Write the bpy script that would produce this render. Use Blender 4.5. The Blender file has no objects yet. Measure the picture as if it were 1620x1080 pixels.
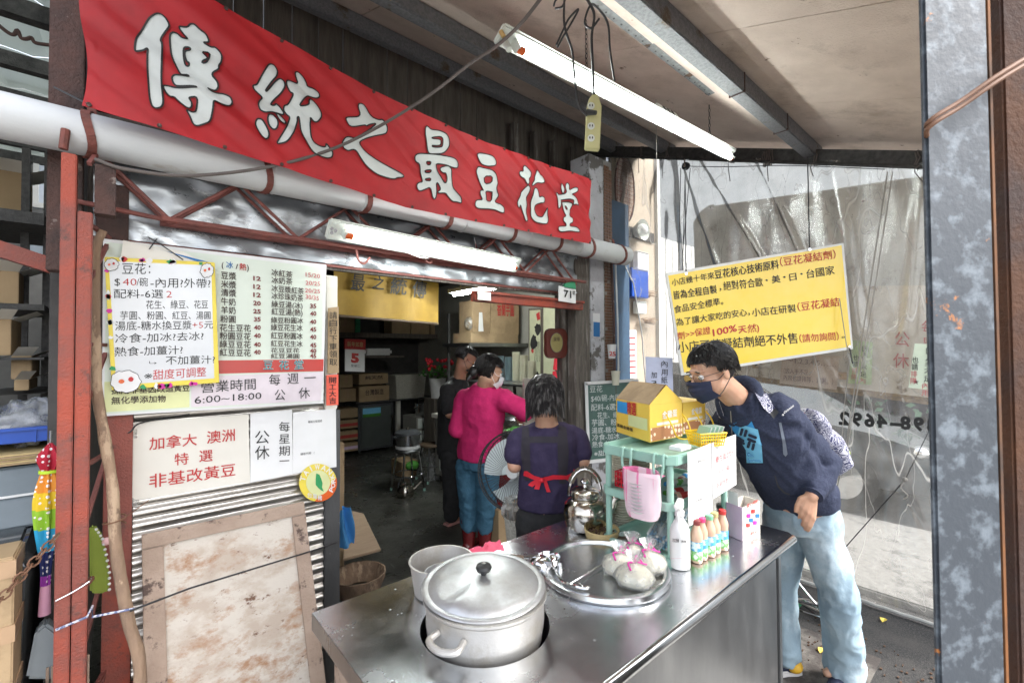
import bpy, bmesh, math, random
from mathutils import Vector, Matrix, noise, Quaternion
from mathutils.geometry import tessellate_polygon
from mathutils.bvhtree import BVHTree
R = math.radians
V = Vector
random.seed(7)
scene = bpy.context.scene
col = scene.collection

# ------------------------------------------------------------------ camera
cam_d = bpy.data.cameras.new('camera'); cam = bpy.data.objects.new('camera', cam_d); col.objects.link(cam)
F = 715.0
cam_d.sensor_width = 36; cam_d.lens = 36 * F / 1620
cam_d.clip_start = .05; cam_d.clip_end = 400
CAMM = Matrix.Rotation(R(-40.95), 4, 'Z') @ Matrix.Rotation(R(91.2), 4, 'X') @ Matrix.Rotation(R(-.3), 4, 'Z')
CAMP = V((0, 0, 1.62))
cam.matrix_world = Matrix.Translation(CAMP) @ CAMM
cam_d.dof.use_dof = True; cam_d.dof.focus_distance = 2.6; cam_d.dof.aperture_fstop = 6.3
scene.camera = cam
# ------------------------------------------------------------------ world, sun, exposure
w = bpy.data.worlds.new('World'); scene.world = w; w.use_nodes = True
nt = w.node_tree; bg = nt.nodes['Background']
sky = nt.nodes.new('ShaderNodeTexSky'); sky.sky_type = 'NISHITA'; sky.sun_disc = False
sky.sun_elevation = R(48); sky.sun_rotation = R(150); sky.air_density = 1.0; sky.dust_density = 3.0
hsv = nt.nodes.new('ShaderNodeHueSaturation'); hsv.inputs['Saturation'].default_value = .35
nt.links.new(sky.outputs[0], hsv.inputs['Color']); nt.links.new(hsv.outputs[0], bg.inputs[0])
bg.inputs[1].default_value = .15
sun_d = bpy.data.lights.new('sun', 'SUN'); sun_d.energy = .8; sun_d.angle = R(14); sun_d.color = (1, .96, .9)
sun = bpy.data.objects.new('sun', sun_d); col.objects.link(sun)
sun.rotation_euler = (R(42), 0, R(30))
scene.view_settings.view_transform = 'Standard'; scene.view_settings.look = 'None'
scene.view_settings.gamma = 1; scene.view_settings.exposure = 2.35
try:
    scene.view_settings.use_curve_mapping = False
    scene.cycles.use_denoising = True
    scene.cycles.max_bounces = 8; scene.cycles.transparent_max_bounces = 16
    scene.cycles.sample_clamp_indirect = 6
except Exception: pass

# ------------------------------------------------------------------ finding real places from the photograph's sight lines
def ray(px, py): return CAMM.to_3x3() @ V(((px - 810) / F, -(py - 540) / F, -1))
FW = V((.655, .755, 0)).normalized()
class Pl:
    def __init__(s, p, n): s.p = V(p); s.n = V(n).normalized()
    def hit(s, px, py, off=0):
        r = ray(px, py); t = (s.p - CAMP).dot(s.n) / r.dot(s.n)
        q = CAMP + r * t
        return q + (s.n if s.n.dot(r) < 0 else -s.n) * off
def PX(x): return Pl((x, 0, 0), (1, 0, 0))
def PY(y): return Pl((0, y, 0), (0, 1, 0))
def PZ(z): return Pl((0, 0, z), (0, 0, 1))
def at(px, py, x=None, y=None, z=None, d=None):
    if x is not None: return PX(x).hit(px, py)
    if y is not None: return PY(y).hit(px, py)
    if z is not None: return PZ(z).hit(px, py)
    r = ray(px, py); return CAMP + r * (d / r.dot(FW))

# ------------------------------------------------------------------ materials
def M(name, c, rough=.6, metal=0, c2=None, scale=6, lo=.35, hi=.7, bump=0, bscale=80, stretch=(1, 1, 1),
      dirt=None, dlo=.5, dhi=.65, dscale=3, spec=.5, emit=None, es=0, alpha=1, trans=0, coat=0, dirt2=None, d2scale=9, d2lo=.6, d2hi=.66, rvar=0, sub=0):
    m = bpy.data.materials.new(name); m.use_nodes = True
    t = m.node_tree; b = t.nodes['Principled BSDF']; L = t.links.new
    tc = t.nodes.new('ShaderNodeTexCoord'); mp = t.nodes.new('ShaderNodeMapping'); mp.inputs['Scale'].default_value = stretch
    L(tc.outputs['Object'], mp.inputs[0])
    def nz(sc, det=6, rg=.6):
        n = t.nodes.new('ShaderNodeTexNoise'); n.inputs['Scale'].default_value = sc; n.inputs['Detail'].default_value = det
        n.inputs['Roughness'].default_value = rg; L(mp.outputs[0], n.inputs['Vector']); return n.outputs['Fac']
    def rng(f, a, z):
        r = t.nodes.new('ShaderNodeMapRange'); r.inputs['From Min'].default_value = a; r.inputs['From Max'].default_value = z
        L(f, r.inputs['Value']); return r.outputs[0]
    def mix(f, a, z):
        x = t.nodes.new('ShaderNodeMix'); x.data_type = 'RGBA'; L(f, x.inputs[0])
        for k, vv in ((6, a), (7, z)):
            if isinstance(vv, tuple): x.inputs[k].default_value = (*vv[:3], 1)
            else: L(vv, x.inputs[k])
        return x.outputs[2]
    if c2 is None: c2 = tuple(v * .82 for v in c)
    cc = mix(rng(nz(scale), lo, hi), tuple(c), tuple(c2))
    if dirt: cc = mix(rng(nz(dscale, 8, .7), dlo - .05, dhi - .06), cc, tuple(dirt))
    if dirt2: cc = mix(rng(nz(d2scale, 10, .75), d2lo - .06, d2hi - .06), cc, tuple(dirt2))
    L(cc, b.inputs['Base Color'])
    b.inputs['Roughness'].default_value = rough; b.inputs['Metallic'].default_value = metal
    b.inputs['Specular IOR Level'].default_value = spec
    if rvar:
        r = t.nodes.new('ShaderNodeMapRange'); r.inputs['From Min'].default_value = .3; r.inputs['From Max'].default_value = .7
        r.inputs['To Min'].default_value = max(.02, rough - rvar); r.inputs['To Max'].default_value = rough + rvar
        L(nz(5, 8, .65), r.inputs['Value']); L(r.outputs[0], b.inputs['Roughness'])
    if bump:
        bp = t.nodes.new('ShaderNodeBump'); bp.inputs['Strength'].default_value = min(1, bump); bp.inputs['Distance'].default_value = .01
        L(nz(bscale, 4), bp.inputs['Height']); L(bp.outputs[0], b.inputs['Normal'])
    if emit: b.inputs['Emission Color'].default_value = (*emit, 1); b.inputs['Emission Strength'].default_value = es
    b.inputs['Alpha'].default_value = alpha; b.inputs['Transmission Weight'].default_value = trans; b.inputs['Coat Weight'].default_value = coat
    if sub: b.inputs['Subsurface Weight'].default_value = sub; b.inputs['Subsurface Radius'].default_value = (.02, .008, .004)
    return m

def film(name, col_, dens, rough=.12, dirtcol=(.5, .47, .42), dirtamt=.35, bs=6, glo=.16, ridge=False):
    """clear plastic film: mostly see-through, with milky haze, grime and gloss"""
    m = bpy.data.materials.new(name); m.use_nodes = True; t = m.node_tree; L = t.links.new
    for n in list(t.nodes): t.nodes.remove(n)
    o = t.nodes.new('ShaderNodeOutputMaterial'); tr = t.nodes.new('ShaderNodeBsdfTransparent'); tr.inputs[0].default_value = (.97, .98, .97, 1)
    di = t.nodes.new('ShaderNodeBsdfDiffuse'); tl = t.nodes.new('ShaderNodeBsdfTranslucent'); gl = t.nodes.new('ShaderNodeBsdfGlossy')
    gl.inputs['Roughness'].default_value = rough
    tc = t.nodes.new('ShaderNodeTexCoord')
    n1 = t.nodes.new('ShaderNodeTexNoise'); n1.inputs['Scale'].default_value = bs; n1.inputs['Detail'].default_value = 8; n1.inputs['Roughness'].default_value = .7
    L(tc.outputs['Object'], n1.inputs['Vector'])
    mr = t.nodes.new('ShaderNodeMapRange'); mr.inputs[1].default_value = .4; mr.inputs[2].default_value = .75
    mr.inputs[3].default_value = dens; mr.inputs[4].default_value = min(1, dens + dirtamt); L(n1.outputs['Fac'], mr.inputs[0])
    for s_ in (di, tl): s_.inputs[0].default_value = (*col_, 1)
    fac = mr.outputs[0]
    if ridge:  # sharp milky crease lines; their diffuse white stands in for glints on the creases
        for sc_, st_, rot, wd, am in ((1.6, (1, 1.5, .35), .25, .010, .55), (3.2, (1, 1.6, .5), -.3, .010, .4), (7, (1, 1, .8), .9, .012, .25)):
            mp = t.nodes.new('ShaderNodeMapping'); mp.inputs['Scale'].default_value = st_; mp.inputs['Rotation'].default_value = (rot, 0, 0); L(tc.outputs['Object'], mp.inputs[0])
            n2 = t.nodes.new('ShaderNodeTexNoise'); n2.inputs['Scale'].default_value = sc_; n2.inputs['Detail'].default_value = 3; n2.inputs['Distortion'].default_value = .3; L(mp.outputs[0], n2.inputs['Vector'])
            s1 = t.nodes.new('ShaderNodeMath'); s1.operation = 'SUBTRACT'; s1.inputs[1].default_value = .5; L(n2.outputs['Fac'], s1.inputs[0])
            s2 = t.nodes.new('ShaderNodeMath'); s2.operation = 'ABSOLUTE'; L(s1.outputs[0], s2.inputs[0])
            s3 = t.nodes.new('ShaderNodeMapRange'); s3.inputs[1].default_value = 0; s3.inputs[2].default_value = wd; s3.inputs[3].default_value = am; s3.inputs[4].default_value = 0; L(s2.outputs[0], s3.inputs[0])
            s4 = t.nodes.new('ShaderNodeMath'); s4.operation = 'MAXIMUM'; L(fac, s4.inputs[0]); L(s3.outputs[0], s4.inputs[1]); fac = s4.outputs[0]
    a = t.nodes.new('ShaderNodeMixShader'); a.inputs[0].default_value = .5; L(di.outputs[0], a.inputs[1]); L(tl.outputs[0], a.inputs[2])
    b = t.nodes.new('ShaderNodeMixShader'); L(fac, b.inputs[0]); L(tr.outputs[0], b.inputs[1]); L(a.outputs[0], b.inputs[2])
    fr = t.nodes.new('ShaderNodeLayerWeight'); fr.inputs[0].default_value = .35
    mm = t.nodes.new('ShaderNodeMath'); mm.operation = 'MULTIPLY_ADD'; mm.inputs[1].default_value = .7; mm.inputs[2].default_value = glo * .3; L(fr.outputs['Fresnel'], mm.inputs[0])
    c = t.nodes.new('ShaderNodeMixShader'); L(mm.outputs[0], c.inputs[0]); L(b.outputs[0], c.inputs[1]); L(gl.outputs[0], c.inputs[2])
    bp = t.nodes.new('ShaderNodeBump'); bp.inputs['Strength'].default_value = .35; bp.inputs['Distance'].default_value = .02
    L(n1.outputs['Fac'], bp.inputs['Height']); L(bp.outputs[0], gl.inputs['Normal'])
    L(c.outputs[0], o.inputs[0]); return m

def dots(name, base, dot, scale, size=.28, rough=.8):
    m = bpy.data.materials.new(name); m.use_nodes = True; t = m.node_tree; b = t.nodes['Principled BSDF']; L = t.links.new
    tc = t.nodes.new('ShaderNodeTexCoord'); v = t.nodes.new('ShaderNodeTexVoronoi'); v.inputs['Scale'].default_value = scale
    v.inputs['Randomness'].default_value = .35
    L(tc.outputs['Object'], v.inputs['Vector'])
    r = t.nodes.new('ShaderNodeMath'); r.operation = 'LESS_THAN'; r.inputs[1].default_value = size; L(v.outputs['Distance'], r.inputs[0])
    x = t.nodes.new('ShaderNodeMix'); x.data_type = 'RGBA'; L(r.outputs[0], x.inputs[0]); x.inputs[6].default_value = (*base, 1); x.inputs[7].default_value = (*dot, 1)
    L(x.outputs[2], b.inputs['Base Color']); b.inputs['Roughness'].default_value = rough; return m

def pattern(name, base, ink, scale, thr=.5, rough=.7, wrap=2.5):
    """busy printed pattern (wave lines broken by noise)"""
    m = bpy.data.materials.new(name); m.use_nodes = True; t = m.node_tree; b = t.nodes['Principled BSDF']; L = t.links.new
    tc = t.nodes.new('ShaderNodeTexCoord'); n = t.nodes.new('ShaderNodeTexNoise'); n.inputs['Scale'].default_value = scale; n.inputs['Detail'].default_value = 2
    n.inputs['Distortion'].default_value = wrap
    L(tc.outputs['Object'], n.inputs['Vector'])
    mu = t.nodes.new('ShaderNodeMath'); mu.operation = 'MULTIPLY'; mu.inputs[1].default_value = 14; L(n.outputs['Fac'], mu.inputs[0])
    fr = t.nodes.new('ShaderNodeMath'); fr.operation = 'FRACT'; L(mu.outputs[0], fr.inputs[0])
    r = t.nodes.new('ShaderNodeMath'); r.operation = 'LESS_THAN'; r.inputs[1].default_value = thr; L(fr.outputs[0], r.inputs[0])
    x = t.nodes.new('ShaderNodeMix'); x.data_type = 'RGBA'; L(r.outputs[0], x.inputs[0]); x.inputs[6].default_value = (*base, 1); x.inputs[7].default_value = (*ink, 1)
    L(x.outputs[2], b.inputs['Base Color']); b.inputs['Roughness'].default_value = rough; return m

m_asphalt = M('asphalt', (.03, .03, .032), .9, c2=(.075, .073, .07), scale=110, lo=.47, hi=.6, bump=1, bscale=160, dirt=(.085, .08, .074), dscale=2.2, dlo=.5, dhi=.75)
m_apron = M('apron_concrete', (.2, .185, .165), .8, c2=(.12, .11, .1), scale=14, bump=.5, bscale=120, dirt=(.07, .06, .055), dscale=5, dlo=.5, dhi=.62)
m_pave = M('pale_concrete', (.24, .235, .22), .85, c2=(.17, .165, .155), scale=25, bump=.5, bscale=150, dirt=(.11, .105, .1), dscale=6, dlo=.58, dhi=.7)
m_shopfloor = M('shop_floor', (.06, .06, .052), .33, c2=(.1, .1, .088), scale=60, lo=.4, hi=.65, bump=.25, bscale=60, dirt=(.035, .035, .03), dscale=1.6, rvar=.15)
m_ceil = M('ceiling_board', (.64, .53, .455), .85, c2=(.52, .42, .355), scale=5, bump=.8, bscale=130, dirt=(.3, .23, .18), dscale=3, dlo=.58, dhi=.85, dirt2=(.1, .06, .035), d2scale=7, d2lo=.7, d2hi=.74)
m_beam = M('grey_hammered_steel', (.17, .175, .185), .45, .5, c2=(.24, .24, .25), scale=70, lo=.4, hi=.6, bump=.7, bscale=260, dirt=(.13, .09, .06), dscale=6, dlo=.64, dhi=.72)
m_black = M('black_sooty_steel', (.035, .034, .034), .6, .2, c2=(.08, .078, .075), scale=30, bump=.6, bscale=120)
m_angle = M('perforated_angle', (.22, .23, .23), .5, .5, c2=(.15, .15, .15), scale=40, bump=.3, dirt=(.08, .04, .02), dscale=8, dlo=.62, dhi=.66)
m_redpaint = M('red_oxide_paint', (.23, .055, .036), .5, c2=(.17, .045, .033), scale=5, bump=.35, bscale=130, dirt=(.33, .05, .022), dscale=1.6, dlo=.52, dhi=.64, dirt2=(.07, .035, .028), d2scale=8, d2lo=.62, d2hi=.72)
m_redrod = M('red_oxide_rod', (.24, .075, .06), .6, c2=(.14, .05, .042), scale=12, bump=.4, bscale=120)
m_rust = M('dark_rusty_steel', (.05, .032, .028), .8, c2=(.1, .05, .04), scale=12, bump=.7, bscale=90, dirt=(.2, .16, .14), dscale=9, dlo=.66, dhi=.7)
m_pvc = M('white_pvc_pipe', (.62, .64, .64), .45, c2=(.5, .52, .53), scale=3, bump=.1, dirt=(.36, .32, .26), dscale=7, dlo=.64, dhi=.8, stretch=(.5, 1, 1))
m_strap = M('rusty_strap', (.2, .06, .045), .75, c2=(.12, .045, .035), scale=30, bump=.5)
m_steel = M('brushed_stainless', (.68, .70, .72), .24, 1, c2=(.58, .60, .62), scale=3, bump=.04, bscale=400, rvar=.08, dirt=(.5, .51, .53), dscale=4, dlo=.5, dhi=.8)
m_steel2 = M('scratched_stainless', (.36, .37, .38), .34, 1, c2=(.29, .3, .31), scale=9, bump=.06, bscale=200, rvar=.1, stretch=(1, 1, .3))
m_alu = M('beaten_aluminium', (.56, .57, .58), .45, .9, c2=(.46, .47, .48), scale=9, bump=.18, bscale=26, dirt=(.42, .41, .4), dscale=5, dlo=.5, dhi=.7, rvar=.12)
m_alupot = M('worn_aluminium_pot', (.5, .485, .46), .48, .7, c2=(.5, .48, .45), scale=10, bump=.15, bscale=60, dirt=(.4, .36, .3), dscale=7, dlo=.56, dhi=.74)
m_chrome = M('chrome', (.75, .75, .75), .08, 1, bump=0)
m_kettle = M('kettle_steel', (.5, .47, .42), .18, 1, c2=(.38, .34, .28), scale=6, bump=.05, bscale=40, rvar=.08)
m_crinkle = M('crinkled_foil_film', (.42, .45, .48), .3, .7, c2=(.3, .32, .34), scale=3, bump=.45, bscale=5, rvar=.08, stretch=(1, 1, 1.8))
m_shutter = M('steel_shutter', (.62, .6, .57), .28, .9, c2=(.5, .48, .45), scale=5, bump=.1, bscale=60, dirt=(.3, .27, .24), dscale=8, dlo=.55, dhi=.75, stretch=(.3, 1, 2))
m_blackboard = M('black_painted_board', (.05, .05, .052), .5, c2=(.08, .08, .08), scale=10, bump=.2, dirt=(.35, .35, .34), dscale=25, dlo=.72, dhi=.75, stretch=(1, 1, .3))
m_ply = M('stained_plywood', (.53, .48, .42), .7, c2=(.42, .345, .28), scale=7, lo=.44, hi=.58, bump=.3, bscale=90, dirt=(.33, .19, .11), dscale=4.5, dlo=.56, dhi=.68, dirt2=(.14, .07, .04), d2scale=13, d2lo=.64, d2hi=.7, stretch=(1, 1, 1.6))
m_plyframe = M('weathered_wood_frame', (.36, .27, .21), .75, c2=(.28, .2, .15), scale=10, bump=.4, bscale=70, dirt=(.08, .05, .04), dscale=12, dlo=.62, dhi=.7)
m_stick = M('bark_stick', (.3, .2, .13), .85, c2=(.17, .11, .075), scale=14, bump=.8, bscale=50, stretch=(1, 1, .35), dirt=(.42, .3, .2), dscale=9, dlo=.6, dhi=.66)
m_oldwood = M('old_grey_wood', (.15, .13, .11), .85, c2=(.07, .06, .05), scale=16, bump=.8, bscale=60, stretch=(3, 3, .35), dirt=(.24, .22, .2), dscale=9, dlo=.6, dhi=.7)
m_plaster = M('flaking_plaster', (.52, .52, .55), .8, c2=(.4, .4, .42), scale=8, bump=.5, bscale=40, dirt=(.14, .13, .12), dscale=5, dlo=.58, dhi=.64)
m_tile = M('brown_mosaic_tile', (.2, .1, .06), .4, c2=(.12, .07, .045), scale=30)
m_mortar = M('grey_mortar', (.3, .29, .27), .9)
m_banner = M('red_banner_cloth', (.5, .014, .02), .55, c2=(.38, .011, .016), scale=3, bump=.25, bscale=500, dirt=(.3, .012, .016), dscale=2.2, dlo=.55, dhi=.8)
m_ink = M('black_ink', (.015, .015, .015), .6, c2=(.02, .02, .02))
m_ink2 = M('brown_black_print', (.045, .025, .02), .6)
m_char = M('white_banner_print', (.68, .72, .7), .55, c2=(.6, .64, .62), scale=5, bump=.2, bscale=500)
m_redink = M('red_print', (.5, .03, .03), .6, c2=(.45, .03, .03))
m_pinkred = M('faded_red_print', (.6, .16, .17), .6)
m_brownink = M('dark_red_print', (.2, .03, .03), .6)
m_blueink = M('blue_print', (.02, .16, .42), .6)
m_tealink = M('teal_print', (.03, .25, .28), .6)
m_greenink = M('green_print', (.03, .3, .1), .6)
m_white = M('white_paper', (.74, .74, .74), .6, c2=(.68, .68, .67), scale=5)
m_cream = M('cream_board', (.72, .69, .62), .5, c2=(.66, .63, .56), scale=4, dirt=(.5, .47, .4), dscale=5, dlo=.66, dhi=.8)
m_menu = M('pale_green_menu_print', (.66, .72, .63), .45, c2=(.6, .66, .57), scale=3)
m_menured = M('menu_red_band', (.5, .05, .04), .35, c2=(.42, .06, .05), scale=6)
m_menupink = M('menu_pink_band', (.7, .62, .66), .4)
m_menuyel = M('menu_yellow_green', (.68, .7, .36), .4)
m_yelborder = M('yellow_border', (.8, .64, .08), .5)
m_hand = M('laminated_white', (.62, .64, .66), .25, c2=(.56, .58, .6), scale=5, coat=.4)
m_yellow = M('yellow_sign', (.86, .6, .03), .4, c2=(.84, .62, .1), scale=3, coat=.3)
m_alframe = M('sign_white_edge', (.7, .7, .68), .4)
m_orangepaper = M('orange_red_paper', (.85, .13, .08), .6)
m_kraft = M('kraft_card', (.38, .27, .15), .8, c2=(.32, .22, .12), scale=6, bump=.1)
m_kraft2 = M('light_kraft_card', (.38, .27, .155), .8, c2=(.33, .23, .13), scale=6, bump=.1, dirt=(.26, .18, .1), dscale=4)
m_tape = M('brown_tape', (.4, .26, .15), .35, coat=.3)
m_tarp = M('tan_tarpaulin', (.6, .57, .52), .55, c2=(.48, .45, .41), scale=2.2, bump=.25, bscale=12, dirt=(.2, .17, .14), dscale=5, dlo=.6, dhi=.8, dirt2=(.12, .09, .06), d2scale=7, d2lo=.71, d2hi=.75, stretch=(1, 1.6, 1))
m_tarp_lo = M('cream_tarpaulin', (.66, .59, .5), .55, c2=(.5, .43, .36), scale=3, bump=.25, bscale=12, dirt=(.24, .18, .13), dscale=6, dlo=.66, dhi=.73)
m_galv = M('galvanised_steel', (.045, .054, .066), .55, .1, c2=(.14, .165, .19), scale=34, lo=.5, hi=.66, bump=.1, dirt=(.45, .16, .03), dscale=5, dlo=.66, dhi=.7, rvar=.1)
m_rustpost = M('rusted_red_brown_post', (.045, .02, .013), .8, c2=(.11, .045, .018), scale=4, bump=.5, dirt=(.05, .03, .025), dscale=3)
m_rustwire = M('rusty_wire', (.16, .075, .04), .7)
m_cable = M('black_cable', (.025, .025, .027), .5)
m_greycable = M('dusty_grey_cable', (.13, .11, .1), .7)
m_rope = M('grey_rope', (.32, .3, .27), .8, bump=.5, bscale=300)
m_bluerope = M('blue_white_rope', (.12, .14, .25), .8, c2=(.5, .5, .55), scale=90, lo=.5, hi=.52)
m_chalk = M('green_chalkboard', (.05, .12, .1), .55, c2=(.09, .16, .14), scale=6, bump=0, coat=.3)
m_chalkink = M('chalk', (.65, .7, .68), .9)
m_mint = M('mint_plastic', (.3, .5, .42), .4, c2=(.26, .44, .37), scale=6)
m_gold = M('gold_banner', (.42, .25, .02), .6, c2=(.33, .19, .015), scale=6, bump=.2, bscale=300)
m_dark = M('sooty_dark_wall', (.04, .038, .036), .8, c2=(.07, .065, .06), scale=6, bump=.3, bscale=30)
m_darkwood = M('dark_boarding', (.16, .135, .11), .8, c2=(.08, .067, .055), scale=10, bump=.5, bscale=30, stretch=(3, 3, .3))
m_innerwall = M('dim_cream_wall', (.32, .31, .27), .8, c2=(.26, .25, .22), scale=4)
m_ledtube = M('lit_tube', (1, 1, 1), .5, emit=(.93, 1, .98), es=9)
m_enamel = M('white_enamel_housing', (.72, .75, .71), .35, c2=(.64, .68, .62), scale=5, dirt=(.4, .36, .26), dscale=12, dlo=.68, dhi=.74)
m_orange = M('orange_cap', (.7, .12, .02), .4)
m_ivory = M('yellowed_ivory_plastic', (.6, .58, .3), .4, c2=(.5, .48, .24), scale=12)
m_skin = M('skin', (.56, .33, .22), .5, c2=(.5, .27, .18), scale=12, bump=.06, bscale=250, sub=.12)
m_skin2 = M('tanned_skin', (.45, .25, .165), .5, c2=(.4, .21, .13), scale=12, sub=.1)
m_hair = M('black_hair', (.012, .011, .011), .38, c2=(.03, .026, .024), scale=60)
m_greyhair = M('greying_hair', (.022, .02, .02), .4, c2=(.16, .15, .145), scale=70, lo=.5, hi=.66, stretch=(1, 1, .2))
m_navy = M('navy_fleece', (.022, .028, .054), .9, c2=(.038, .046, .08), scale=120, bump=.7, bscale=34, spec=.25)
m_jeans = M('pale_blue_denim', (.3, .4, .465), .85, c2=(.22, .31, .385), scale=5, bump=.3, bscale=36, dirt=(.46, .55, .6), dscale=3.5, dlo=.52, dhi=.72, stretch=(1, 1, .8), spec=.2)
m_bluejeans = M('blue_denim', (.04, .105, .165), .85, c2=(.06, .15, .225), scale=9, bump=.7, bscale=34, spec=.2)
m_pink = M('hot_pink_knit', (.62, .028, .15), .85, c2=(.52, .022, .125), scale=20, bump=.6, bscale=26, spec=.25)
m_purple = M('dark_purple_cotton', (.036, .028, .064), .85, c2=(.05, .038, .08), scale=20, bump=.6, bscale=30, spec=.2)
m_blackcloth = M('black_cloth', (.015, .015, .016), .85, c2=(.025, .025, .026), scale=30, bump=.2, bscale=300)
m_apron_strap = M('apron_strap', (.03, .025, .035), .8)
m_redcloth = M('red_ribbon', (.75, .02, .04), .6)
m_boot = M('red_rubber_boot', (.15, .016, .018), .25, c2=(.11, .014, .015), coat=.3)
m_mask = M('navy_mask', (.014, .022, .065), .7, bump=.1)
m_whitemask = M('white_mask', (.75, .77, .78), .7)
m_sole = M('white_sole', (.7, .68, .66), .6)
m_yelshoe = M('yellow_shoe_panel', (.7, .4, .03), .6)
m_bag = pattern('backpack_print', (.5, .5, .56), (.02, .024, .09), 9, .6)
m_patch = M('bright_blue_print', (.03, .27, .62), .6)
m_patchl = M('pale_blue_print', (.2, .58, .85), .6)
m_bluepl = M('blue_plastic', (.008, .07, .4), .4)
m_scooter = M('dark_grey_plastic', (.06, .065, .07), .35, c2=(.08, .085, .09))
m_whitepl = M('white_plastic', (.75, .75, .74), .35)
m_film_bag = film('thin_white_bag', (.85, .86, .85), .22, .2, dirtamt=.3, bs=14)
m_film = film('clear_plastic_sheet', (.9, .88, .83), .07, .1, dirtamt=.22, bs=3.5, glo=.3, ridge=True)
m_pinkfilm = film('pink_bag_film', (.85, .3, .5), .62, .25, dirtamt=.3, bs=20)
m_soy = M('tofu', (.78, .74, .62), .35, sub=.1)
m_glassgrey = M('dark_glass', (.05, .06, .065), .1, coat=.6)
m_carwhite = M('dark_car_paint', (.07, .075, .08), .22, .3, coat=.8)
m_tyre = M('tyre_rubber', (.02, .02, .02), .8)
m_offwall = M('cream_outside_wall', (.42, .36, .28), .8, c2=(.36, .3, .24), scale=3, dirt=(.45, .38, .3), dscale=4, dlo=.6, dhi=.8)
m_whitewall = M('white_outside_wall', (.6, .59, .56), .8, c2=(.52, .51, .48), scale=3)
m_yelpl = M('yellow_plastic', (.85, .55, .02), .4)
m_boxyel = M('yellow_printed_card', (.8, .56, .1), .45, c2=(.74, .48, .07), scale=5, coat=.3)
m_eggs = dots('egg_photo_print', (.38, .17, .08), (.8, .66, .52), 42, .40, .45)
m_labelg = M('milk_label_green', (.12, .42, .07), .4, c2=(.7, .75, .7), scale=50, lo=.48, hi=.55)
m_labelb = M('milk_label_blue', (.06, .32, .6), .4, c2=(.6, .75, .8), scale=30, lo=.5, hi=.56)
m_drink = M('milk_tea_drink', (.62, .42, .3), .3, coat=.5)
m_purplecard = M('lilac_card', (.55, .4, .55), .6, c2=(.6, .48, .6), scale=20)
m_green = M('leaf_green', (.06, .25, .03), .6)
m_bamboo = M('bamboo', (.55, .42, .2), .7, c2=(.45, .34, .16), scale=30)
m_herb = M('dried_herbs', (.09, .05, .03), .9)
m_glow = M('lime_ball', (.5, .7, .05), .6)
m_woodboard = M('cutting_board', (.42, .3, .2), .7, c2=(.34, .24, .16), scale=8, stretch=(1, 6, 1))
m_styro = M('styrofoam', (.5, .48, .42), .8, c2=(.38, .36, .3), scale=90, lo=.45, hi=.55)
m_stoolwood = M('dark_stool_seat', (.12, .08, .05), .6)
m_cup = M('paper_cup', (.66, .64, .52), .6, c2=(.6, .58, .45))
m_scroll = M('scroll_paper', (.55, .56, .38), .6)
m_maroon = M('maroon_wood', (.09, .018, .012), .3, coat=.4)
m_brass = M('brass_plate', (.28, .24, .09), .5, .3)
m_transroof = film('translucent_roof_sheet', (.33, .4, .36), .85, .4, dirtamt=.12)
m_magenta = M('magenta_tie', (.6, .02, .3), .5)
m_leaf = M('yellow_leaf', (.7, .55, .1), .7)
m_greenmat = M('green_mat', (.05, .3, .15), .8)
m_glove = M('olive_green_mitt', (.22, .28, .04), .9, bump=.3, bscale=300)
m_rain = [dots('umbrella_' + n, tuple(v * .75 for v in c), (.7, .66, .66), 60, .3) for n, c in (('red', (.45, .005, .03)), ('orange', (.8, .3, .03)), ('yellow', (.8, .55, .02)),
          ('lime', (.3, .55, .03)), ('sky', (.02, .35, .6)), ('navy', (.01, .02, .12)), ('violet', (.3, .03, .35)))]
m_pinkpl = M('dusty_pink_plastic', (.6, .3, .42), .5)

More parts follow.
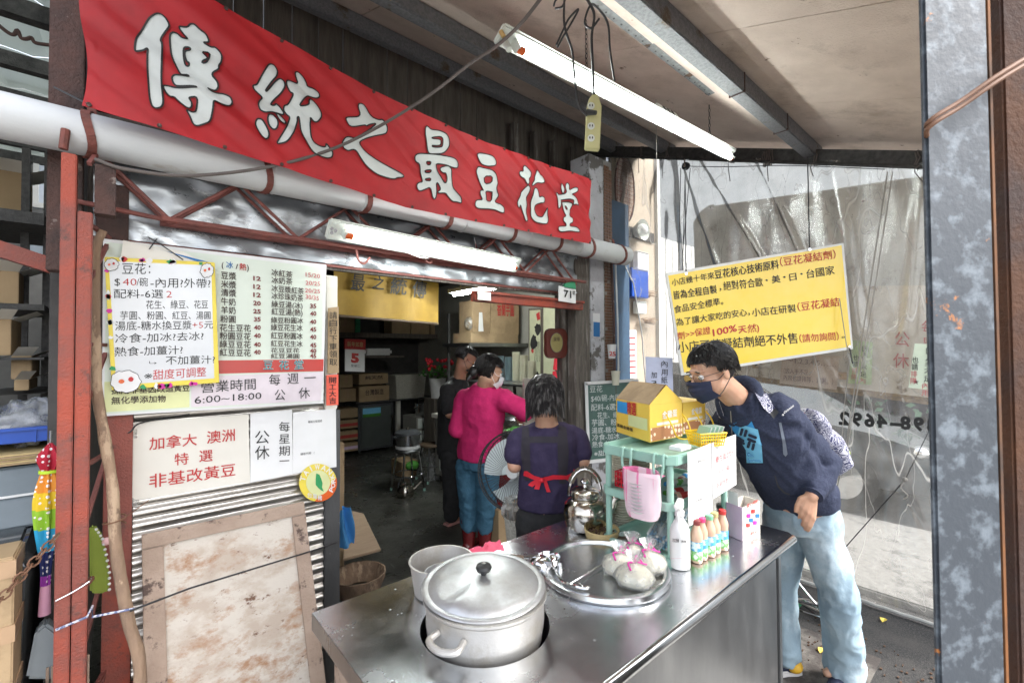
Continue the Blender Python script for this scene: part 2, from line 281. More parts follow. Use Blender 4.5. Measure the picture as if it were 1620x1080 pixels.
# ------------------------------------------------------------------ mesh building
def wloc(o):
    p = V((0, 0, 0))
    while o is not None: p = p + V(o.location); o = o.parent
    return p
def meta(o, label=None, cat=None, group=None, kind=None):
    for k, vv in (('label', label), ('category', cat), ('group', group), ('kind', kind)):
        if vv: o[k] = vv
    return o
def thing(name, label, cat, loc=(0, 0, 0), group=None):
    o = bpy.data.objects.new(name, None); col.objects.link(o); o.location = loc; o.empty_display_size = .05
    return meta(o, label, cat, group)
class MB:
    def __init__(s): s.v = []; s.f = []; s.m = []
    def add(s, vs, fs, m=0, T=None):
        n = len(s.v)
        s.v += [(T @ V(v)) if T else V(v) for v in vs]; s.f += [tuple(i + n for i in f) for f in fs]; s.m += [m] * len(fs); return s
    def box(s, c, d, T=None, m=0):
        x, y, z = d[0] / 2, d[1] / 2, d[2] / 2; c = V(c)
        vs = [c + V((a * x, b * y, e * z)) for a in (-1, 1) for b in (-1, 1) for e in (-1, 1)]
        return s.add(vs, [(0, 1, 3, 2), (4, 6, 7, 5), (0, 4, 5, 1), (2, 3, 7, 6), (0, 2, 6, 4), (1, 5, 7, 3)], m, T)
    def b2(s, a, b, m=0):
        a, b = V(a), V(b); return s.box((a + b) / 2, [abs(b[i] - a[i]) for i in range(3)], m=m)
    def hexa(s, p, m=0):  # 8 points: bottom 4 (ccw), top 4
        return s.add(p, [(3, 2, 1, 0), (4, 5, 6, 7), (0, 1, 5, 4), (1, 2, 6, 5), (2, 3, 7, 6), (3, 0, 4, 7)], m)
    def slab(s, q, n, t, m=0):  # quad q (4 pts) thickened by t behind, n = outward normal
        n = V(n).normalized(); return s.hexa([p - n * t for p in q] + [V(p) for p in q], m)
    def bar(s, a, b, w_, h, up=(0, 0, 1), m=0):
        a, b = V(a), V(b); d = (b - a).normalized(); u = V(up); r = d.cross(u)
        if r.length < 1e-4: r = d.cross(V((1, 0, 0)))
        r.normalize(); u = r.cross(d).normalized(); r = r * w_ / 2; u = u * h / 2
        return s.hexa([a - r - u, a + r - u, b + r - u, b - r - u, a - r + u, a + r + u, b + r + u, b - r + u], m)
    def tube(s, pts, r, n=8, m=0, cap=True, closed=False):
        pts = [V(p) for p in pts]; k = len(pts); rr = r if isinstance(r, (list, tuple)) else [r] * k
        b = len(s.v); d0 = (pts[1] - pts[0]).normalized(); u = d0.orthogonal().normalized()
        for i, p in enumerate(pts):
            d = (pts[min(i + 1, k - 1)] - pts[max(i - 1, 0)])
            if closed: d = pts[(i + 1) % k] - pts[i - 1]
            if d.length < 1e-9: d = d0
            d.normalize(); u = (u - d * u.dot(d))
            if u.length < 1e-6: u = d.orthogonal()
            u.normalize(); w_ = d.cross(u)
            for j in range(n):
                a = 2 * math.pi * j / n; s.v.append(p + (u * math.cos(a) + w_ * math.sin(a)) * rr[i])
        for i in range(k - 1 if not closed else k):
            for j in range(n):
                i2 = (i + 1) % k
                s.f.append((b + i * n + j, b + i * n + (j + 1) % n, b + i2 * n + (j + 1) % n, b + i2 * n + j)); s.m.append(m)
        if cap and not closed:
            s.f.append(tuple(b + j for j in reversed(range(n)))); s.f.append(tuple(b + (k - 1) * n + j for j in range(n))); s.m += [m, m]
        return s
    def lathe(s, prof, c=(0, 0, 0), n=32, m=0, T=None, rfun=None, a0=0, a1=2 * math.pi):
        c = V(c); b = len(s.v); full = abs(a1 - a0 - 2 * math.pi) < 1e-6; nn = n if full else n + 1
        for k, (r, z) in enumerate(prof):
            for j in range(nn):
                a = a0 + (a1 - a0) * j / n; q = r * (rfun(a, k, z) if rfun else 1)
                p = c + V((q * math.cos(a), q * math.sin(a), z)); s.v.append(T @ p if T else p)
        for k in range(len(prof) - 1):
            for j in range(n):
                j2 = (j + 1) % nn
                s.f.append((b + k * nn + j, b + k * nn + j2, b + (k + 1) * nn + j2, b + (k + 1) * nn + j)); s.m.append(m)
        return s
    def ell(s, c, r, T=None, n=16, k=10, m=0):
        prof = [(math.sin(math.pi * i / k), -math.cos(math.pi * i / k)) for i in range(k + 1)]
        r = r if hasattr(r, '__len__') else (r, r, r)
        c = V(c); b = len(s.v); q = []
        for pr, pz in prof:
            for j in range(n):
                a = 2 * math.pi * j / n; q.append(c + V((pr * math.cos(a) * r[0], pr * math.sin(a) * r[1], pz * r[2])))
        s.v += [T @ p if T else p for p in q]
        for i in range(k):
            for j in range(n):
                s.f.append((b + i * n + j, b + i * n + (j + 1) % n, b + (i + 1) * n + (j + 1) % n, b + (i + 1) * n + j)); s.m.append(m)
        return s
    def caps(s, a, ra, b_, rb, n=12, T=None):
        a, b_ = V(a), V(b_); L_ = (b_ - a).length
        if L_ < 1e-6: return s.ell(a, ra, T)
        d = (b_ - a) / L_; pts = []; rr = []
        for i in range(4): t = math.pi / 2 * i / 4; pts.append(a - d * ra * math.cos(t)); rr.append(max(ra * math.sin(t), 1e-4))
        pts.append(a); rr.append(ra); pts.append(b_); rr.append(rb)
        for i in range(3, -1, -1): t = math.pi / 2 * i / 4; pts.append(b_ + d * rb * math.cos(t)); rr.append(max(rb * math.sin(t), 1e-4))
        if T: pts = [T @ p for p in pts]
        return s.tube(pts, rr, n)
    def chain(s, pts, rr, n=12, T=None):
        for i in range(len(pts) - 1): s.caps(pts[i], rr[i], pts[i + 1], rr[i + 1], n, T)
        return s
    def loft(s, secs, side, n=24):
        """secs: (centre, half-width along side, half-depth); closed ends"""
        b = len(s.v); side = V(side).normalized(); k = len(secs); C_ = [V(q[0]) for q in secs]
        for i in range(k):
            d = (C_[min(i + 1, k - 1)] - C_[max(i - 1, 0)]).normalized(); sd = (side - d * side.dot(d)).normalized(); fw = d.cross(sd)
            for j in range(n):
                a = 2 * math.pi * j / n; s.v.append(C_[i] + sd * math.cos(a) * secs[i][1] + fw * math.sin(a) * secs[i][2])
        for i in range(k - 1):
            for j in range(n): s.f.append((b + i * n + j, b + i * n + (j + 1) % n, b + (i + 1) * n + (j + 1) % n, b + (i + 1) * n + j)); s.m.append(0)
        s.f.append(tuple(b + j for j in reversed(range(n)))); s.f.append(tuple(b + (k - 1) * n + j for j in range(n))); s.m += [0, 0]
        return s
    def poly(s, loops, f, m=0):  # loops of 2D points (outer + holes) -> f(x,y) 3D
        tris = tessellate_polygon([[V((p[0], p[1], 0)) for p in lp] for lp in loops])
        flat = [p for lp in loops for p in lp]; b = len(s.v); s.v += [f(*p) for p in flat]
        for t in tris: s.f.append(tuple(b + i for i in t)); s.m.append(m)
        return s
    def grid(s, nu, nv, f, m=0):
        b = len(s.v)
        for j in range(nv + 1):
            for i in range(nu + 1): s.v.append(V(f(i / nu, j / nv)))
        for j in range(nv):
            for i in range(nu):
                a = b + j * (nu + 1) + i; s.f.append((a, a + 1, a + nu + 2, a + nu + 1)); s.m.append(m)
        return s
    def build(s, name, mats, parent=None, label=None, cat=None, group=None, kind=None, bev=0, smooth=35, origin=None, fix=True, bseg=2):
        if not isinstance(mats, (list, tuple)): mats = [mats]
        if parent is not None: o0 = wloc(parent)
        elif origin is not None: o0 = V(origin)
        else:
            xs = [v.x for v in s.v]; ys = [v.y for v in s.v]; o0 = V(((min(xs) + max(xs)) / 2, (min(ys) + max(ys)) / 2, min(v.z for v in s.v)))
        me = bpy.data.meshes.new(name); me.from_pydata([v - o0 for v in s.v], [], s.f)
        for mm in mats: me.materials.append(mm)
        me.polygons.foreach_set('material_index', s.m)
        if bev or fix:
            bm = bmesh.new(); bm.from_mesh(me)
            if fix: bmesh.ops.recalc_face_normals(bm, faces=bm.faces)
            if bev:
                ed = [e for e in bm.edges if len(e.link_faces) == 2 and e.calc_face_angle(0) > .5]
                bmesh.ops.bevel(bm, geom=ed, offset=bev, segments=bseg, affect='EDGES', clamp_overlap=True)
            bm.to_mesh(me); bm.free()
        if smooth:
            me.polygons.foreach_set('use_smooth', [True] * len(me.polygons)); me.set_sharp_from_angle(angle=R(smooth))
        o = bpy.data.objects.new(name, me); col.objects.link(o)
        if parent is not None: o.parent = parent
        else: o.location = o0
        return meta(o, label, cat, group, kind)
def kids(o): return [c for c in bpy.data.objects if c.parent == o]
def copy_tree(o, loc=None, label=None, parent=None):
    c = o.copy(); col.objects.link(c)
    if parent: c.parent = parent
    if loc is not None: c.location = loc
    if label: c['label'] = label
    for k in KIDS.get(o.name, ()): copy_tree(k, parent=c)
    return c
KIDS = {}
def index_kids(root):
    for o in bpy.data.objects:
        if o.parent: KIDS.setdefault(o.parent.name, [])
        if o.parent and o not in KIDS[o.parent.name]: KIDS[o.parent.name].append(o)
def cr(pts, n=6, closed=False):  # catmull-rom
    pts = [V(p) for p in pts]; k = len(pts); out = []
    rngk = range(k) if closed else range(k - 1)
    for i in rngk:
        p0 = pts[i - 1] if (i > 0 or closed) else pts[0] * 2 - pts[1]; p1 = pts[i]; p2 = pts[(i + 1) % k]
        p3 = pts[(i + 2) % k] if (i + 2 < k or closed) else pts[-1] * 2 - pts[-2]
        for j in range(n):
            t = j / n; out.append(.5 * (2 * p1 + (p2 - p0) * t + (2 * p0 - 5 * p1 + 4 * p2 - p3) * t * t + (3 * p1 - p0 - 3 * p2 + p3) * t ** 3))
    if not closed: out.append(pts[-1])
    return out
# deferred baking of remeshed figures
BAKE = []
def remesh(o, vox, it=4, fn=None, fac=.6):
    md = o.modifiers.new('r', 'REMESH'); md.mode = 'VOXEL'; md.voxel_size = vox; md.use_smooth_shade = True
    if it: sm = o.modifiers.new('s', 'SMOOTH'); sm.iterations = it; sm.factor = fac
    BAKE.append((o, fn)); return o
# deferred lettering: (object, list of (string, p0, p1, up-height vector, bold))
TXT = []
def lettering(parent, mat, lines, name='lettering', label=None):
    """lines: (string, lower-left, lower-right, upper-left, bold) as world points"""
    me = bpy.data.meshes.new(name); me.materials.append(mat); o = bpy.data.objects.new(name, me); col.objects.link(o); o.parent = parent
    if label: o['label'] = label
    TXT.append((o, lines, wloc(parent))); return o
def L_(pl, s_, x0, y0, x1, y1, h, bold=.0, off=.003, mirror=False, lean=0):
    a, b, c = pl.hit(x0, y0, off), pl.hit(x1, y1, off), pl.hit(x0 + lean, y0 - h, off)
    if mirror: c = c + (b - a); a, b = b, a
    return (s_, a, b, c, bold)
def clampb(s_, b): return b if all(ord(ch) < 0x2000 for ch in s_) else 0
def finish():
    # lettering
    uniq = {}
    for o, lines, w0 in TXT:
        for ln in lines: uniq[(ln[0], clampb(ln[0], ln[4]))] = None
    objs = {}
    for (s_, bo) in uniq:
        c = bpy.data.curves.new('t', 'FONT'); c.body = s_; c.size = 1; c.resolution_u = 2; c.offset = bo
        ob = bpy.data.objects.new('t', c); col.objects.link(ob); objs[(s_, bo)] = ob
    dg = bpy.context.evaluated_depsgraph_get(); dg.update()
    geo = {}
    for k, ob in objs.items():
        e = ob.evaluated_get(dg); m = e.to_mesh(); vs = [(v.co.x, v.co.y) for v in m.vertices]; fs = [tuple(p.vertices) for p in m.polygons]
        geo[k] = (vs, fs, min(v[0] for v in vs), max(v[0] for v in vs)); e.to_mesh_clear()
    for ob in objs.values():
        c = ob.data; bpy.data.objects.remove(ob); bpy.data.curves.remove(c)
    for o, lines, w0 in TXT:
        VV = []; FF = []
        for s_, a, b, c, bo in lines:
            vs, fs, x0, x1 = geo[(s_, clampb(s_, bo))]; wx = max(x1 - x0, .05); up = (c - a) / .93
            if s_ in ('一',): x0, wx = 0.0, 1.0
            if s_ == 'I': x0, wx = x0 - .22, .6
            ex = bo - clampb(s_, bo); tx = (b - a) / wx; nn = (CAMP - a).normalized() * .00025
            for q, (ox, oy) in enumerate(((0, 0), (ex * .9, 0), (0, ex * .9), (ex * .9, ex * .9)) if ex > .003 else ((0, 0),)):
                n = len(VV)
                for x, y in vs: VV.append(a + tx * (x - x0 + ox) + up * (y + .09 + oy) - w0 + nn * q)
                FF += [tuple(i + n for i in f) for f in fs]
        o.data.from_pydata(VV, [], FF)
    # remeshed bodies
    dg = bpy.context.evaluated_depsgraph_get(); dg.update()
    for o, fn in BAKE:
        e = o.evaluated_get(dg); me = bpy.data.meshes.new_from_object(e, depsgraph=dg); old = o.data
        mats = list(old.materials); o.modifiers.clear(); o.data = me
        me.materials.clear()
        for mm in mats: me.materials.append(mm)
        me.polygons.foreach_set('use_smooth', [True] * len(me.polygons))
        if fn:
            w0 = wloc(o); nr = [v.normal.copy() for v in me.vertices]
            for v, q in zip(me.vertices, nr): v.co = fn(v.co + w0, q) - w0
        bpy.data.meshes.remove(old)
def folds(amp, freq=(9, 9, 4), seed=0, amp2=0, f2=30):
    def f(p, n):
        q = V((p.x * freq[0], p.y * freq[1], p.z * freq[2])) + V((seed, seed, 0))
        q2 = q + noise.noise_vector(q * .7) * .8
        d = 1 - abs(noise.noise(q2)) * 2.2
        return p + n * (amp * d + (amp2 * noise.noise(p * f2) if amp2 else 0))
    return f
# ================================================================== GROUND AND SETTING
YF = 2.3
MB().b2((-40, -40, -.3), (40, 40, 0)).build('street', m_asphalt, kind='structure')
MB().b2((-4, .55, -.2), (3.02, YF, .004)).build('shop_apron', m_apron, kind='structure')
MB().b2((-5, -4, -.2), (2.35, .545, .004)).build('bounce_pavement', M('bounce_pavement_concrete', (.36, .35, .33), .85, c2=(.28, .27, .255), scale=12, bump=.4, bscale=120), kind='structure')  # unseen pale paving, added to bounce fill light onto ceiling, counter and facade
MB().b2((-.12, YF, -.2), (4.3, 8.4, .008)).build('shop_floor', m_shopfloor, kind='structure')
MB().b2((-5, YF, -.2), (-.12, 8.4, .006)).build('alley_floor', m_apron, kind='structure')
MB().b2((3.72, -3, -.2), (5.3, 5, .05)).build('pavement', m_pave, bev=.01, kind='structure')
# opposite side of the street, behind the photographer and beyond the sheet
MB().b2((10.5, -14, 0), (13, 12, 7)).build('far_white_building', m_whitewall, label='tall white building across the lane beyond the clear plastic sheet', cat='building')
# interior shell
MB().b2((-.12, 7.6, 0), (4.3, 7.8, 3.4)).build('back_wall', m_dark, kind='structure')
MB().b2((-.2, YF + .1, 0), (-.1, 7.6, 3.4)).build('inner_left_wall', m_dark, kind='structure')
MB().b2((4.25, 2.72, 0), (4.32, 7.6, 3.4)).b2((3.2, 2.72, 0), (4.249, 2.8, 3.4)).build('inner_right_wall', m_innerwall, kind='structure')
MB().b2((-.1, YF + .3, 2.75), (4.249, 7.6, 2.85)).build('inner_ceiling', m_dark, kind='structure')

# upper wall of dark boards behind the banner
uw = thing('upper_wall', 'dark sooty board wall above and behind the red banner', 'wall', (1.5, 2.95, 2.2))
for i in range(26):
    x = -.15 + i * .155; MB().box((x + .075, 2.95 + random.uniform(-.008, .008), 3.05), (.149, .03, 1.7)).build('plank', m_darkwood, uw)
for i in range(4):
    MB().box((2.62 + i * .24 - .1, 2.86, 2.9), (.06, .06, 1.3)).build('batten', m_oldwood, uw)

# ================================================================== AWNING ROOF
def zr(y): return 2.70 + .36 * y
roof = thing('awning_roof', 'sloping awning ceiling of stained tan boards over the stall', 'awning', (1.7, 1.0, 3.05))
xs = [-.16, .0, .18, 1.08, 1.98, 2.88, 3.78]; ysr = [-.12, 1.0, 2.06, 2.92]
for i in range(6):
    for j in range(3):
        a, b = xs[i] + .005, xs[i + 1] - .005; c, d = ysr[j] + .003, ysr[j + 1] - .003; sg = random.uniform(0, .006)
        MB().hexa([(a, c, zr(c) + sg), (b, c, zr(c)), (b, d, zr(d)), (a, d, zr(d) + sg), (a, c, zr(c) + .03), (b, c, zr(c) + .03), (b, d, zr(d) + .03), (a, d, zr(d) + .03)]).build('board', m_ceil, roof)
MB().hexa([(-.16, -.2, zr(-.2) + .04), (4, -.2, zr(-.2) + .04), (4, 3, zr(3) + .04), (-.16, 3, zr(3) + .04), (-.16, -.2, zr(-.2) + .07), (4, -.2, zr(-.2) + .07), (4, 3, zr(3) + .07), (-.16, 3, zr(3) + .07)]).build('roof_cover', m_rust, roof)
for y, wd, h, lab in ((.98, .075, .11, 'grey hammered steel beam nearest the street, right of the hanging lamp'), (2.08, .07, .10, 'grey hammered steel beam running above the hanging fluorescent lamp'), (2.62, .06, .11, 'grey hammered steel beam just above the red banner')):
    b = thing('ceiling_beam', lab, 'beam', (1.4, y, zr(y) - h), 'beams under the awning')
    MB().b2((-.16, y - wd / 2, zr(y) - h), (3.72, y + wd / 2, zr(y) - .012)).build('steel_tube', m_beam, b, bev=.006)
    for xj in (3.02, 2.4):
        if y < 1.5: MB().b2((xj, y - wd / 2 - .003, zr(y) - h - .003), (xj + .008, y + wd / 2 + .003, zr(y) - .014)).build('weld_joint', m_rust, b)
# black rail that carries the sheet
rail = thing('sheet_rail', 'sooty black steel rail carrying the clear plastic sheet', 'rail', (3.6, 1.5, 3.1))
def rl(y): return V((3.6, y, zr(y) - .10))
MB().bar(rl(-.3), rl(3.1), .05, .085).build('rail_bar', m_black, rail)
MB().tube([rl(-.3) + V((-.03, 0, -.055)), rl(3.1) + V((-.03, 0, -.055))], .012).build('rod', m_black, rail)
for y in (.42, .95, 1.22, 1.5, 2.05, 2.3):
    p = rl(y); pts = [p + V((.04 * math.cos(a), random.uniform(-.012, .012) + .006 * a * 0, .058 * math.sin(a) - .004)) for a in [k * math.pi / 5 for k in range(11)]]
    mb = MB()
    for q in range(2 if y != 1.22 else 6):
        mb.tube([t + V((0, q * .012 + random.uniform(-.004, .004), random.uniform(-.004, .004))) for t in pts], .004, 5)
    mb.build('rope_tie', m_greycable, rail)
    e = p + V((-.045, 0, -.05)); MB().tube(cr([e, e + V((-.01, .02, -.03)), e + V((-.02, random.uniform(-.03, .03), -.10 - random.random() * .08))], 4), .003, 5).build('rope_end', m_greycable, rail)
# perforated angle with chains
ang = thing('angle_bar', 'perforated grey steel angle hung under the roof beside the lamp', 'bar', at(1000, 60, y=1.02))
a0, a1 = at(850, -60, y=1.25), at(1118, 152, y=1.25); zz = a1.z
a0 = V((a0.x - .1, 1.25, zz)); a1 = V((a1.x, 1.25, zz))
MB().b2((a0.x, 1.235, zz), (a1.x, 1.24, zz + .045)).b2((a0.x, 1.2, zz - .004), (a1.x, 1.24, zz)).build('angle', m_angle, ang)
mb = MB()
for i in range(26):
    x = a0.x + .04 + i * (a1.x - a0.x - .06) / 25; mb.tube([(x, 1.225, zz - .0055), (x, 1.225, zz - .0035)], .005, 8); mb.tube([(x + .02, 1.2345, zz + .022), (x + .02, 1.233, zz + .022)], .006, 8)
mb.build('bolt_hole', m_black, ang)
for x in (a0.x + .3, a1.x - .02): MB().b2((x - .012, 1.242, zz), (x + .012, 1.246, zr(1.25))).build('hanger', m_black, ang)

# ================================================================== LATTICE COLUMN (left)
lc = thing('lattice_column', 'red painted lattice steel column left of the menu board', 'column', (-.1, 2.1, 0))
x0, x1 = at(91, 600, y=2.0).x, at(143, 600, y=2.0).x
xc = (x0 + x1) / 2; zc = at(100, 240, y=2.0).z
MB().b2((x0, 2.0, 0), (xc - .0015, 2.06, zc)).build('front_chord', m_redpaint, lc, bev=.003)
MB().b2((xc + .0015, 2.001, 0), (x1, 2.06, zc - .18)).build('front_chord', m_redpaint, lc, bev=.003)
MB().b2((at(77, 100, y=2.215).x, 2.215, zc - .35), (at(134, 100, y=2.215).x, 2.29, 3.4)).build('upper_post', m_rust, lc, bev=.003)
MB().b2((x1 + .002, 2.04, zc - .17), (x1 + .055, 2.1, zc - .005)).build('bracket_plate', m_rust, lc)
rx0, rx1 = at(163, 800, y=2.27).x, at(209, 800, y=2.27).x
MB().b2((rx0, 2.26, 0), (rx1, 2.32, 1.42)).build('rear_chord', m_redpaint, lc, bev=.003)
MB().b2((rx0 - .03, 2.26, 1.42), (rx1 - .02, 2.32, zc)).build('rear_chord', m_rust, lc, bev=.003)
for i in range(12):
    z = .05 + i * .2
    MB().bar((x1 - .012, 2.05, z), (rx0 + .01, 2.27, z + (.1 if i % 2 else -.1) + .1), .012, .012).build('lacing_bar', m_redrod, lc)

# ================================================================== GUTTER PIPE
zp, yp, rp = 2.375, 2.13, .073
pxe = at(990, 420, y=yp).x
pipe = thing('gutter_pipe', 'long white plastic gutter pipe under the red banner', 'pipe', (1.5, yp, zp))
MB().tube([(-2.4, yp, zp), (.45, yp, zp), (1.1, yp, zp + .004), (pxe, yp, zp)], rp, 32, cap=False).build('pipe_tube', m_pvc, pipe)
MB().lathe([(rp - .004, 0), (rp + .001, 0)], n=32, T=Matrix.Translation((pxe, yp, zp)) @ Matrix.Rotation(R(90), 4, 'Y')).build('pipe_end', m_pvc, pipe)
MB().tube([(pxe - .01, yp, zp), (pxe - .008, yp, zp)], rp - .003, 24).build('dark_bore', m_black, pipe)
for px_ in (400, 540, 700, 800, 880):
    xq = at(px_ + 30, 330, y=yp).x; MB().tube([(xq, yp, zp), (xq + .005, yp, zp)], rp + .0022, 32).build('pipe_joint', m_pvc, pipe)
for px_, py_ in ((140, 205), (425, 285), (584, 318), (713, 345), (815, 370), (888, 388), (940, 400), (990, 418)):
    xq = at(px_, py_, y=yp - .07).x
    pts = [(xq + .01 * math.sin(a * 2), yp + (rp + .005) * math.cos(a), zp + (rp + .005) * math.sin(a)) for a in [R(60 + k * 20) for k in range(15)]]
    pts = [(xq, yp + .05, zp + .13)] + pts
    mb = MB()
    for i in range(len(pts) - 1): mb.bar(pts[i], pts[i + 1], .005, .024, up=(1, 0, 0))
    mb.build('strap', m_strap, pipe)
MB().tube([at(100, 236, y=yp - rp - .002), at(104, 205, y=yp - rp - .003)], .012, 8).build('rust_stain_clip', m_strap, pipe)

# ================================================================== TRUSS over the opening
tr = thing('roof_truss', 'red rod truss beam below the gutter pipe', 'truss', (1.3, 2.2, 2.15))
zb = at(560, 392, y=2.2).z; zt = 2.335
MB().tube([(-.12, 2.2, zb + .02), (at(265, 345, y=2.2).x, 2.2, zb + .0)], .009).build('bottom_rod', m_redrod, tr)
for dy in (-.02, .07):
    MB().tube([(at(255, 345, y=2.2).x, 2.2 + dy, zb), (2.62, 2.2 + dy, zb - .005)], .011).build('bottom_chord', m_redrod, tr)
MB().b2((-.1, 2.19, zt), (2.62, 2.26, zt + .05)).build('top_chord', m_black, tr)
xs_ = [-.06] + [at(a, 350, y=2.2).x for a in (268,)] ; x = xs_[-1]; st = .235
zig = [(-.06, zt)]
k = 0; xx = at(268, 350, y=2.2).x
while xx < 2.62: zig.append((xx, zb if k % 2 == 0 else zt)); xx += st; k += 1
for dy in (-.012, .06):
    for i in range(len(zig) - 1):
        a, b = zig[i], zig[i + 1]; MB().tube([(a[0], 2.2 + dy, a[1]), (b[0], 2.2 + dy, b[1])], .0075, 7).build('web_rod', m_redrod, tr)
for px_ in (570, 675, 765):
    p = at(px_, 405, y=2.18); MB().tube(cr([p + V((-.02, 0, .03)), p + V((-.01, 0, -.02)), p + V((.02, 0, -.035)), p + V((.05, 0, 0))], 4), .006, 6).build('hook', m_redrod, tr)

# ================================================================== CRINKLED FASCIA FILM + box
fz0 = at(175, 376, y=2.28).z; fz1 = zb + .12
fas = thing('fascia', 'shiny crinkled foil fascia strip over the shop opening', 'fascia', (1.2, 2.3, fz0))
def fsurf(u, v):
    x = -.08 + u * 2.72; z = fz0 + v * .30
    return (x, 2.285 + .02 * noise.noise(V((x * 4, z * 9, 0))) + .012 * noise.noise(V((x * 11, z * 16, 3))) - .006, z)
MB().grid(150, 18, fsurf).build('foil_skin', m_crinkle, fas, fix=False, smooth=80)
MB().b2((-.1, 2.28, fz0 - .028), (2.62, 2.31, fz0 - .002)).build('lower_trim', m_oldwood, fas)
MB().b2((-.1, 2.268, fz0 - .016), (2.62, 2.279, fz0 - .004)).build('red_edge_bar', m_redrod, fas)
MB().b2((-.1, 2.36, fz0), (2.62, 2.42, fz0 + .5)).build('back_board', m_darkwood, fas)
lx0 = at(747, 460, y=2.25).x; lz = at(760, 462, y=2.25).z
lt = thing('lintel', 'red painted steel lintel at the right end of the opening', 'beam', (2.2, 2.26, lz))
MB().b2((lx0, 2.22, lz - .062), (2.64, 2.266, lz - .012)).build('steel_angle', m_redpaint, lt, bev=.003)
MB().b2((lx0, 2.205, lz - .012), (2.64, 2.266, lz + .004)).build('flange', m_redpaint, lt)
p = at(760, 452, y=2.2); MB().box((p.x + .03, 2.2, lz - .03), (.1, .004, .05)).build('grey_label', m_enamel, lt)

# ================================================================== RIGHT PILLAR
def pbox(px0, px1, y, z0, z1, dep, name, mt, parent, bev=.003):
    a, b = at(px0, 600, y=y).x, at(px1, 600, y=y).x
    return MB().b2((a, y, z0), (b, y + dep, z1)).build(name, mt, parent, bev=bev)
pa = thing('wooden_post', 'old grey wooden post on the inner side, beside the round plaque', 'post', (at(900, 600, y=2.36).x, 2.4, 0), 'old wooden door posts')
pbox(890, 909, 2.38, 0, 2.6, .08, 'timber', m_oldwood, pa)
pb = thing('wooden_post', 'old grey wooden post at the right edge of the shop opening', 'post', (at(922, 600, y=2.3).x, 2.33, 0), 'old wooden door posts')
pbox(911, 934, 2.28, 0, 2.62, .08, 'timber', m_oldwood, pb)
pil = thing('plaster_pillar', 'flaking whitewashed pillar beside the wooden post', 'pillar', (at(950, 600, y=2.32).x, 2.36, 0))
pbox(935, 957, 2.3, 0, 3.2, .2, 'plaster_face', m_plaster, pil)
pbox(934, 976, 2.285, 0, 1.08, .2, 'thick_base', m_plaster, pil, bev=.01)
bx0, bx1 = at(957.5, 500, y=2.3).x, at(970, 500, y=2.3).x
MB().b2((bx0, 2.306, 1.09), (bx1, 2.5, 3.2)).build('mortar_core', m_mortar, pil)
tiles = MB()
nz_ = 0
z = 1.1
while z < 3.15:
    w3 = (bx1 - bx0) / 3
    for i in range(3):
        if random.random() < .97: tiles.b2((bx0 + i * w3 + .002 + (nz_ % 2) * .004, 2.3, z + .002), (bx0 + (i + 1) * w3 - .002, 2.31, z + .022))
    z += .0245; nz_ += 1
tiles.build('small_tile', m_tile, pil, kind='stuff')
cnd = thing('conduit_pipes', 'thin grey conduits running down beside the tiled strip', 'pipe', (at(975, 500, y=2.27).x, 2.27, 0))
for q, px_ in enumerate((967, 973)):
    a = at(px_, 400, y=2.27); b = at(px_ + 6, 620, y=2.27); MB().tube([a, (a + b) / 2 + V((.01, 0, 0)), b, (b.x, b.y, 0)], .011 - q * .003, 10).build('conduit', m_pvc if q else m_rust, cnd)
MB().b2((at(960, 600, y=2.5).x, 2.5, 0), (at(1000, 600, y=2.5).x - .03, 2.56, 3.0)).build('blue_door', M('deep_blue_paint', (.04, .09, .16), .6, c2=(.03, .06, .1)), label='deep blue painted panel just right of the tiled pillar', cat='panel')

# house number, sticker, chalkboard, cups on the wall
def sign(name, label, cat, pl, q, mat, t=.006, off=0, bev=0, group=None):
    P_ = [pl.hit(x, y, off) for x, y in q]; c = sum(P_, V((0, 0, 0))) / 4
    n = pl.n if pl.n.dot(CAMP - c) > 0 else -pl.n
    root = thing(name, label, cat, V((c.x, c.y, min(p.z for p in P_))), group)
    MB().slab(P_, n, t).build('sheet' if t < .004 else 'panel', mat, root, bev=bev)
    return root
F2 = PY(2.19)
hn = sign('house_number', 'white house number plate reading 71 under a green block', 'sign', F2, [(884, 476), (911, 480), (911, 457), (884, 452)], m_white)
lettering(hn, m_ink, [L_(F2, '71', 891, 471, 903, 473, 15, .02, .006), L_(F2, '號', 905, 466, 909, 467, 7, .02, .006)])
MB().slab([F2.hit(*q) for q in ((892, 455), (911, 458), (910, 444), (895, 448))], (0, -1, 0), .02).build('green_block', m_greenmat, hn)
fp = PY(2.298)
st_ = sign('wall_sticker', 'small white and blue notice stuck on the plaster pillar', 'notice', fp, [(938, 533), (949, 534), (949, 496), (938, 495)], m_white, t=.002, off=.001)
MB().slab([fp.hit(*q, .0035) for q in ((938.5, 532), (948.5, 533), (948.5, 510), (938.5, 509))], (0, -1, 0), .001).build('blue_band', m_blueink, st_)
cb = sign('chalkboard', 'green chalkboard menu in white tape frame beside the doorway', 'chalkboard', PY(2.26), [(932, 727), (1012, 718), (1010, 601), (928, 606)], m_chalk, t=.015)
c6 = PY(2.245)
for q in ([(930, 728), (1012, 719), (1012, 724), (932, 733)], [(926, 609), (1010, 603), (1010, 599), (926, 604)], [(926, 606), (930, 606), (934, 730), (930, 731)]):
    MB().slab([PY(2.25).hit(*v) for v in q], (0, -1, 0), .008).build('tape_frame', m_white, cb)
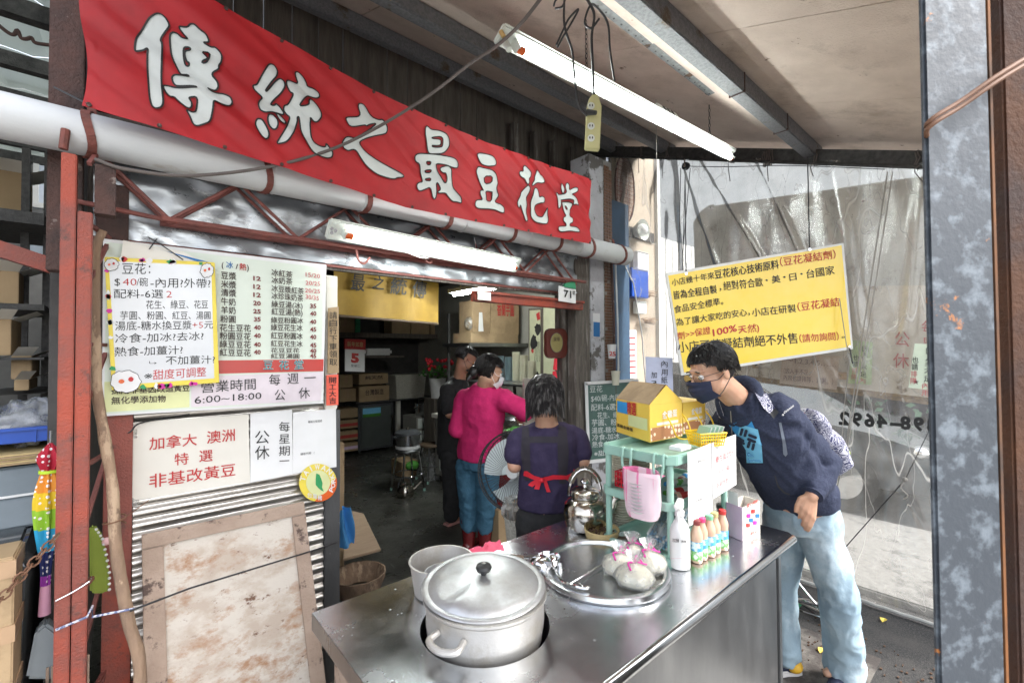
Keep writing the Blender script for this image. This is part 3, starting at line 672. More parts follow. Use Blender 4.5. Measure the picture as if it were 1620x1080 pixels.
lettering(cb, m_chalkink, [L_(c6, a, x, y, x2, y2, h, .01, 0) for a, x, y, x2, y2, h in (
    ('豆花', 933, 621, 953, 620, 11), ('$40/碗-內用', 935, 636, 980, 633, 11), ('配料-6選2', 935, 650, 978, 648, 11), ('花生、綠豆', 945, 662, 985, 660, 10),
    ('芋圓、粉圓', 936, 674, 984, 672, 11), ('湯底-糖水換', 936, 686, 984, 683, 10), ('冷食-加冰', 937, 697, 980, 694, 10), ('熱食-加薑汁', 937, 708, 982, 705, 10), ('※甜度可調', 940, 722, 984, 718, 9))])
for k, (px_, py_, lab) in enumerate(((968, 541, 'upper paper cup fixed on the wall, printed 25'), (974, 583, 'lower paper cup fixed on the wall above the chalkboard'))):
    c = at(px_, py_ + 26, y=2.2); t = thing('paper_cup', lab, 'cup', c, 'cups fixed beside the pillar')
    MB().lathe([(.026, 0), (.036, .11), (.038, .113), (.035, .113), (.026, .01), (0, .01)], c, 20).build('cup_wall', m_cup if k else m_white, t)
    if k == 0: lettering(t, m_redink, [L_(PY(2.2 - .036), '25', 964, 563, 974, 564, 9, .03, 0)])

# ================================================================== SHUTTER and things on it
shx0, shx1 = rx1 + .003, at(512, 780, y=2.3).x
sh = thing('roller_shutter', 'half closed steel roller shutter behind the stained board', 'shutter', ((shx0 + shx1) / 2, 2.31, 0))
z = .02; i = 0
while z < 1.44:
    prof = [(0, 0), (-.004, .004), (-.012, .012), (-.015, .022), (-.012, .032), (-.004, .040), (0, .044), (0, .047)]
    vs = []; fs = []
    for j, (dy, dz) in enumerate(prof): vs += [(shx0, 2.31 + dy, z + dz), (shx1, 2.31 + dy, z + dz)]
    for j in range(len(prof) - 1): fs.append((2 * j, 2 * j + 1, 2 * j + 3, 2 * j + 2))
    MB().add(vs, fs).build('slat', m_redpaint if i in (5, 6) else m_shutter, sh, fix=False, smooth=50); z += .0475; i += 1
MB().b2((shx0, 2.32, 0), (shx1, 2.34, 1.44)).build('backing', m_black, sh)
jb = thing('door_jamb', 'black painted jamb board with white drips beside the shutter', 'board', ((shx1 + .04), 2.31, 0))
MB().b2((shx1 + .002, 2.285, 0), (at(538, 800, y=2.285).x, 2.36, 1.33)).build('board', m_blackboard, jb, bev=.003)
MB().b2((shx1 + .002, 2.285, 1.335), (at(534, 500, y=2.285).x, 2.36, 2.0)).build('board', m_cream, jb, bev=.003)
# menu board
S = PY(2.22)
mn = thing('menu_board', 'printed price menu board with red band above the shutter', 'menu', at(340, 655, y=2.24))
MB().slab([S.hit(*q, -.012) for q in ((161, 659), (513, 638), (518, 418), (163, 376))], (0, -1, 0), .012).build('panel', m_white, mn, bev=.002)
def pch(root, name, q, mat, off=.001, pl=S): return MB().slab([pl.hit(*v, off) for v in q], (0, -1, 0), .001).build(name, mat, root)
pch(mn, 'printed_field', [(165, 655), (508, 635), (513, 423), (168, 382)], m_menu, -.010)
pch(mn, 'red_band', [(345, 591), (512, 587), (513, 568), (345, 570)], m_menured, -.008)
pch(mn, 'pink_band', [(303, 644), (508, 634), (512, 588), (303, 596)], m_menupink, -.008)
pch(mn, 'yellow_band', [(165, 652), (300, 644), (300, 600), (165, 604)], m_menuyel, -.008)
o1 = -.005
def LL(items, pl=S, off=o1, bold=.02): return [L_(pl, a, x, y, x2, y2, h, bold, off) for a, x, y, x2, y2, h in items]
lettering(mn, m_ink2, LL([('豆漿', 350, 441, 374, 443, 12), ('米漿', 350, 455, 374, 457, 12), ('清漿', 350, 468, 374, 470, 12), ('牛奶', 350, 482, 373, 484, 12), ('羊奶', 350, 496, 373, 497, 12),
    ('粉圓', 349, 510, 373, 511, 12), ('花生豆花', 348, 524, 397, 525, 12), ('粉圓豆花', 348, 537, 397, 538, 12), ('綠豆豆花', 348, 550, 397, 551, 12), ('紅豆豆花', 348, 563, 397, 564, 12),
    ('冰紅茶', 430, 436, 463, 440, 11), ('冰奶茶', 430, 448, 463, 451, 11), ('冰豆漿紅茶', 430, 461, 481, 466, 11), ('冰珍珠奶茶', 430, 473, 480, 477, 11), ('綠豆湯(冰)', 430, 486, 479, 489, 11), ('紅豆湯(熱)', 430, 498, 479, 500, 11),
    ('綠豆粉圓冰', 429, 511, 480, 512, 10), ('綠豆花生冰', 429, 523, 479, 524, 11), ('紅豆粉圓冰', 429, 536, 479, 537, 11), ('紅豆花生冰', 429, 548, 479, 549, 10), ('花豆豆花', 429, 558, 474, 558, 8), ('紅豆湯圓', 429, 567, 474, 567, 8),
    ('(', 351, 424, 354, 424, 11), ('/', 373, 426, 377, 426, 10), (')', 391, 428, 394, 428, 11)]))
lettering(mn, m_blueink, LL([('冰', 358, 424, 369, 425, 11)]), 'blue_lettering')
lettering(mn, m_redink, LL([('熱', 379, 427, 390, 428, 11)]), 'red_lettering')
lettering(mn, m_brownink, LL([('12', 401, 444, 413, 445, 9), ('12', 401, 457, 413, 458, 9), ('12', 401, 470, 413, 471, 9), ('20', 401, 483, 413, 484, 9), ('25', 401, 496, 413, 497, 9)] + [(t, 402, y, 413, y, 9) for t, y in (('35', 509), ('40', 522), ('40', 535), ('40', 549), ('40', 561))] +
    [(t, 491, y, 501, y, 9) for t, y in (('35', 488), ('40', 500), ('40', 513), ('45', 525), ('40', 537), ('45', 550), ('40', 559), ('45', 567))], bold=.03), 'price_lettering')
lettering(mn, m_pinkred, LL([('15/20', 484, 438, 507, 441, 9), ('20/25', 484, 451, 507, 453, 9), ('20/25', 483, 463, 507, 465, 9), ('30/35', 484, 473, 505, 476, 9)], bold=.01), 'price_lettering')
lettering(mn, m_chalkink, LL([('豆', 417, 585, 432, 585, 15), ('花', 442, 585, 457, 585, 15), ('堂', 466, 585, 480, 584, 15)], bold=.05), 'white_outline_lettering')
lettering(mn, m_tealink, LL([('豆', 417, 585, 432, 585, 15), ('花', 442, 585, 457, 585, 15), ('堂', 466, 585, 480, 584, 15)], off=o1 + .002, bold=.01), 'teal_lettering')
lettering(mn, m_ink, LL([('營業時間', 318, 622, 405, 616, 19), ('6:00~18:00', 308, 640, 414, 632, 15), ('每', 426, 610, 444, 609, 18), ('週', 455, 608, 473, 607, 18), ('一', 481, 607, 501, 606, 18), ('公', 435, 634, 452, 633, 18), ('休', 473, 631, 491, 630, 18)], bold=.0))
lettering(mn, m_ink2, LL([('採用非基因改造黃豆', 176, 624, 300, 619, 13), ('無化學添加物', 176, 640, 262, 636, 12)], bold=.02))
# handwritten sheet
S2 = PY(2.19)
hw = thing('handwritten_menu', 'handwritten laminated price sheet with yellow border hanging over the menu', 'menu sheet', at(255, 612, y=2.19))
MB().slab([S2.hit(*q) for q in ((177, 617), (347, 605), (340, 415), (165, 406))], (0, -1, 0), .005).build('yellow_border', m_yelborder, hw, bev=.002)
pch(hw, 'white_sheet', [(184, 609), (339, 598), (334, 420), (172, 413)], m_hand, .001, S2)
def HL(items, bold=-.008): return [L_(S2, a, x, y, x2, y2, h, bold, .0025) for a, x, y, x2, y2, h in items]
lettering(hw, m_ink, HL([('豆花：', 193, 434, 238, 434, 18), ('$', 181, 453, 190, 453, 15), ('/碗', 216, 453, 234, 453, 14), ('-內用?外帶?', 238, 455, 333, 456, 16), ('配料-6選', 180, 472, 258, 472, 15), ('花生、綠豆、花豆', 231, 489, 329, 488, 14),
    ('芋圓、粉圓、紅豆、湯圓', 190, 506, 333, 505, 14), ('湯底-糖水換豆漿', 182, 523, 303, 521, 15), ('元', 323, 520, 337, 520, 13), ('冷食-加冰?去冰?', 182, 543, 322, 538, 15), ('熱食-加薑汁?', 181, 564, 289, 560, 15), ('不加薑汁?', 262, 577, 340, 575, 14), ('※', 228, 601, 241, 600, 13), ('⤷', 236, 578, 248, 577, 9)]))
lettering(hw, m_redink, HL([('40', 194, 453, 216, 453, 15), ('2', 263, 472, 272, 472, 14), ('+5', 304, 520, 321, 520, 13), ('甜度可調整', 242, 601, 326, 595, 16)]), 'red_lettering')
def blob(root, pl, cx, cy, rx, ry, mat, off, name, n=18, wob=.08, seed=0):
    rnd = random.Random(seed); pts = [(cx + rx * math.cos(2 * math.pi * i / n) * (1 + rnd.uniform(-wob, wob)), cy + ry * math.sin(2 * math.pi * i / n) * (1 + rnd.uniform(-wob, wob))) for i in range(n)]
    return MB().poly([pts], lambda x, y: pl.hit(x, y, off)).build(name, mat, root)
for k, (cx, cy, rx, ry) in enumerate(((199, 603, 23, 17), (327, 428, 10, 11), (176, 419, 11, 9))):
    blob(hw, S2, cx, cy, rx + 1, ry + 1, m_ink, .003, 'drawn_cloud_outline', 24, .1, k); blob(hw, S2, cx, cy, rx, ry, m_white, .0045, 'drawn_cloud', 24, .1, k)
    blob(hw, S2, cx - rx * .3, cy, rx * .2, ry * .2, m_orange, .006, 'drawn_dot'); blob(hw, S2, cx + rx * .35, cy - ry * .2, rx * .18, ry * .22, m_redink, .006, 'drawn_dot')
rnd = random.Random(3)
for k in range(26):
    t = rnd.random(); e = k % 3
    if e == 0: cx, cy = 190 + t * 145, 410 + t * 8
    elif e == 1: cx, cy = 168 + t * 12, 420 + t * 190
    else: cx, cy = 215 + t * 125, 613 - t * 9
    blob(hw, S2, cx, cy, 3 + rnd.random() * 2.5, 2.5 + rnd.random() * 2, rnd.choice([m_white, m_greenink, m_redink, m_white, m_magenta]), .003, 'drawn_flower', 10, .35, k)
MB().tube([at(234, 375, y=2.2), at(252, 385, y=2.185), at(290, 411, y=2.18)], .0022, 5).tube([at(248, 378, y=2.2), at(236, 394, y=2.185)], .0022, 5).build('hanging_string', m_cable, hw)
cn = thing('card_sheet', 'old card with blue tape edge tucked behind the handwritten sheet', 'card', at(250, 410, y=2.2))
MB().slab([PY(2.2).hit(*q) for q in ((190, 412), (335, 422), (290, 398), (195, 380))], (0, -1, 0), .002).build('card', m_cream, cn)
MB().slab([PY(2.197).hit(*q) for q in ((262, 397), (340, 423), (340, 417), (200, 381), (199, 386), (262, 402))][:4], (0, -1, 0), .001).build('blue_tape', m_blueink, cn)
# strips right of menu
S3 = PY(2.27)
v1 = sign('paper_strip', 'brown paper strip with black writing beside the menu board', 'notice', S3, [(518, 591), (536, 590), (536, 485), (519, 487)], m_kraft2, t=.002)
lettering(v1, m_ink, [L_(S3, c, 521, 504 + i * 12.3, 533, 504 + i * 12.3, 11, 0) for i, c in enumerate('請自行下車領取')])
v2 = sign('red_couplet', 'small orange red paper couplet below the brown strip', 'notice', S3, [(516, 641), (535, 640), (535, 592), (516, 593)], m_orangepaper, t=.002, off=.003)
lettering(v2, m_ink, [L_(S3, c, 520, 606 + i * 10.8, 531, 606 + i * 10.8, 10, .02, .006) for i, c in enumerate('開工大吉')])
# white soybean sign and notices on shutter
S4 = PY(2.285)
ws = thing('soybean_sign', 'white board with red writing about soybeans on the shutter', 'sign', at(300, 790, y=2.285))
MB().slab([S4.hit(*q) for q in ((208, 792), (396, 762), (393, 655), (208, 668))], (0, -1, 0), .005).build('panel', m_cream, ws)
lettering(ws, m_redink, [L_(S4, a, x, y, x2, y2, h, .012, .003) for a, x, y, x2, y2, h in (('加拿大', 236, 712, 311, 704, 20), ('澳洲', 327, 702, 371, 697, 20), ('特', 276, 736, 298, 734, 19), ('選', 315, 731, 336, 729, 19), ('非基改黃豆', 236, 772, 372, 752, 22))])
MB().tube(cr([at(195, 688, y=2.27), at(207, 682, y=2.26), at(225, 668, y=2.27), at(300, 655, y=2.275)], 5), .003, 5).build('twisted_wire', m_cable, ws)
for (cx, cy) in ((200, 684), (203, 795)):
    MB().grid(8, 5, lambda u, v: S4.hit(cx - 9 + u * 26, cy - 7 + v * 14 + 2 * math.sin(u * 9), .004 + .004 * math.sin(u * 20 + v * 7))).build('crumpled_clear_tape', m_film_bag, ws, fix=False)
wn = thing('closing_notice', 'white paper notice with black weekly closing day writing', 'notice', at(430, 757, y=2.28))
MB().slab([S4.hit(*q, .001) for q in ((396, 763), (463, 750), (462, 648), (396, 654))], (0, -1, 0), .002).build('sheet', m_white, wn)
lettering(wn, m_ink, [L_(S4, c, 403, y, 426, y - 2, 22, 0, .004) for c, y in (('公', 703), ('休', 727))] + [L_(S4, c, 441, y, 458, y - 1, 16, -.005, .004) for c, y in (('每', 683), ('星', 702), ('期', 721), ('一', 737))])
qn = thing('payment_notice', 'white paper notice with small print beside the closing notice', 'notice', at(495, 740, y=2.28))
MB().slab([S4.hit(*q, .003) for q in ((463, 749), (532, 738), (531, 646), (463, 652))], (0, -1, 0), .002).build('sheet', m_white, qn)
lettering(qn, m_ink, [L_(S4, '轉帳付款連結', 487, 669, 509, 667, 4, 0, .005), L_(S4, '轉帳代碼：(', 475, 720, 497, 717, 4, 0, .005), L_(S4, '0000 0000', 500, 717, 523, 714, 4, 0, .005)][:2])
# round pork sticker
rs = thing('round_sticker', 'round yellow and orange Taiwan pork sticker on the shutter', 'sticker', at(503, 792, y=2.27))
S5 = PY(2.27)
def disc(root, pl, cx, cy, rx, ry, mat, off, name, a0=0, a1=360):
    n = 32; pts = [(cx + rx * math.cos(R(a0 + (a1 - a0) * i / n)), cy + ry * math.sin(R(a0 + (a1 - a0) * i / n))) for i in range(n if a1 - a0 == 360 else n + 1)]
    return MB().poly([pts], lambda x, y: pl.hit(x, y, off)).build(name, mat, root, fix=True)
disc(rs, S5, 503, 763, 30, 30, m_yelborder, 0, 'yellow_disc'); disc(rs, S5, 503, 763, 30, 30, m_orange, .001, 'orange_arc', -15, 100)
disc(rs, S5, 503, 763, 19, 20, m_menuyel, .002, 'inner_disc')
MB().poly([[(500, 748), (505, 750), (508, 757), (510, 764), (509, 770), (512, 777), (508, 775), (503, 771), (499, 766), (499, 757)]], lambda x, y: S5.hit(x, y, .0035)).build('island_shape', m_greenink, rs)
ln = []
for i, c in enumerate('TAIWAN'):
    a = R(195 + i * 24); cx, cy = 503 + 24 * math.cos(a), 763 + 24 * math.sin(a); ux, uy = -math.sin(a), math.cos(a); nx, ny = math.cos(a), math.sin(a)
    b0 = (cx - ux * 4 - nx * 4, cy - uy * 4 - ny * 4); ln.append((c, S5.hit(*b0, .0035), S5.hit(b0[0] + ux * 8, b0[1] + uy * 8, .0035), S5.hit(b0[0] + nx * 11, b0[1] + ny * 11, .0035), .02))
lettering(rs, m_white, ln + [])
ln = []
for i, c in enumerate('PORK'):
    a = R(28 - i * 17); cx, cy = 503 + 24 * math.cos(a), 763 + 24 * math.sin(a); ux, uy = math.sin(a), -math.cos(a); nx, ny = -math.cos(a), -math.sin(a)
    b0 = (cx - ux * 3 - nx * 4, cy - uy * 3 - ny * 4); ln.append((c, S5.hit(*b0, .0035), S5.hit(b0[0] + ux * 7, b0[1] + uy * 7, .0035), S5.hit(b0[0] + nx * 9, b0[1] + ny * 9, .0035), .02))
for i, c in enumerate('台灣豬'):
    ln.append(L_(S5, c, 486 + i * 8, 786 + i * 2.2, 493 + i * 8, 787 + i * 2, 8, .02, .0035))
lettering(rs, m_white, ln)
# stained board leaning on shutter
wb = thing('stained_board', 'big stained white board with brown frame leaning on the shutter', 'board', (.3, 2.1, 0))
tl, tr_, = at(224, 845, y=2.2), at(480, 793, y=2.2)
tl2 = V((tl.x, 2.2, tl.z)); tr2 = V((tr_.x, 2.2, tr_.z))
bl, br = V((tl.x + .015, 1.95, .0)), V((tr_.x + .045, 1.95, 0))
nb = (tr2 - tl2).cross(bl - tl2).normalized(); nb = nb if nb.y < 0 else -nb
def bq(u, v): return tl2.lerp(tr2, u).lerp(bl.lerp(br, u), v)
MB().slab([bq(0, 1), bq(1, 1), bq(1, 0), bq(0, 0)], nb, .02).build('panel', m_ply, wb, bev=.002)
for (u0, u1, v0, v1) in ((0, 1, 0, .055), (0, .11, .057, 1), (.9, 1, .057, 1)):
    MB().slab([bq(u0, v1) + nb * .012, bq(u1, v1) + nb * .012, bq(u1, v0) + nb * .012, bq(u0, v0) + nb * .012], nb, .011).build('frame_strip', m_plyframe, wb, bev=.002)
# stick
sk = cr([at(163, 365, y=2.12), at(152, 395, y=2.12), at(150, 470, y=2.11), at(152, 600, y=2.1), at(165, 690, y=2.08), at(178, 770, y=2.05), at(184, 870, y=2.03), at(203, 980, y=2.0), at(222, 1078, y=1.97), V((.03, 1.93, 0))], 8)
stk = thing('wooden_stick', 'long crooked bare branch leaning beside the red column', 'stick', (sk[-1].x, sk[-1].y, 0))
MB().tube(sk, [.014 + .0035 * noise.noise(p * 14) + .006 * (1 - p.z / 2.1) for p in sk], 12).build('branch', m_stick, stk)
MB().tube(cr([at(152, 396, y=2.12), at(143, 392, y=2.12), at(140, 400, y=2.12)], 3), [.012, .01, .011, .01, .009, .008, .006], 8).build('fork_stub', m_stick, stk)
p = sk[int(len(sk) * .62)]
MB().tube(cr([p + V((.03 * math.cos(a), .03 * math.sin(a), .004 * a)) for a in [k * .7 for k in range(12)]], 2), .0025, 5).tube([p, p + V((.09, .02, .06))], .0015, 5).build('binding_wire', m_rustwire, stk)
# glove on column
gl = thing('olive_mitt', 'olive green cloth mitt with toothed edge hanging on the column', 'mitt', at(157, 940, y=2.14))
mb = MB(); gp = [(141, 834), (150, 832), (160, 845), (167, 870), (172, 905), (173, 932), (166, 939), (150, 939), (142, 938)]
a_ = [PY(2.13).hit(*q) for q in gp]; mb.v = [p for p in a_] + [p + V((0, .03, 0)) for p in a_]; n = len(a_)
mb.f = [tuple(range(n)), tuple(reversed(range(n, 2 * n)))] + [(i, (i + 1) % n, n + (i + 1) % n, n + i) for i in range(n)]; mb.m = [0] * len(mb.f)
mb.build('mitt', m_glove, gl, bev=.006)
for i in range(13):
    t = i / 12; q = [(152, 837), (162, 852), (168, 877), (173, 905), (173, 932)]; k_ = min(3, int(t * 4)); f = t * 4 - k_; x = q[k_][0] + (q[k_ + 1][0] - q[k_][0]) * f; y = q[k_][1] + (q[k_ + 1][1] - q[k_][1]) * f
    MB().ell(PY(2.135).hit(x, y), .005, n=6, k=4).build('white_tooth', m_white, gl)
MB().ell(PY(2.14).hit(168, 856), (.014, .01, .014), n=10, k=6).build('pink_tab', M('pink_cloth', (.8, .5, .5), .8), gl)
# umbrella
um = thing('umbrella', 'folded rainbow umbrella with white dots hanging left of the column', 'umbrella', at(74, 960, y=2.16))
top, bot = at(80, 700, y=2.16), at(72, 925, y=2.16); ax = (bot - top); Lu = ax.length; Tm = Matrix.Translation(top) @ ax.to_track_quat('Z', 'Y').to_matrix().to_4x4()
seg = [(0, .10), (.13, .25), (.25, .42), (.42, .58), (.58, .75), (.75, .93), (.93, .985)]
wid = lambda t: .004 + .034 * math.sin(min(1, t * 1.05 + .0) * math.pi * .62 + .05) if t > .13 else .006 + .22 * t * (1.6 if t > .05 else 1)
wid = lambda t: max(.004, [.004, .035, .02, .03, .036, .036, .03, .024, .018, .013, .012][min(10, int(t * 10))] * (1 - (t * 10 % 1)) + [.035, .02, .03, .036, .036, .03, .024, .018, .013, .012, .012][min(10, int(t * 10))] * (t * 10 % 1))
bounds = [0, .19, .34, .46, .6, .76, .93, 1.0]
for k in range(7):
    t0, t1 = bounds[k], bounds[k + 1]; pr = [(wid(t0 + (t1 - t0) * j / 5), Lu * (t0 + (t1 - t0) * j / 5)) for j in range(6)]
    MB().lathe(pr, n=40, T=Tm, rfun=lambda a, kk, z: .86 + .2 * math.sin(a * 8 + z * 9)).build('canopy_fold', m_rain[k], um, fix=False, smooth=60)
MB().tube([bot, bot + ax.normalized() * .095], [.013, .016], 14).build('handle', m_pinkpl, um)
MB().tube([top, top - ax.normalized() * .04], .004, 6).build('tip', m_chrome, um)
MB().tube([Tm @ V((0, 0, Lu * .19)), Tm @ V((0, 0, Lu * .21))], .027, 14).build('binding_strap', M('lime_strap', (.45, .65, .03), .6), um)
# chain and ropes at the left
mb = MB()
def chain_links(p, q, n, rad, nm, lab, cat='chain'):
    t = thing(nm, lab, cat, (p + q) / 2 - V((0, 0, .02)))
    d = (q - p) / n
    for i in range(n):
        c = p + d * (i + .5); u = d.normalized(); s_ = u.cross(V((0, 0, 1))).normalized(); w_ = u.cross(s_) if i % 2 else s_
        pts = [c + u * (.72 * d.length * math.cos(a)) + w_ * rad * math.sin(a) for a in [k * math.pi / 4 for k in range(8)]]
        MB().tube(pts, rad * .24, 5, closed=True).build('link', m_rustwire, t)
    return t
chain_links(at(-10, 960, y=1.95), at(92, 845, y=1.98), 9, .012, 'chain', 'rusty chain crossing behind the rainbow umbrella')
rp1 = thing('blue_rope', 'blue and white twisted rope tied round the red column', 'rope', at(150, 960, y=1.98))
MB().tube([at(88, 996, y=1.985), at(138, 975, y=1.985), at(146, 958, y=2.02), at(146, 975, y=2.0), at(212, 962, y=1.97)], .004, 6).build('rope', m_bluerope, rp1)
bc = thing('stretched_cord', 'thin black cord stretched across the stained board to the jamb', 'cord', at(350, 910, y=1.95))
MB().tube([at(205, 966, y=1.96), at(300, 930, y=1.98), at(480, 875, y=2.1), at(532, 858, y=2.27)], .0035, 6).build('cord', m_cable, bc)
wr = thing('tie_wire', 'thin grey wire looped across the red column above the blue rope', 'wire', at(115, 940, y=1.98))
MB().tube(cr([at(88, 950, y=1.985), at(115, 936, y=1.985), at(140, 920, y=1.985), at(144, 912, y=2.01)], 3), .0022, 5).build('wire', m_chrome, wr)

# ================================================================== FACADE LAMP
def lamp(name, label, p0, p1, up, wid_, tube_off, houscol=m_enamel):
    """batten fitting from p0 to p1, face normal n = -up"""
    d = (p1 - p0).normalized(); up = V(up).normalized(); sd = d.cross(up).normalized()
    t = thing(name, label, 'fluorescent lamp', (p0 + p1) / 2 - up * .05)
    Lh = (p1 - p0).length
    q = [p0 - sd * wid_ / 2, p1 - sd * wid_ / 2, p1 + sd * wid_ / 2, p0 + sd * wid_ / 2]
    MB().hexa([x - up * .0 for x in q] + [x + up * .022 for x in q]).build('housing', houscol, t, bev=.008)
    tp0 = p0 + d * .07 - up * tube_off; tp1 = p1 - d * .05 - up * tube_off
    MB().tube([tp0 + d * .035, tp1 - d * .02], .0145, 16).build('lit_tube', m_ledtube, t)
    for a, b in ((tp0, tp0 + d * .035), (tp1 - d * .02, tp1)): MB().tube([a, b], .015, 14).build('tube_cap', m_orange, t)
    for a in (tp0, tp1): MB().bar(a + up * tube_off, a - up * .012, .035, .014, up=d).build('lamp_holder', houscol, t, bev=.003)
    return t, d, up, sd
ly = 2.08
p0 = at(518, 362, y=ly); p1 = at(822, 414, y=ly); zm = (p0.z + p1.z) / 2
fl2, d, up, sd = lamp('facade_lamp', 'lit fluorescent lamp in white housing hanging under the gutter pipe', V((p0.x, ly, zm)), V((p1.x, ly, zm - .03)), (0, .8, .6), .1, .032)
for k in range(3): MB().tube([at(525 + 6 * (k % 2), 362 + k * 3, y=2.04), at(525 + 6 * (k % 2), 362 + k * 3, y=2.03)], .008, 10).build('terminal', m_chrome, fl2)
for px_ in (575, 760): p = at(px_, 385, y=ly); MB().tube([(p.x, ly + .02, zm), (p.x, ly + .06, zb + .15)], .003, 5).build('hanger_wire', m_chrome, fl2)
MB().tube(cr([at(607, 378, y=2.04), at(640, 397, y=2.06), at(670, 408, y=2.12), at(690, 404, y=2.16)], 5), .003, 6).build('flex', m_whitepl, fl2)
# hanging lamp under the ceiling
pa_, pb_ = at(786, 52, y=1.02), at(1156, 250, y=1.02); 
# keep it level: use height at its middle
zmid = (pa_.z + pb_.z) / 2
yl = 1.3
A_ = at(790, 55, d=1.75); B_ = at(1158, 246, d=2.95)
fl1, d, up, sd = lamp('hanging_lamp', 'lit fluorescent lamp with orange caps hanging from chains under the awning', A_, B_, (-.1, .45, .88), .085, .04)
MB().tube([A_ + d * .03 - up * .0 - sd * .01, A_ + d * .03 - up * .055 - sd * .01], .013, 14).build('starter', m_enamel, fl1)
MB().tube([A_ + d * .0 + sd * .012, A_ + d * .0 + sd * .012 - up * .035], .009, 12).build('small_starter', M('tan_starter', (.6, .4, .15), .5), fl1)
q = A_ + d * .62 * (B_ - A_).length - sd * .03 + up * .05
MB().box((0, 0, 0), (.2, .06, .06), Matrix.Translation(A_.lerp(B_, .62) + up * .055) @ Matrix((d, sd, up)).transposed().to_4x4()).build('ballast_box', m_enamel, fl1, bev=.004)
for i in range(3): MB().box((0, 0, 0), (.022, .003, .04), Matrix.Translation(A_.lerp(B_, .62) + d * (i - 1) * .04 + up * .055 + sd * -.031) @ Matrix((d, sd, up)).transposed().to_4x4()).build('vent_slot', m_black, fl1)
for i in range(3): MB().box((0, 0, 0), (.022, .003, .04), Matrix.Translation(A_.lerp(B_, .62) + d * (i - 1) * .04 + up * .055 + sd * .031) @ Matrix((d, sd, up)).transposed().to_4x4()).build('vent_slot', m_black, fl1)
for t_, tz in ((.27, 0), (.86, 0)):
    c0 = A_.lerp(B_, t_) + up * .02; c1 = V((c0.x, c0.y, zr(c0.y) - .02)); n = max(6, int((c1 - c0).length / .022))
    mb = MB(); dd = (c1 - c0) / n
    for i in range(n):
        c = c0 + dd * (i + .5); w_ = V((1, 0, 0)) if i % 2 else V((0, 1, 0))
        mb.tube([c + V((0, 0, 1)) * .014 * math.cos(a) + w_ * .006 * math.sin(a) for a in [k * math.pi / 3 for k in range(6)]], .002, 4, closed=True)
    mb.build('chain', m_cable, fl1)
# power strip with cables
yps = 1.0
ps = thing('power_strip', 'yellowed power strip hanging by its cable from the angle bar', 'power strip', at(938, 236, d=1.75))
pd = lambda x, y, d_=1.75: at(x, y, d=d_)
rgt = V((.755, -.655, 0)); c0, c1 = pd(940, 150), pd(938, 232)
body = [(926, 234), (949, 236), (952, 168), (948, 154), (944, 148), (938, 148), (932, 156), (929, 170)]
plp = Pl(pd(940, 190), FW)
f0 = [plp.hit(*q) for q in body]; mb = MB(); n = len(f0); mb.v = f0 + [p + FW * .028 for p in f0]
mb.f = [tuple(range(n)), tuple(reversed(range(n, 2 * n)))] + [(i, n + i, n + (i + 1) % n, (i + 1) % n) for i in range(n)]; mb.m = [0] * len(mb.f)
mb.build('strip_body', m_ivory, ps, bev=.003)
for yy in (168, 200, 219):
    c = plp.hit(935, yy, .001); MB().tube([c, c - FW * .002], .014, 18).build('socket', m_enamel, ps)
    for dx in (-.005, .005): MB().box(c + rgt * dx - FW * .0025 + V((0, 0, .001)), (.003, .003, .008)).build('slot', m_black, ps)
MB().tube([plp.hit(928, 180, .01), plp.hit(941, 185, .03)], [.012, .008], 10).build('plug', m_cable, ps)
def cab(pts, r, mat, parent, name='cable', n=6): return MB().tube(cr([pd(*q) for q in pts], 8), r, n).build(name, mat, parent)
cab([(940, 150), (938, 110), (936, 60), (940, 25), (932, 5), (915, -20)], .0055, m_cable, ps)
cab([(929, 183, 1.7), (915, 165, 1.7), (908, 110, 1.72), (905, 80), (893, 40), (893, -10)], .005, m_cable, ps)
cab([(972, 128), (965, 80), (962, 40), (950, 18), (935, 8), (925, 35), (935, 45), (948, 30)], .0045, m_cable, ps)
cab([(880, 72), (890, 50), (900, 30), (915, 15), (905, 35), (890, 60), (882, 75)], .004, m_cable, ps)
cab([(876, 10), (880, 0), (895, -10), (890, 10), (878, 14)], .004, m_cable, ps)
lcb = thing('long_cable', 'long dusty cable sweeping across the red banner up to the hanging lamp', 'cable', at(540, 240, y=1.95))
pts = [at(150, 252, y=2.04), at(200, 268, y=2.03), at(300, 278, y=2.02), at(420, 265, y=2.0), at(520, 238, y=1.95), at(600, 200, y=1.9), at(680, 150, y=1.8), at(745, 100, y=1.6), at(783, 75, y=1.4), at(822, 40, y=1.2), at(858, -5, y=1.1)]
MB().tube(cr(pts, 8), .0065, 8).build('cable', m_greycable, lcb)

# ================================================================== BANNER
YB = 1.98
def bdisp(x, z):
    a = x * 1.0 + z * 1.6
    d = .022 * noise.noise(V((a * 3.2, (x - z) * .8, 1))) + .012 * noise.noise(V((a * 8, (x - z) * 1.2, 4))) + .010 * math.sin(a * 9 + 2 * noise.noise(V((x * 2, z * 3, 0)))) * (.6 + .4 * math.sin(x * 2))
    e = noise.noise(V((a * 1.7, (x - z) * .6, 7)))
    d += .010 * math.sin(a * 33 + 5 * noise.noise(V((x * 1.5, z * 2, 3)))) * max(0, .35 + 1.6 * e) + .011 * (1 - 2.2 * abs(noise.noise(V((a * 5.5, (x - z) * .9, 12)))))
    return d
PB = PY(YB)
bl_, br_ = at(148, 172, y=YB), at(935, 386, y=YB)
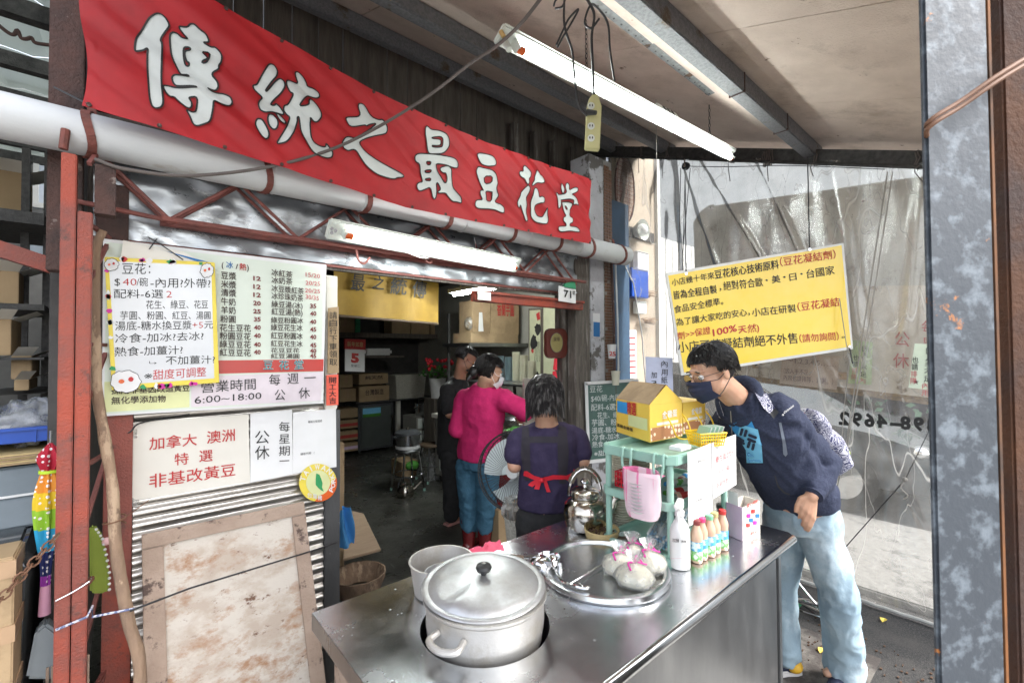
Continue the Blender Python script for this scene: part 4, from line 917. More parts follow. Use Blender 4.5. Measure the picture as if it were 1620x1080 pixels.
# top edge sags between the ties
tops = [(at(133, -60, y=YB).x, at(133, -62, y=YB).z), (at(340, 0, y=YB).x, at(340, 0, y=YB).z), (at(590, 142, y=YB).x, at(590, 142, y=YB).z), (at(760, 222, y=YB).x, at(760, 222, y=YB).z), (at(936, 284, y=YB).x, at(936, 284, y=YB).z)]
bots = [(bl_.x, bl_.z), (at(425, 257, y=YB).x, at(425, 257, y=YB).z), (at(640, 328, y=YB).x, at(640, 328, y=YB).z), (at(830, 365, y=YB).x, at(830, 365, y=YB).z), (br_.x, br_.z)]
def interp(t, x):
    if x <= t[0][0]: return t[0][1]
    for (a, b), (c, d) in zip(t, t[1:]):
        if x <= c: f = (x - a) / (c - a); return b + (d - b) * f
    return t[-1][1]
bxa, bxb = tops[0][0], br_.x
tops[0] = (bxa, max(tops[1][1] + .01, 3.1)); tops[0] = (bxa, tops[1][1] + .015)
def bsurf(u, v):
    x = bxa + (bxb - bxa) * u; z0_, z1_ = interp(bots, x), interp(tops, x); z = z0_ + (z1_ - z0_) * v
    e = .5 * math.sin(math.pi * v)
    return (x + .012 * math.sin(v * 7) * (1 if u < .01 or u > .99 else 0), YB + bdisp(x, z) * (.4 + 1.2 * e), z)
def bsy(x, z):
    z0_, z1_ = interp(bots, x), interp(tops, x); v = min(1, max(0, (z - z0_) / (z1_ - z0_))); return YB + bdisp(x, z) * (.4 + .6 * math.sin(math.pi * v))
bn = thing('shop_banner', 'long red cloth banner with large white brush characters', 'banner', ((bxa + bxb) / 2, YB, bl_.z))
MB().grid(320, 60, bsurf).build('cloth', m_banner, bn, fix=False, smooth=80)
GL = []  # (zoom origin, scale, [loops])
Z1 = (200, 10, 5.4); Z2 = (390, 90, 6.35); Z3 = (530, 150, 6); Z4 = (740, 230, 7.2)
GL.append((Z1, [[(255,55),(300,60),(345,105),(370,165),(350,195),(290,260),(312,295),(303,430),(300,560),(305,720),(318,820),(300,865),(250,882),(215,860),(195,780),(183,560),(178,400),(185,345),(150,370),(85,370),(70,355),(80,270),(130,180),(190,95)]]))
GL.append((Z1, [[(400,220),(440,235),(470,270),(530,280),(490,240),(455,190),(450,165),(520,180),(545,150),(580,155),(630,205),(680,240),(705,295),(700,310),(650,305),(720,350),(760,350),(815,410),(815,470),(785,515),(790,545),(720,575),(780,640),(790,680),(770,708),(735,705),(690,685),(740,730),(830,735),(895,770),(912,820),(880,855),(820,845),(740,805),(740,880),(720,980),(660,1005),(605,1022),(570,1005),(545,940),(512,880),(535,885),(565,902),(600,890),(612,770),(530,765),(563,810),(560,850),(540,868),(500,850),(430,790),(410,765),(370,768),(330,720),(310,665),(350,662),(430,684),(600,698),(600,688),(430,672),(400,640),(388,600),(410,583),(480,592),(535,598),(530,580),(485,586),(460,578),(430,520),(390,400),(370,270),(375,235)],
    [(487,348),(545,355),(545,378),(500,378),(500,410),(520,455),(540,465),(540,490),(510,490),(492,420)], [(640,390),(715,395),(705,450),(680,488),(645,488),(650,470),(690,455),(690,440)]]))
GL.append((Z2, [[(240,85),(275,95),(305,160),(290,220),(240,270),(185,345),(195,362),(270,275),(320,240),(360,265),(375,320),(340,380),(260,450),(235,490),(280,495),(290,475),(330,510),(372,570),(365,590),(300,570),(255,570),(180,585),(125,555),(105,500),(120,460),(160,415),(110,370),(70,330),(60,290),(100,290),(130,230),(170,160),(210,100)]]))
for lp in ([(105,622),(150,635),(190,690),(228,760),(225,810),(190,832),(150,800),(110,730),(88,665)], [(210,600),(250,605),(290,650),(302,700),(290,740),(260,740),(220,700),(198,640)], [(290,575),(330,590),(375,640),(385,680),(365,695),(330,675),(300,630)]): GL.append((Z2, [lp]))
GL.append((Z2, [[(500,150),(530,155),(580,210),(605,280),(605,305),(680,320),(730,360),(735,405),(700,425),(650,415),(605,405),(560,445),(510,515),(610,510),(612,450),(640,438),(700,500),(735,580),(735,630),(700,672),(665,665),(630,620),(632,650),(625,700),(640,800),(670,870),(730,905),(790,915),(785,875),(830,930),(862,970),(855,1015),(800,1035),(730,1020),(660,990),(610,930),(575,850),(540,740),(522,640),(515,612),(500,620),(505,660),(480,740),(420,840),(390,865),(300,875),(330,820),(400,700),(435,615),(400,590),(365,545),(370,500),(410,495),(460,395),(420,380),(385,310),(390,260),(420,252),(515,285),(490,210),(485,165)]]))
GL.append((Z3, [[(255,75),(290,90),(345,200),(430,230),(460,225),(510,290),(512,340),(480,368),(340,395),(215,450),(270,540),(370,610),(560,705),(650,755),(660,780),(595,785),(560,805),(480,795),(380,760),(290,690),(230,610),(190,545),(160,530),(110,545),(70,520),(52,470),(80,420),(130,405),(185,420),(300,350),(415,260),(325,280),(305,295),(290,280),(170,305),(130,290),(100,220),(130,205),(250,205),(218,110),(230,80)]]))
GL.append((Z3, [[(875,298),(910,335),(1000,340),(1060,370),(1090,420),(1085,490),(1040,550),(990,562),(900,562),(880,530),(865,450),(855,340),(860,305)], [(918,405),(1025,395),(1020,490),(1000,500),(920,500),(918,480),(995,485),(1005,460),(1000,425),(918,418)]]))
GL.append((Z3, [[(800,552),(900,560),(1050,580),(1140,605),(1168,650),(1165,698),(1120,690),(1050,665),(960,650),(962,700),(970,735),(1005,790),(1045,850),(1060,800),(1055,740),(1025,745),(998,720),(1000,690),(1070,672),(1105,700),(1108,790),(1105,880),(1150,930),(1195,980),(1203,1033),(1165,1015),(1120,1010),(1080,960),(1060,925),(990,930),(985,915),(1020,890),(975,810),(978,920),(950,1000),(925,960),(918,870),(860,895),(810,915),(785,890),(780,850),(800,830),(840,825),(835,750),(825,650),(780,620),(770,570)],
    [(868,632),(915,632),(905,665),(880,665)], [(870,708),(918,710),(915,735),(875,728)], [(880,785),(925,780),(925,808),(870,805)]]))
GL.append((Z4, [[(125,82),(200,100),(290,125),(325,180),(320,235),(230,230),(160,220),(130,170),(112,110)]]))
GL.append((Z4, [[(125,242),(180,262),(290,270),(345,330),(345,420),(320,480),(335,530),(355,570),(340,610),(310,645),(390,665),(430,710),(420,770),(370,765),(300,735),(200,725),(100,720),(78,680),(90,630),(120,622),(165,625),(145,560),(142,515),(165,510),(185,515),(160,470),(130,390),(108,300),(110,255)], [(187,352),(282,350),(268,430),(205,435)], [(205,525),(250,515),(300,530),(270,640),(210,635),(212,580)]]))
for lp in ([(635,230),(680,280),(708,320),(700,370),(680,385),(685,430),(670,455),(650,430),(635,385),(595,365),(575,320),(585,298),(620,305),(618,260)], [(768,285),(800,300),(808,350),(840,345),(860,390),(855,430),(820,442),(770,430),(715,475),(710,450),(745,400),(740,370),(755,320)],
           [(670,458),(690,490),(688,540),(672,600),(680,720),(672,870),(645,865),(625,790),(622,660),(590,715),(570,700),(585,620),(610,550),(640,490)], [(745,490),(770,510),(782,560),(785,605),(820,588),(850,610),(845,665),(800,665),(765,680),(765,750),(790,805),(850,820),(865,780),(880,705),(890,780),(915,850),(905,895),(850,890),(780,870),(735,820),(720,740),(722,600),(728,520)],
           [(1065,430),(1090,445),(1098,500),(1090,550),(1075,535),(1055,480)], [(1135,418),(1165,450),(1168,510),(1210,480),(1245,485),(1250,530),(1190,555),(1230,570),(1262,610),(1268,660),(1255,685),(1225,670),(1205,680),(1200,650),(1205,625),(1150,610),(1085,615),(1060,625),(1045,700),(1020,730),(1010,700),(1008,620),(1020,540),(1035,530),(1050,560),(1120,550),(1122,470)]): GL.append((Z4, [lp]))
GL.append((Z4, [[(1070,640),(1150,640),(1200,665),(1180,740),(1150,790),(1160,820),(1195,825),(1190,880),(1150,895),(1150,925),(1230,930),(1268,960),(1268,990),(1220,985),(1150,975),(1060,990),(1030,970),(1022,930),(1045,925),(1110,925),(1105,890),(1075,870),(1072,825),(1110,810),(1080,760),(1068,700)], [(1100,690),(1145,690),(1135,730),(1110,735)]]))
def smooth2(lp, it=2):
    for _ in range(it): # chaikin
        out = []
        for i in range(len(lp)):
            a, b = lp[i], lp[(i + 1) % len(lp)]; out += [(a[0] * .78 + b[0] * .22, a[1] * .78 + b[1] * .22), (a[0] * .22 + b[0] * .78, a[1] * .22 + b[1] * .78)]
        lp = out
    return lp
for zr_, loops in GL:
    W_ = []
    for lp in loops:
        q = []
        for x, y in smooth2(lp, 2 if len(lp) > 8 else 1):
            p = PB.hit(zr_[0] + x / zr_[2], zr_[1] + y / zr_[2]); q.append((p.x, p.z))
        W_.append(q)
    mb = MB(); mb.poly(W_, lambda x, z: V((x, 0, z)))
    bm = bmesh.new(); vv = [bm.verts.new(v) for v in mb.v]
    for f in mb.f:
        try: bm.faces.new([vv[i] for i in f])
        except Exception: pass
    for _ in range(6):
        ed = [e for e in bm.edges if e.calc_length() > .03]
        if not ed: break
        bmesh.ops.subdivide_edges(bm, edges=ed, cuts=1); bmesh.ops.triangulate(bm, faces=bm.faces)
    for v in bm.verts: v.co.y = bsy(v.co.x, v.co.z) - .004
    me2 = MB(); me2.v = [v.co.copy() for v in bm.verts]; bm.verts.index_update(); me2.f = [tuple(v.index for v in f.verts) for f in bm.faces]; me2.m = [0] * len(me2.f); bm.free()
    me2.build('brush_character', m_char, bn, smooth=80)
    ol = MB()
    for q in W_:
        k = len(q); L0 = len(ol.v)
        for i in range(k):
            a, b = V(q[i - 1]), V(q[(i + 1) % k]); t = (b - a); t = t.normalized() if t.length > 1e-9 else V((1, 0)); nn = V((-t.y, t.x)) * .0029
            for sg in (-1, 1): xx_, zz_ = q[i][0] + nn.x * sg, q[i][1] + nn.y * sg; ol.v.append(V((xx_, bsy(xx_, zz_) - .0062, zz_)))
        for i in range(k): j = (i + 1) % k; ol.f.append((L0 + 2 * i, L0 + 2 * i + 1, L0 + 2 * j + 1, L0 + 2 * j)); ol.m.append(0)
    ol.build('character_outline', m_ink, bn, fix=False, smooth=0)
for u in [i / 13 for i in range(14)]:
    for v in (.985, .015):
        p = V(bsurf(u if 0 < u < 1 else (.006 if u == 0 else .994), v)); MB().tube([p + V((0, -.006, 0)), p + V((0, .002, 0))], .007, 10).build('eyelet', m_rust, bn)
for u in (.004, .996):
    for v in (.02, .98): p = V(bsurf(u, v)); MB().tube([p, p + V(((-.08 if u < .5 else .1), .06, .05))], .003, 5).build('tie_cord', m_cable, bn)
# ================================================================== RIGHT SIDE: SHEET, TARPAULIN, SIGNS, STREET
XS = 3.6
def sheet_edge(z):  # y of the inner (left) edge as a curve
    t = z / 3.6
    return interp([(0, 2.1), (1.2, 2.28), (1.9, 2.34), (2.35, 2.42), (2.7, 2.62), (3.6, 2.84)], z)
def sfn(u, v):
    zt_ = lambda y: zr(y) - .13
    y1 = 2.84; z = None
    y = -.35 + (2.84 + .35) * u
    ztop = zt_(y); z = .015 + (ztop - .015) * v
    ye = sheet_edge(z); y = -.35 + (ye + .35) * u; ztop = zt_(y); z = .015 + (ztop - .015) * v
    w_ = .020 * noise.noise(V((y * 1.6, z * .8, 5))) + .010 * noise.noise(V((y * 5 + z * 2, z * 1.5, 2))) + .006 * noise.noise(V((y * 14, z * 3, 8)))
    crease = 0
    for (yc, tilt, wd, am) in ((.78, .10, .05, .030), (1.02, .35, .016, .02), (1.25, .5, .014, .018), (1.6, .3, .016, .02), (.45, -.1, .03, .02), (1.9, .05, .03, .02)):
        q_ = (y - yc - tilt * (z - 2.2)); crease += am * math.exp(-(q_ / wd) ** 2) * (1 if z > 1.7 else .25)
    return (XS - w_ - crease - .012, y, z)
sheet = thing('clear_plastic_sheet', 'large wrinkled clear plastic sheet closing off the side of the stall', 'plastic sheet', (XS, 1.2, 0))
MB().grid(200, 150, sfn).build('film', m_film, sheet, fix=False, smooth=80)
MB().tube([sfn(i / 60, .002) for i in range(61)], .012, 8).build('bottom_hem', M('grey_hem', (.38, .38, .36), .6), sheet)
MB().tube([sfn(1, i / 40) for i in range(41)], .006, 6).build('edge_cord', m_whitepl, sheet)
pc = PX(XS - .05)
lettering(sheet, m_ink, [L_(pc, c, x, 673 + (x - 1327) * .075, x + 17, 674.5 + (x - 1327) * .075, 26, .045, 0, mirror=True) for c, x in (('2', 1327), ('9', 1347), ('6', 1367), ('4', 1387), ('-', 1408), ('8', 1424), ('9', 1445), ('8', 1466), ('-', 1490))][:8])
stn = MB()
for x in (1327, 1347, 1367, 1387, 1424, 1445, 1466):
    a = pc.hit(x + 8.5, 644 + (x - 1327) * .075, -.0); b = pc.hit(x + 8.5, 676 + (x - 1327) * .075, -.0)
# tarpaulin behind the film
XT = 3.68; pT = PX(XT)
tp = thing('tan_tarpaulin', 'old tan tarpaulin with red writing hanging behind the clear sheet', 'tarpaulin', (XT, 1.1, 1.3))
def tl_(t): return interp([(0, 1.38), (.3, 1.36), (.55, 1.33), (1, 1.27)], t)
ya, yb_ = pT.hit(1098, 400).y, -.4
def tpf(lo, hi):
    def f(u, v):
        y = ya + (yb_ - ya) * u
        z0_ = pT.hit(1098, 592).z + (pT.hit(1487, 642).z - pT.hit(1098, 592).z) * (ya - y) / (ya - pT.hit(1487, 642).y)
        z1_ = pT.hit(1098, 330).z + (pT.hit(1475, 277).z - pT.hit(1098, 330).z) * (ya - y) / (ya - pT.hit(1475, 277).y)
        if u < .06: z1_ -= .12 * (1 - u / .06) ** 2
        vv = lo + (hi - lo) * v
        return (XT + .012 * noise.noise(V((y * 2.5, vv * 4, 0))), y, z0_ + (z1_ - z0_) * vv + (.006 * noise.noise(V((y * 30, 0, 0))) if lo == 0 and v == 0 else 0))
    return f
MB().grid(60, 24, tpf(.52, 1)).build('upper_cloth', m_tarp, tp, fix=False)
MB().grid(60, 24, tpf(.03, .52)).build('lower_cloth', m_tarp_lo, tp, fix=False)
MB().grid(80, 2, tpf(0, .03)).build('torn_tape_hem', M('brown_hem_tape', (.3, .2, .1), .7, c2=(.12, .08, .05), scale=40), tp, fix=False)
for q in ((1117, 650), (1126, 330), (1222, 333), (1367, 320), (1198, 577), (1333, 594)):
    c = pT.hit(*q, .02); MB().box(c, (.004, .055, .05)).build('eyelet_patch', m_tape if q[1] > 500 else m_tarp, tp); MB().tube([c - V((.002, 0, 0)), c - V((.006, 0, 0))], .008, 12).build('eyelet', m_chrome, tp)
lettering(tp, M('red_brush_print', (.5, .12, .12), .6), [L_(pT, c, x, y, x + w_, y + 2, h, .01, .02) for c, x, y, w_, h in (('公', 1416, 547, 24, 23), ('休', 1414, 581, 25, 23), ('每', 1459, 527, 24, 20), ('星', 1459, 553, 24, 20))])
def tsign(lab, q, mat, off=.025, pl=None): return sign('paper_notice', lab, 'notice', pl or pT, q, mat, t=.002, off=off)
pF = PX(3.515)
t1 = tsign('pale green queue notice hanging right of the lilac paper and yellow sign, below its corner', [(1343, 606), (1380, 608), (1382, 541), (1351, 538)], M('faded_green_paper', (.45, .55, .3), .6)); t1['label'] = 'faded green queue notice just below the yellow sign corner'
t2 = tsign('white and mint queue notice with a star beside the galvanised post', [(1437, 613), (1483, 618), (1488, 545), (1447, 543)], M('mint_paper', (.72, .82, .66), .5), 0, pF)
for t_, x0_, y0_, ts in ((t1, 1353, 556, 10), (t2, 1462, 560, 11)):
    lettering(t_, m_ink, [L_(pF if t_ is t2 else pT, c, x0_ + (13 if t_ is t1 else 3) - i * .8, y0_ + i * ts, x0_ + (23 if t_ is t1 else 14) - i * .8, y0_ + i * ts + .5, ts - 1, .01, .004 if t_ is t2 else .034) for i, c in enumerate('因人手不足')] +
        [L_(pF if t_ is t2 else pT, c, x0_ - (1 if t_ is t1 else 19) - i * .6, y0_ + 14 + i * ts, x0_ + (8 if t_ is t1 else -9) - i * .6, y0_ + 14 + i * ts + .5, ts - 1, .01, .004 if t_ is t2 else .034) for i, c in enumerate('也請')])
    lettering(t_, m_pinkred, [L_(pF if t_ is t2 else pT, c, x0_ + (8 if t_ is t1 else -3) - i * .8, y0_ + (i + 5) * ts, x0_ + (18 if t_ is t1 else 8) - i * .8, y0_ + (i + 5) * ts + .5, ts - 1, .01, .004 if t_ is t2 else .034) for i, c in enumerate('內用' if t_ is t2 else '內')] +
        [L_(pF if t_ is t2 else pT, c, x0_ - (3 if t_ is t1 else 21) - i * .6, y0_ + 14 + (i + 2) * ts, x0_ + (6 if t_ is t1 else -11) - i * .6, y0_ + 14 + (i + 2) * ts + .5, ts - 1, .01, .004 if t_ is t2 else .034) for i, c in enumerate('排隊')], 'red_lettering')
lettering(t2, m_ink, [L_(pF, '★', 1444, 608, 1454, 609, 10, .0, .004)])
t3 = tsign('tan printed queue notice with numbers taped under the yellow sign', [(1235, 606), (1325, 616), (1330, 563), (1240, 558)], M('tan_paper', (.55, .42, .33), .6))
lettering(t3, M('grey_brown_print', (.2, .12, .11), .7), [L_(pT, '～1.2.3.4.5……', 1246, 574, 1325, 581, 10, .01, .03), L_(pT, '（因人手不足，', 1242, 590, 1284, 593, 8, .01, .03), L_(pT, '內用也請排隊，謝謝。）', 1242, 601, 1320, 608, 9, .01, .03)])
# wooden plank lower left of tarp
MB().slab([PX(3.72).hit(*q) for q in ((1062, 655), (1112, 660), (1112, 598), (1062, 590))], (-1, 0, 0), .03).build('brown_board', m_oldwood, label='small brown weathered board low behind the lilac paper', cat='board')
# yellow sign
ys_ = Pl(at(1200, 490, d=2.85), FW)
yq = [(1078, 594), (1350, 552), (1335, 384), (1053, 432)]
ysn = thing('yellow_sign', 'bright yellow hanging sign with black and red Chinese writing', 'sign', ys_.hit(1200, 590))
MB().slab([ys_.hit(*q) for q in yq], -FW, .012).build('white_panel', m_alframe, ysn, bev=.002)
yi = [(1082, 589), (1346, 548), (1331, 388), (1057, 436)]
MB().slab([ys_.hit(*q, .002) for q in yi], -FW, .002).build('yellow_face', m_yellow, ysn)
def YL(s_, x0, y0, x1, y1, h, bold=.012): return L_(ys_, s_, x0, y0, x1, y1, h, bold, .004, lean=-h * .12)
lettering(ysn, m_ink, [YL('小店幾十年來', 1063, 453, 1130, 441, 11, .015), YL('豆花核心技術原料', 1131, 442, 1232, 425, 14, .03), YL('皆為全程自製', 1066, 474, 1134, 464, 13, .03), YL('，', 1138, 461, 1141, 460, 12), YL('絕對符合歐', 1145, 460, 1207, 453, 14),
    YL('·', 1211, 449, 1215, 449, 12, .05), YL('美', 1221, 449, 1234, 447, 12, .03), YL('·', 1239, 444, 1243, 444, 12, .05), YL('日', 1249, 445, 1260, 443, 12), YL('·', 1266, 439, 1270, 439, 12, .05), YL('台國家', 1276, 441, 1320, 434, 14),
    YL('食品安全標準。', 1067, 496, 1144, 482, 12), YL('為了讓大家吃的安心，', 1070, 516, 1186, 499, 12), YL('小店在研製', 1190, 501, 1259, 494, 13),
    YL('小店豆花凝結劑絕不外售', 1073, 558, 1262, 543, 17), YL('。', 1331, 536, 1336, 535, 10)])
lettering(ysn, m_redink, [YL('（豆花凝結劑）', 1234, 422, 1322, 409, 14), YL('（豆花凝結', 1262, 493, 1328, 484, 14), YL('劑>>保證', 1072, 538, 1124, 528, 12, .01), YL('100%', 1128, 533, 1166, 525, 14, .02), YL('天', 1168, 528, 1181, 526, 12, .04), YL('然)', 1183, 527, 1201, 524, 13, .01), YL('（請勿詢問）', 1265, 542, 1327, 538, 13, .01)], 'red_lettering')
for q, top_ in (((1085, 433), (1083, 268)), ((1280, 395), (1276, 250)), ((1343, 548), (1347, 575))):
    c = ys_.hit(*q, .004); MB().tube([c, c - FW * .003], .009, 12).build('grommet', m_chrome, ysn)
    b = ys_.hit(*top_, .01)
    if q[1] < 500: b = V((b.x, b.y, min(b.z, zr(b.y) - .03)))
    mb = MB(); k = 14; mb.tube([c.lerp(b, i / k) + V((.002 * math.sin(i * 2), 0, 0)) for i in range(k + 1)], .0035, 5).build('hanging_cord', m_cable, ysn)
# lilac paper sign
pz = Pl(at(1040, 600, d=2.9), FW)
ls = thing('lilac_paper_sign', 'lilac grey paper sign with black column writing left of the yellow sign', 'sign', pz.hit(1044, 660))
MB().slab([pz.hit(*q) for q in ((1024, 660), (1066, 662), (1064, 566), (1021, 564))], -FW, .002).build('sheet', M('lilac_paper', (.42, .45, .58), .6), ls)
lettering(ls, m_ink, [L_(pz, c, 1046, y, 1056, y, 11, 0, .003) for c, y in (('內', 581), ('用', 594), ('紙', 606), ('碗', 619))] + [L_(pz, c, 1030, y, 1039, y, 10, 0, .003) for c, y in (('加', 598), ('3', 610), ('元', 622))])
MB().tube([pz.hit(1043, 566), pz.hit(1041, 430), V((pz.hit(1041, 430).x, pz.hit(1041, 430).y, zr(pz.hit(1041, 430).y) - .02))], .002, 5).build('hanging_string', m_rope, ls)
# pulley, ropes, ball
pu = thing('rope_pulley', 'small black pulley with ropes hanging below the sheet rail', 'pulley', at(1085, 275, x=3.5))
c = at(1085, 263, x=3.5); MB().lathe([(0, -.014), (.03, -.014), (.032, -.008), (.02, 0), (.032, .008), (.03, .014), (0, .014)], n=20, T=Matrix.Translation(c) @ Matrix.Rotation(R(90), 4, 'Y')).build('wheel', m_cable, pu)
MB().tube([c + V((-.02, 0, 0)), c + V((-.02, 0, .05)), c + V((.04, 0, .07))], .006, 6).build('bracket', m_chrome, pu)
MB().tube([c + V((-.016, 0, 0)), c + V((-.022, 0, 0))], .013, 14).build('axle', m_chrome, pu)
for x0_, x1_, y1_ in ((1077, 1070, 560), (1084, 1078, 500), (1092, 1080, 400)): MB().tube([at(x0_, 266, x=3.47), at(x1_, y1_, x=3.47)], .003, 5).build('rope', m_cable, pu)
MB().tube(cr([c, at(1150, 264, x=3.5), at(1250, 262, x=3.5), at(1400, 268, x=3.5)], 3), .003, 5).build('rope', m_cable, pu)
dr = thing('draw_cord', 'pale draw cord with a lime green ball hanging at the backpack', 'cord', at(1337, 716, x=3.3))
p_ = at(1337, 716, x=3.3); tp_ = at(1404, 272, x=3.5)
MB().ell(p_, .026, n=16, k=10).build('lime_ball', m_glow, dr)
MB().tube([tp_, at(1372, 480, x=3.42), p_], .0035, 5).tube([at(1412, 272, x=3.5), at(1380, 480, x=3.42), p_ + V((0, -.01, .02))], .003, 5).build('cord', m_rope, dr)
MB().tube([p_, at(1318, 800, x=3.42)], .003, 5).tube([at(1328, 720, x=3.4), at(1310, 806, x=3.44)], .0025, 5).build('lower_cord', m_rope, dr)
MB().tube([at(1328, 472, x=3.4), at(1343, 570, x=3.4), at(1336, 640, x=3.4), at(1326, 760, x=3.4)], .0025, 5).build('second_cord', m_rope, dr)
tc_ = thing('tether_cord', 'dark cord tied to the sheet running down to the left', 'cord', at(1330, 876, x=3.5))
k0 = at(1432, 758, x=3.53); MB().tube([at(1320, 885, x=3.45), k0], .003, 5).tube([k0, at(1480, 660, x=3.55)], .002, 5).build('cord', m_cable, tc_)
MB().tube(cr([k0, k0 + V((-.01, .02, -.05)), k0 + V((0, -.01, -.09)), k0 + V((0, .01, -.12))], 3), .004, 5).ell(k0, .014, n=8, k=6).build('knot', m_rope, tc_)
# things beyond the film
op = thing('outside_pillar', 'cream wall pillar seen through the plastic sheet', 'pillar', (3.95, 2.75, 0))
MB().b2((3.62, 2.62, 0), (4.33, 2.71, 5)).build('rendered_wall', m_offwall, op)
MB().b2((4.30, 2.59, 0), (4.36, 2.66, 5)).build('white_corner_strip', m_whitewall, op)
PO = PY(2.6)
for nm, q, mt_, lab, ct, dp in (('meter_box', (1001, 402, 1018, 434), m_whitepl, 'white meter box on the cream pillar behind the sheet', 'meter', .06),
        ('meter_box', (1001, 478, 1016, 496), m_enamel, 'lower small grey box on the cream pillar', 'box', .05),
        ('red_poster', (974, 522, 1006, 600), m_white, 'white poster with red lines behind the clear sheet', 'poster', .004),
        ('blue_bucket', (986, 430, 1012, 470), m_bluepl, 'hanging blue tub on the cream pillar behind the sheet', 'tub', .1)):
    a, b = PO.hit(q[0], q[3]), PO.hit(q[2], q[1]); t = thing(nm, lab, ct, ((a.x + b.x) / 2, 2.58, a.z))
    MB().b2((a.x, 2.6 - dp, a.z), (b.x, 2.598, b.z)).build('shell', mt_, t, bev=.004 if dp > .01 else 0)
    if nm == 'red_poster':
        for k in range(7): zz = a.z + (b.z - a.z) * (.1 + .12 * k); MB().b2((a.x + .02, 2.592, zz), (b.x - .02, 2.595, zz + .012)).build('red_line', m_redink, t)
    else: MB().b2((a.x + .01, 2.598 - dp, b.z - .015), (b.x - .01, 2.6 - dp, b.z - .005)).build('lid', m_chrome, t)
fc = thing('fan_cover', 'oval mesh fan cover hanging high behind the plastic sheet', 'fan cover', PO.hit(988, 345))
c = PO.hit(986, 300); rx_, rz_ = .16, .33
MB().tube([c + V((rx_ * math.cos(a), -.02, rz_ * math.sin(a))) for a in [k * math.pi / 16 for k in range(32)]], .008, 6, closed=True).build('rim', m_rust, fc)
mb = MB()
for k in range(-7, 8):
    f = math.sqrt(max(0, 1 - (k / 8) ** 2)); mb.tube([c + V((rx_ * k / 8, -.02, -rz_ * f)), c + V((rx_ * k / 8, -.02, rz_ * f))], .003, 4); mb.tube([c + V((-rx_ * f, -.022, rz_ * k / 8)), c + V((rx_ * f, -.022, rz_ * k / 8))], .003, 4)
mb.build('mesh_wires', m_strap, fc, kind='stuff')
wl = thing('wall_lamp', 'round white lamp in a grey reflector on the cream pillar', 'lamp', PO.hit(1008, 395)); c = PO.hit(1006, 366)
MB().lathe([(.0, 0), (.06, .0), (.1, .08), (.105, .09)], n=24, T=Matrix.Translation(c) @ Matrix.Rotation(R(90), 4, 'X')).build('reflector', m_enamel, wl)
MB().ell(c + V((0, -.07, 0)), .06, n=16, k=10).build('globe', m_whitepl, wl)
for k, (q, lab) in enumerate((((1018, 466), 'upper dusty bundle of twigs wedged behind the sheet'), ((1020, 508), 'lower dusty bundle of twigs wedged behind the sheet'))):
    c = PO.hit(*q); mb = MB()
    for i in range(30): a = c + V((random.uniform(-.13, -.02), -.05 + random.uniform(-.03, .03), random.uniform(-.02, .02))); mb.tube([a, a + V((random.uniform(.1, .2), 0, random.uniform(-.02, .03)))], .004, 4)
    mb.build('twig_bundle', m_stick, label=lab, cat='twigs', group='twig bundles behind the sheet', kind=None)
for i in range(9):
    pass
rd = thing('corrugated_shutter', 'white ribbed metal door beyond the cream pillar', 'door', (5.9, 3.6, 0))
for i in range(16): MB().b2((4.4 + i * .2, 3.6, 0), (4.585 + i * .2, 3.64, 3.3)).build('rib_panel', m_whitewall, rd, bev=.01)
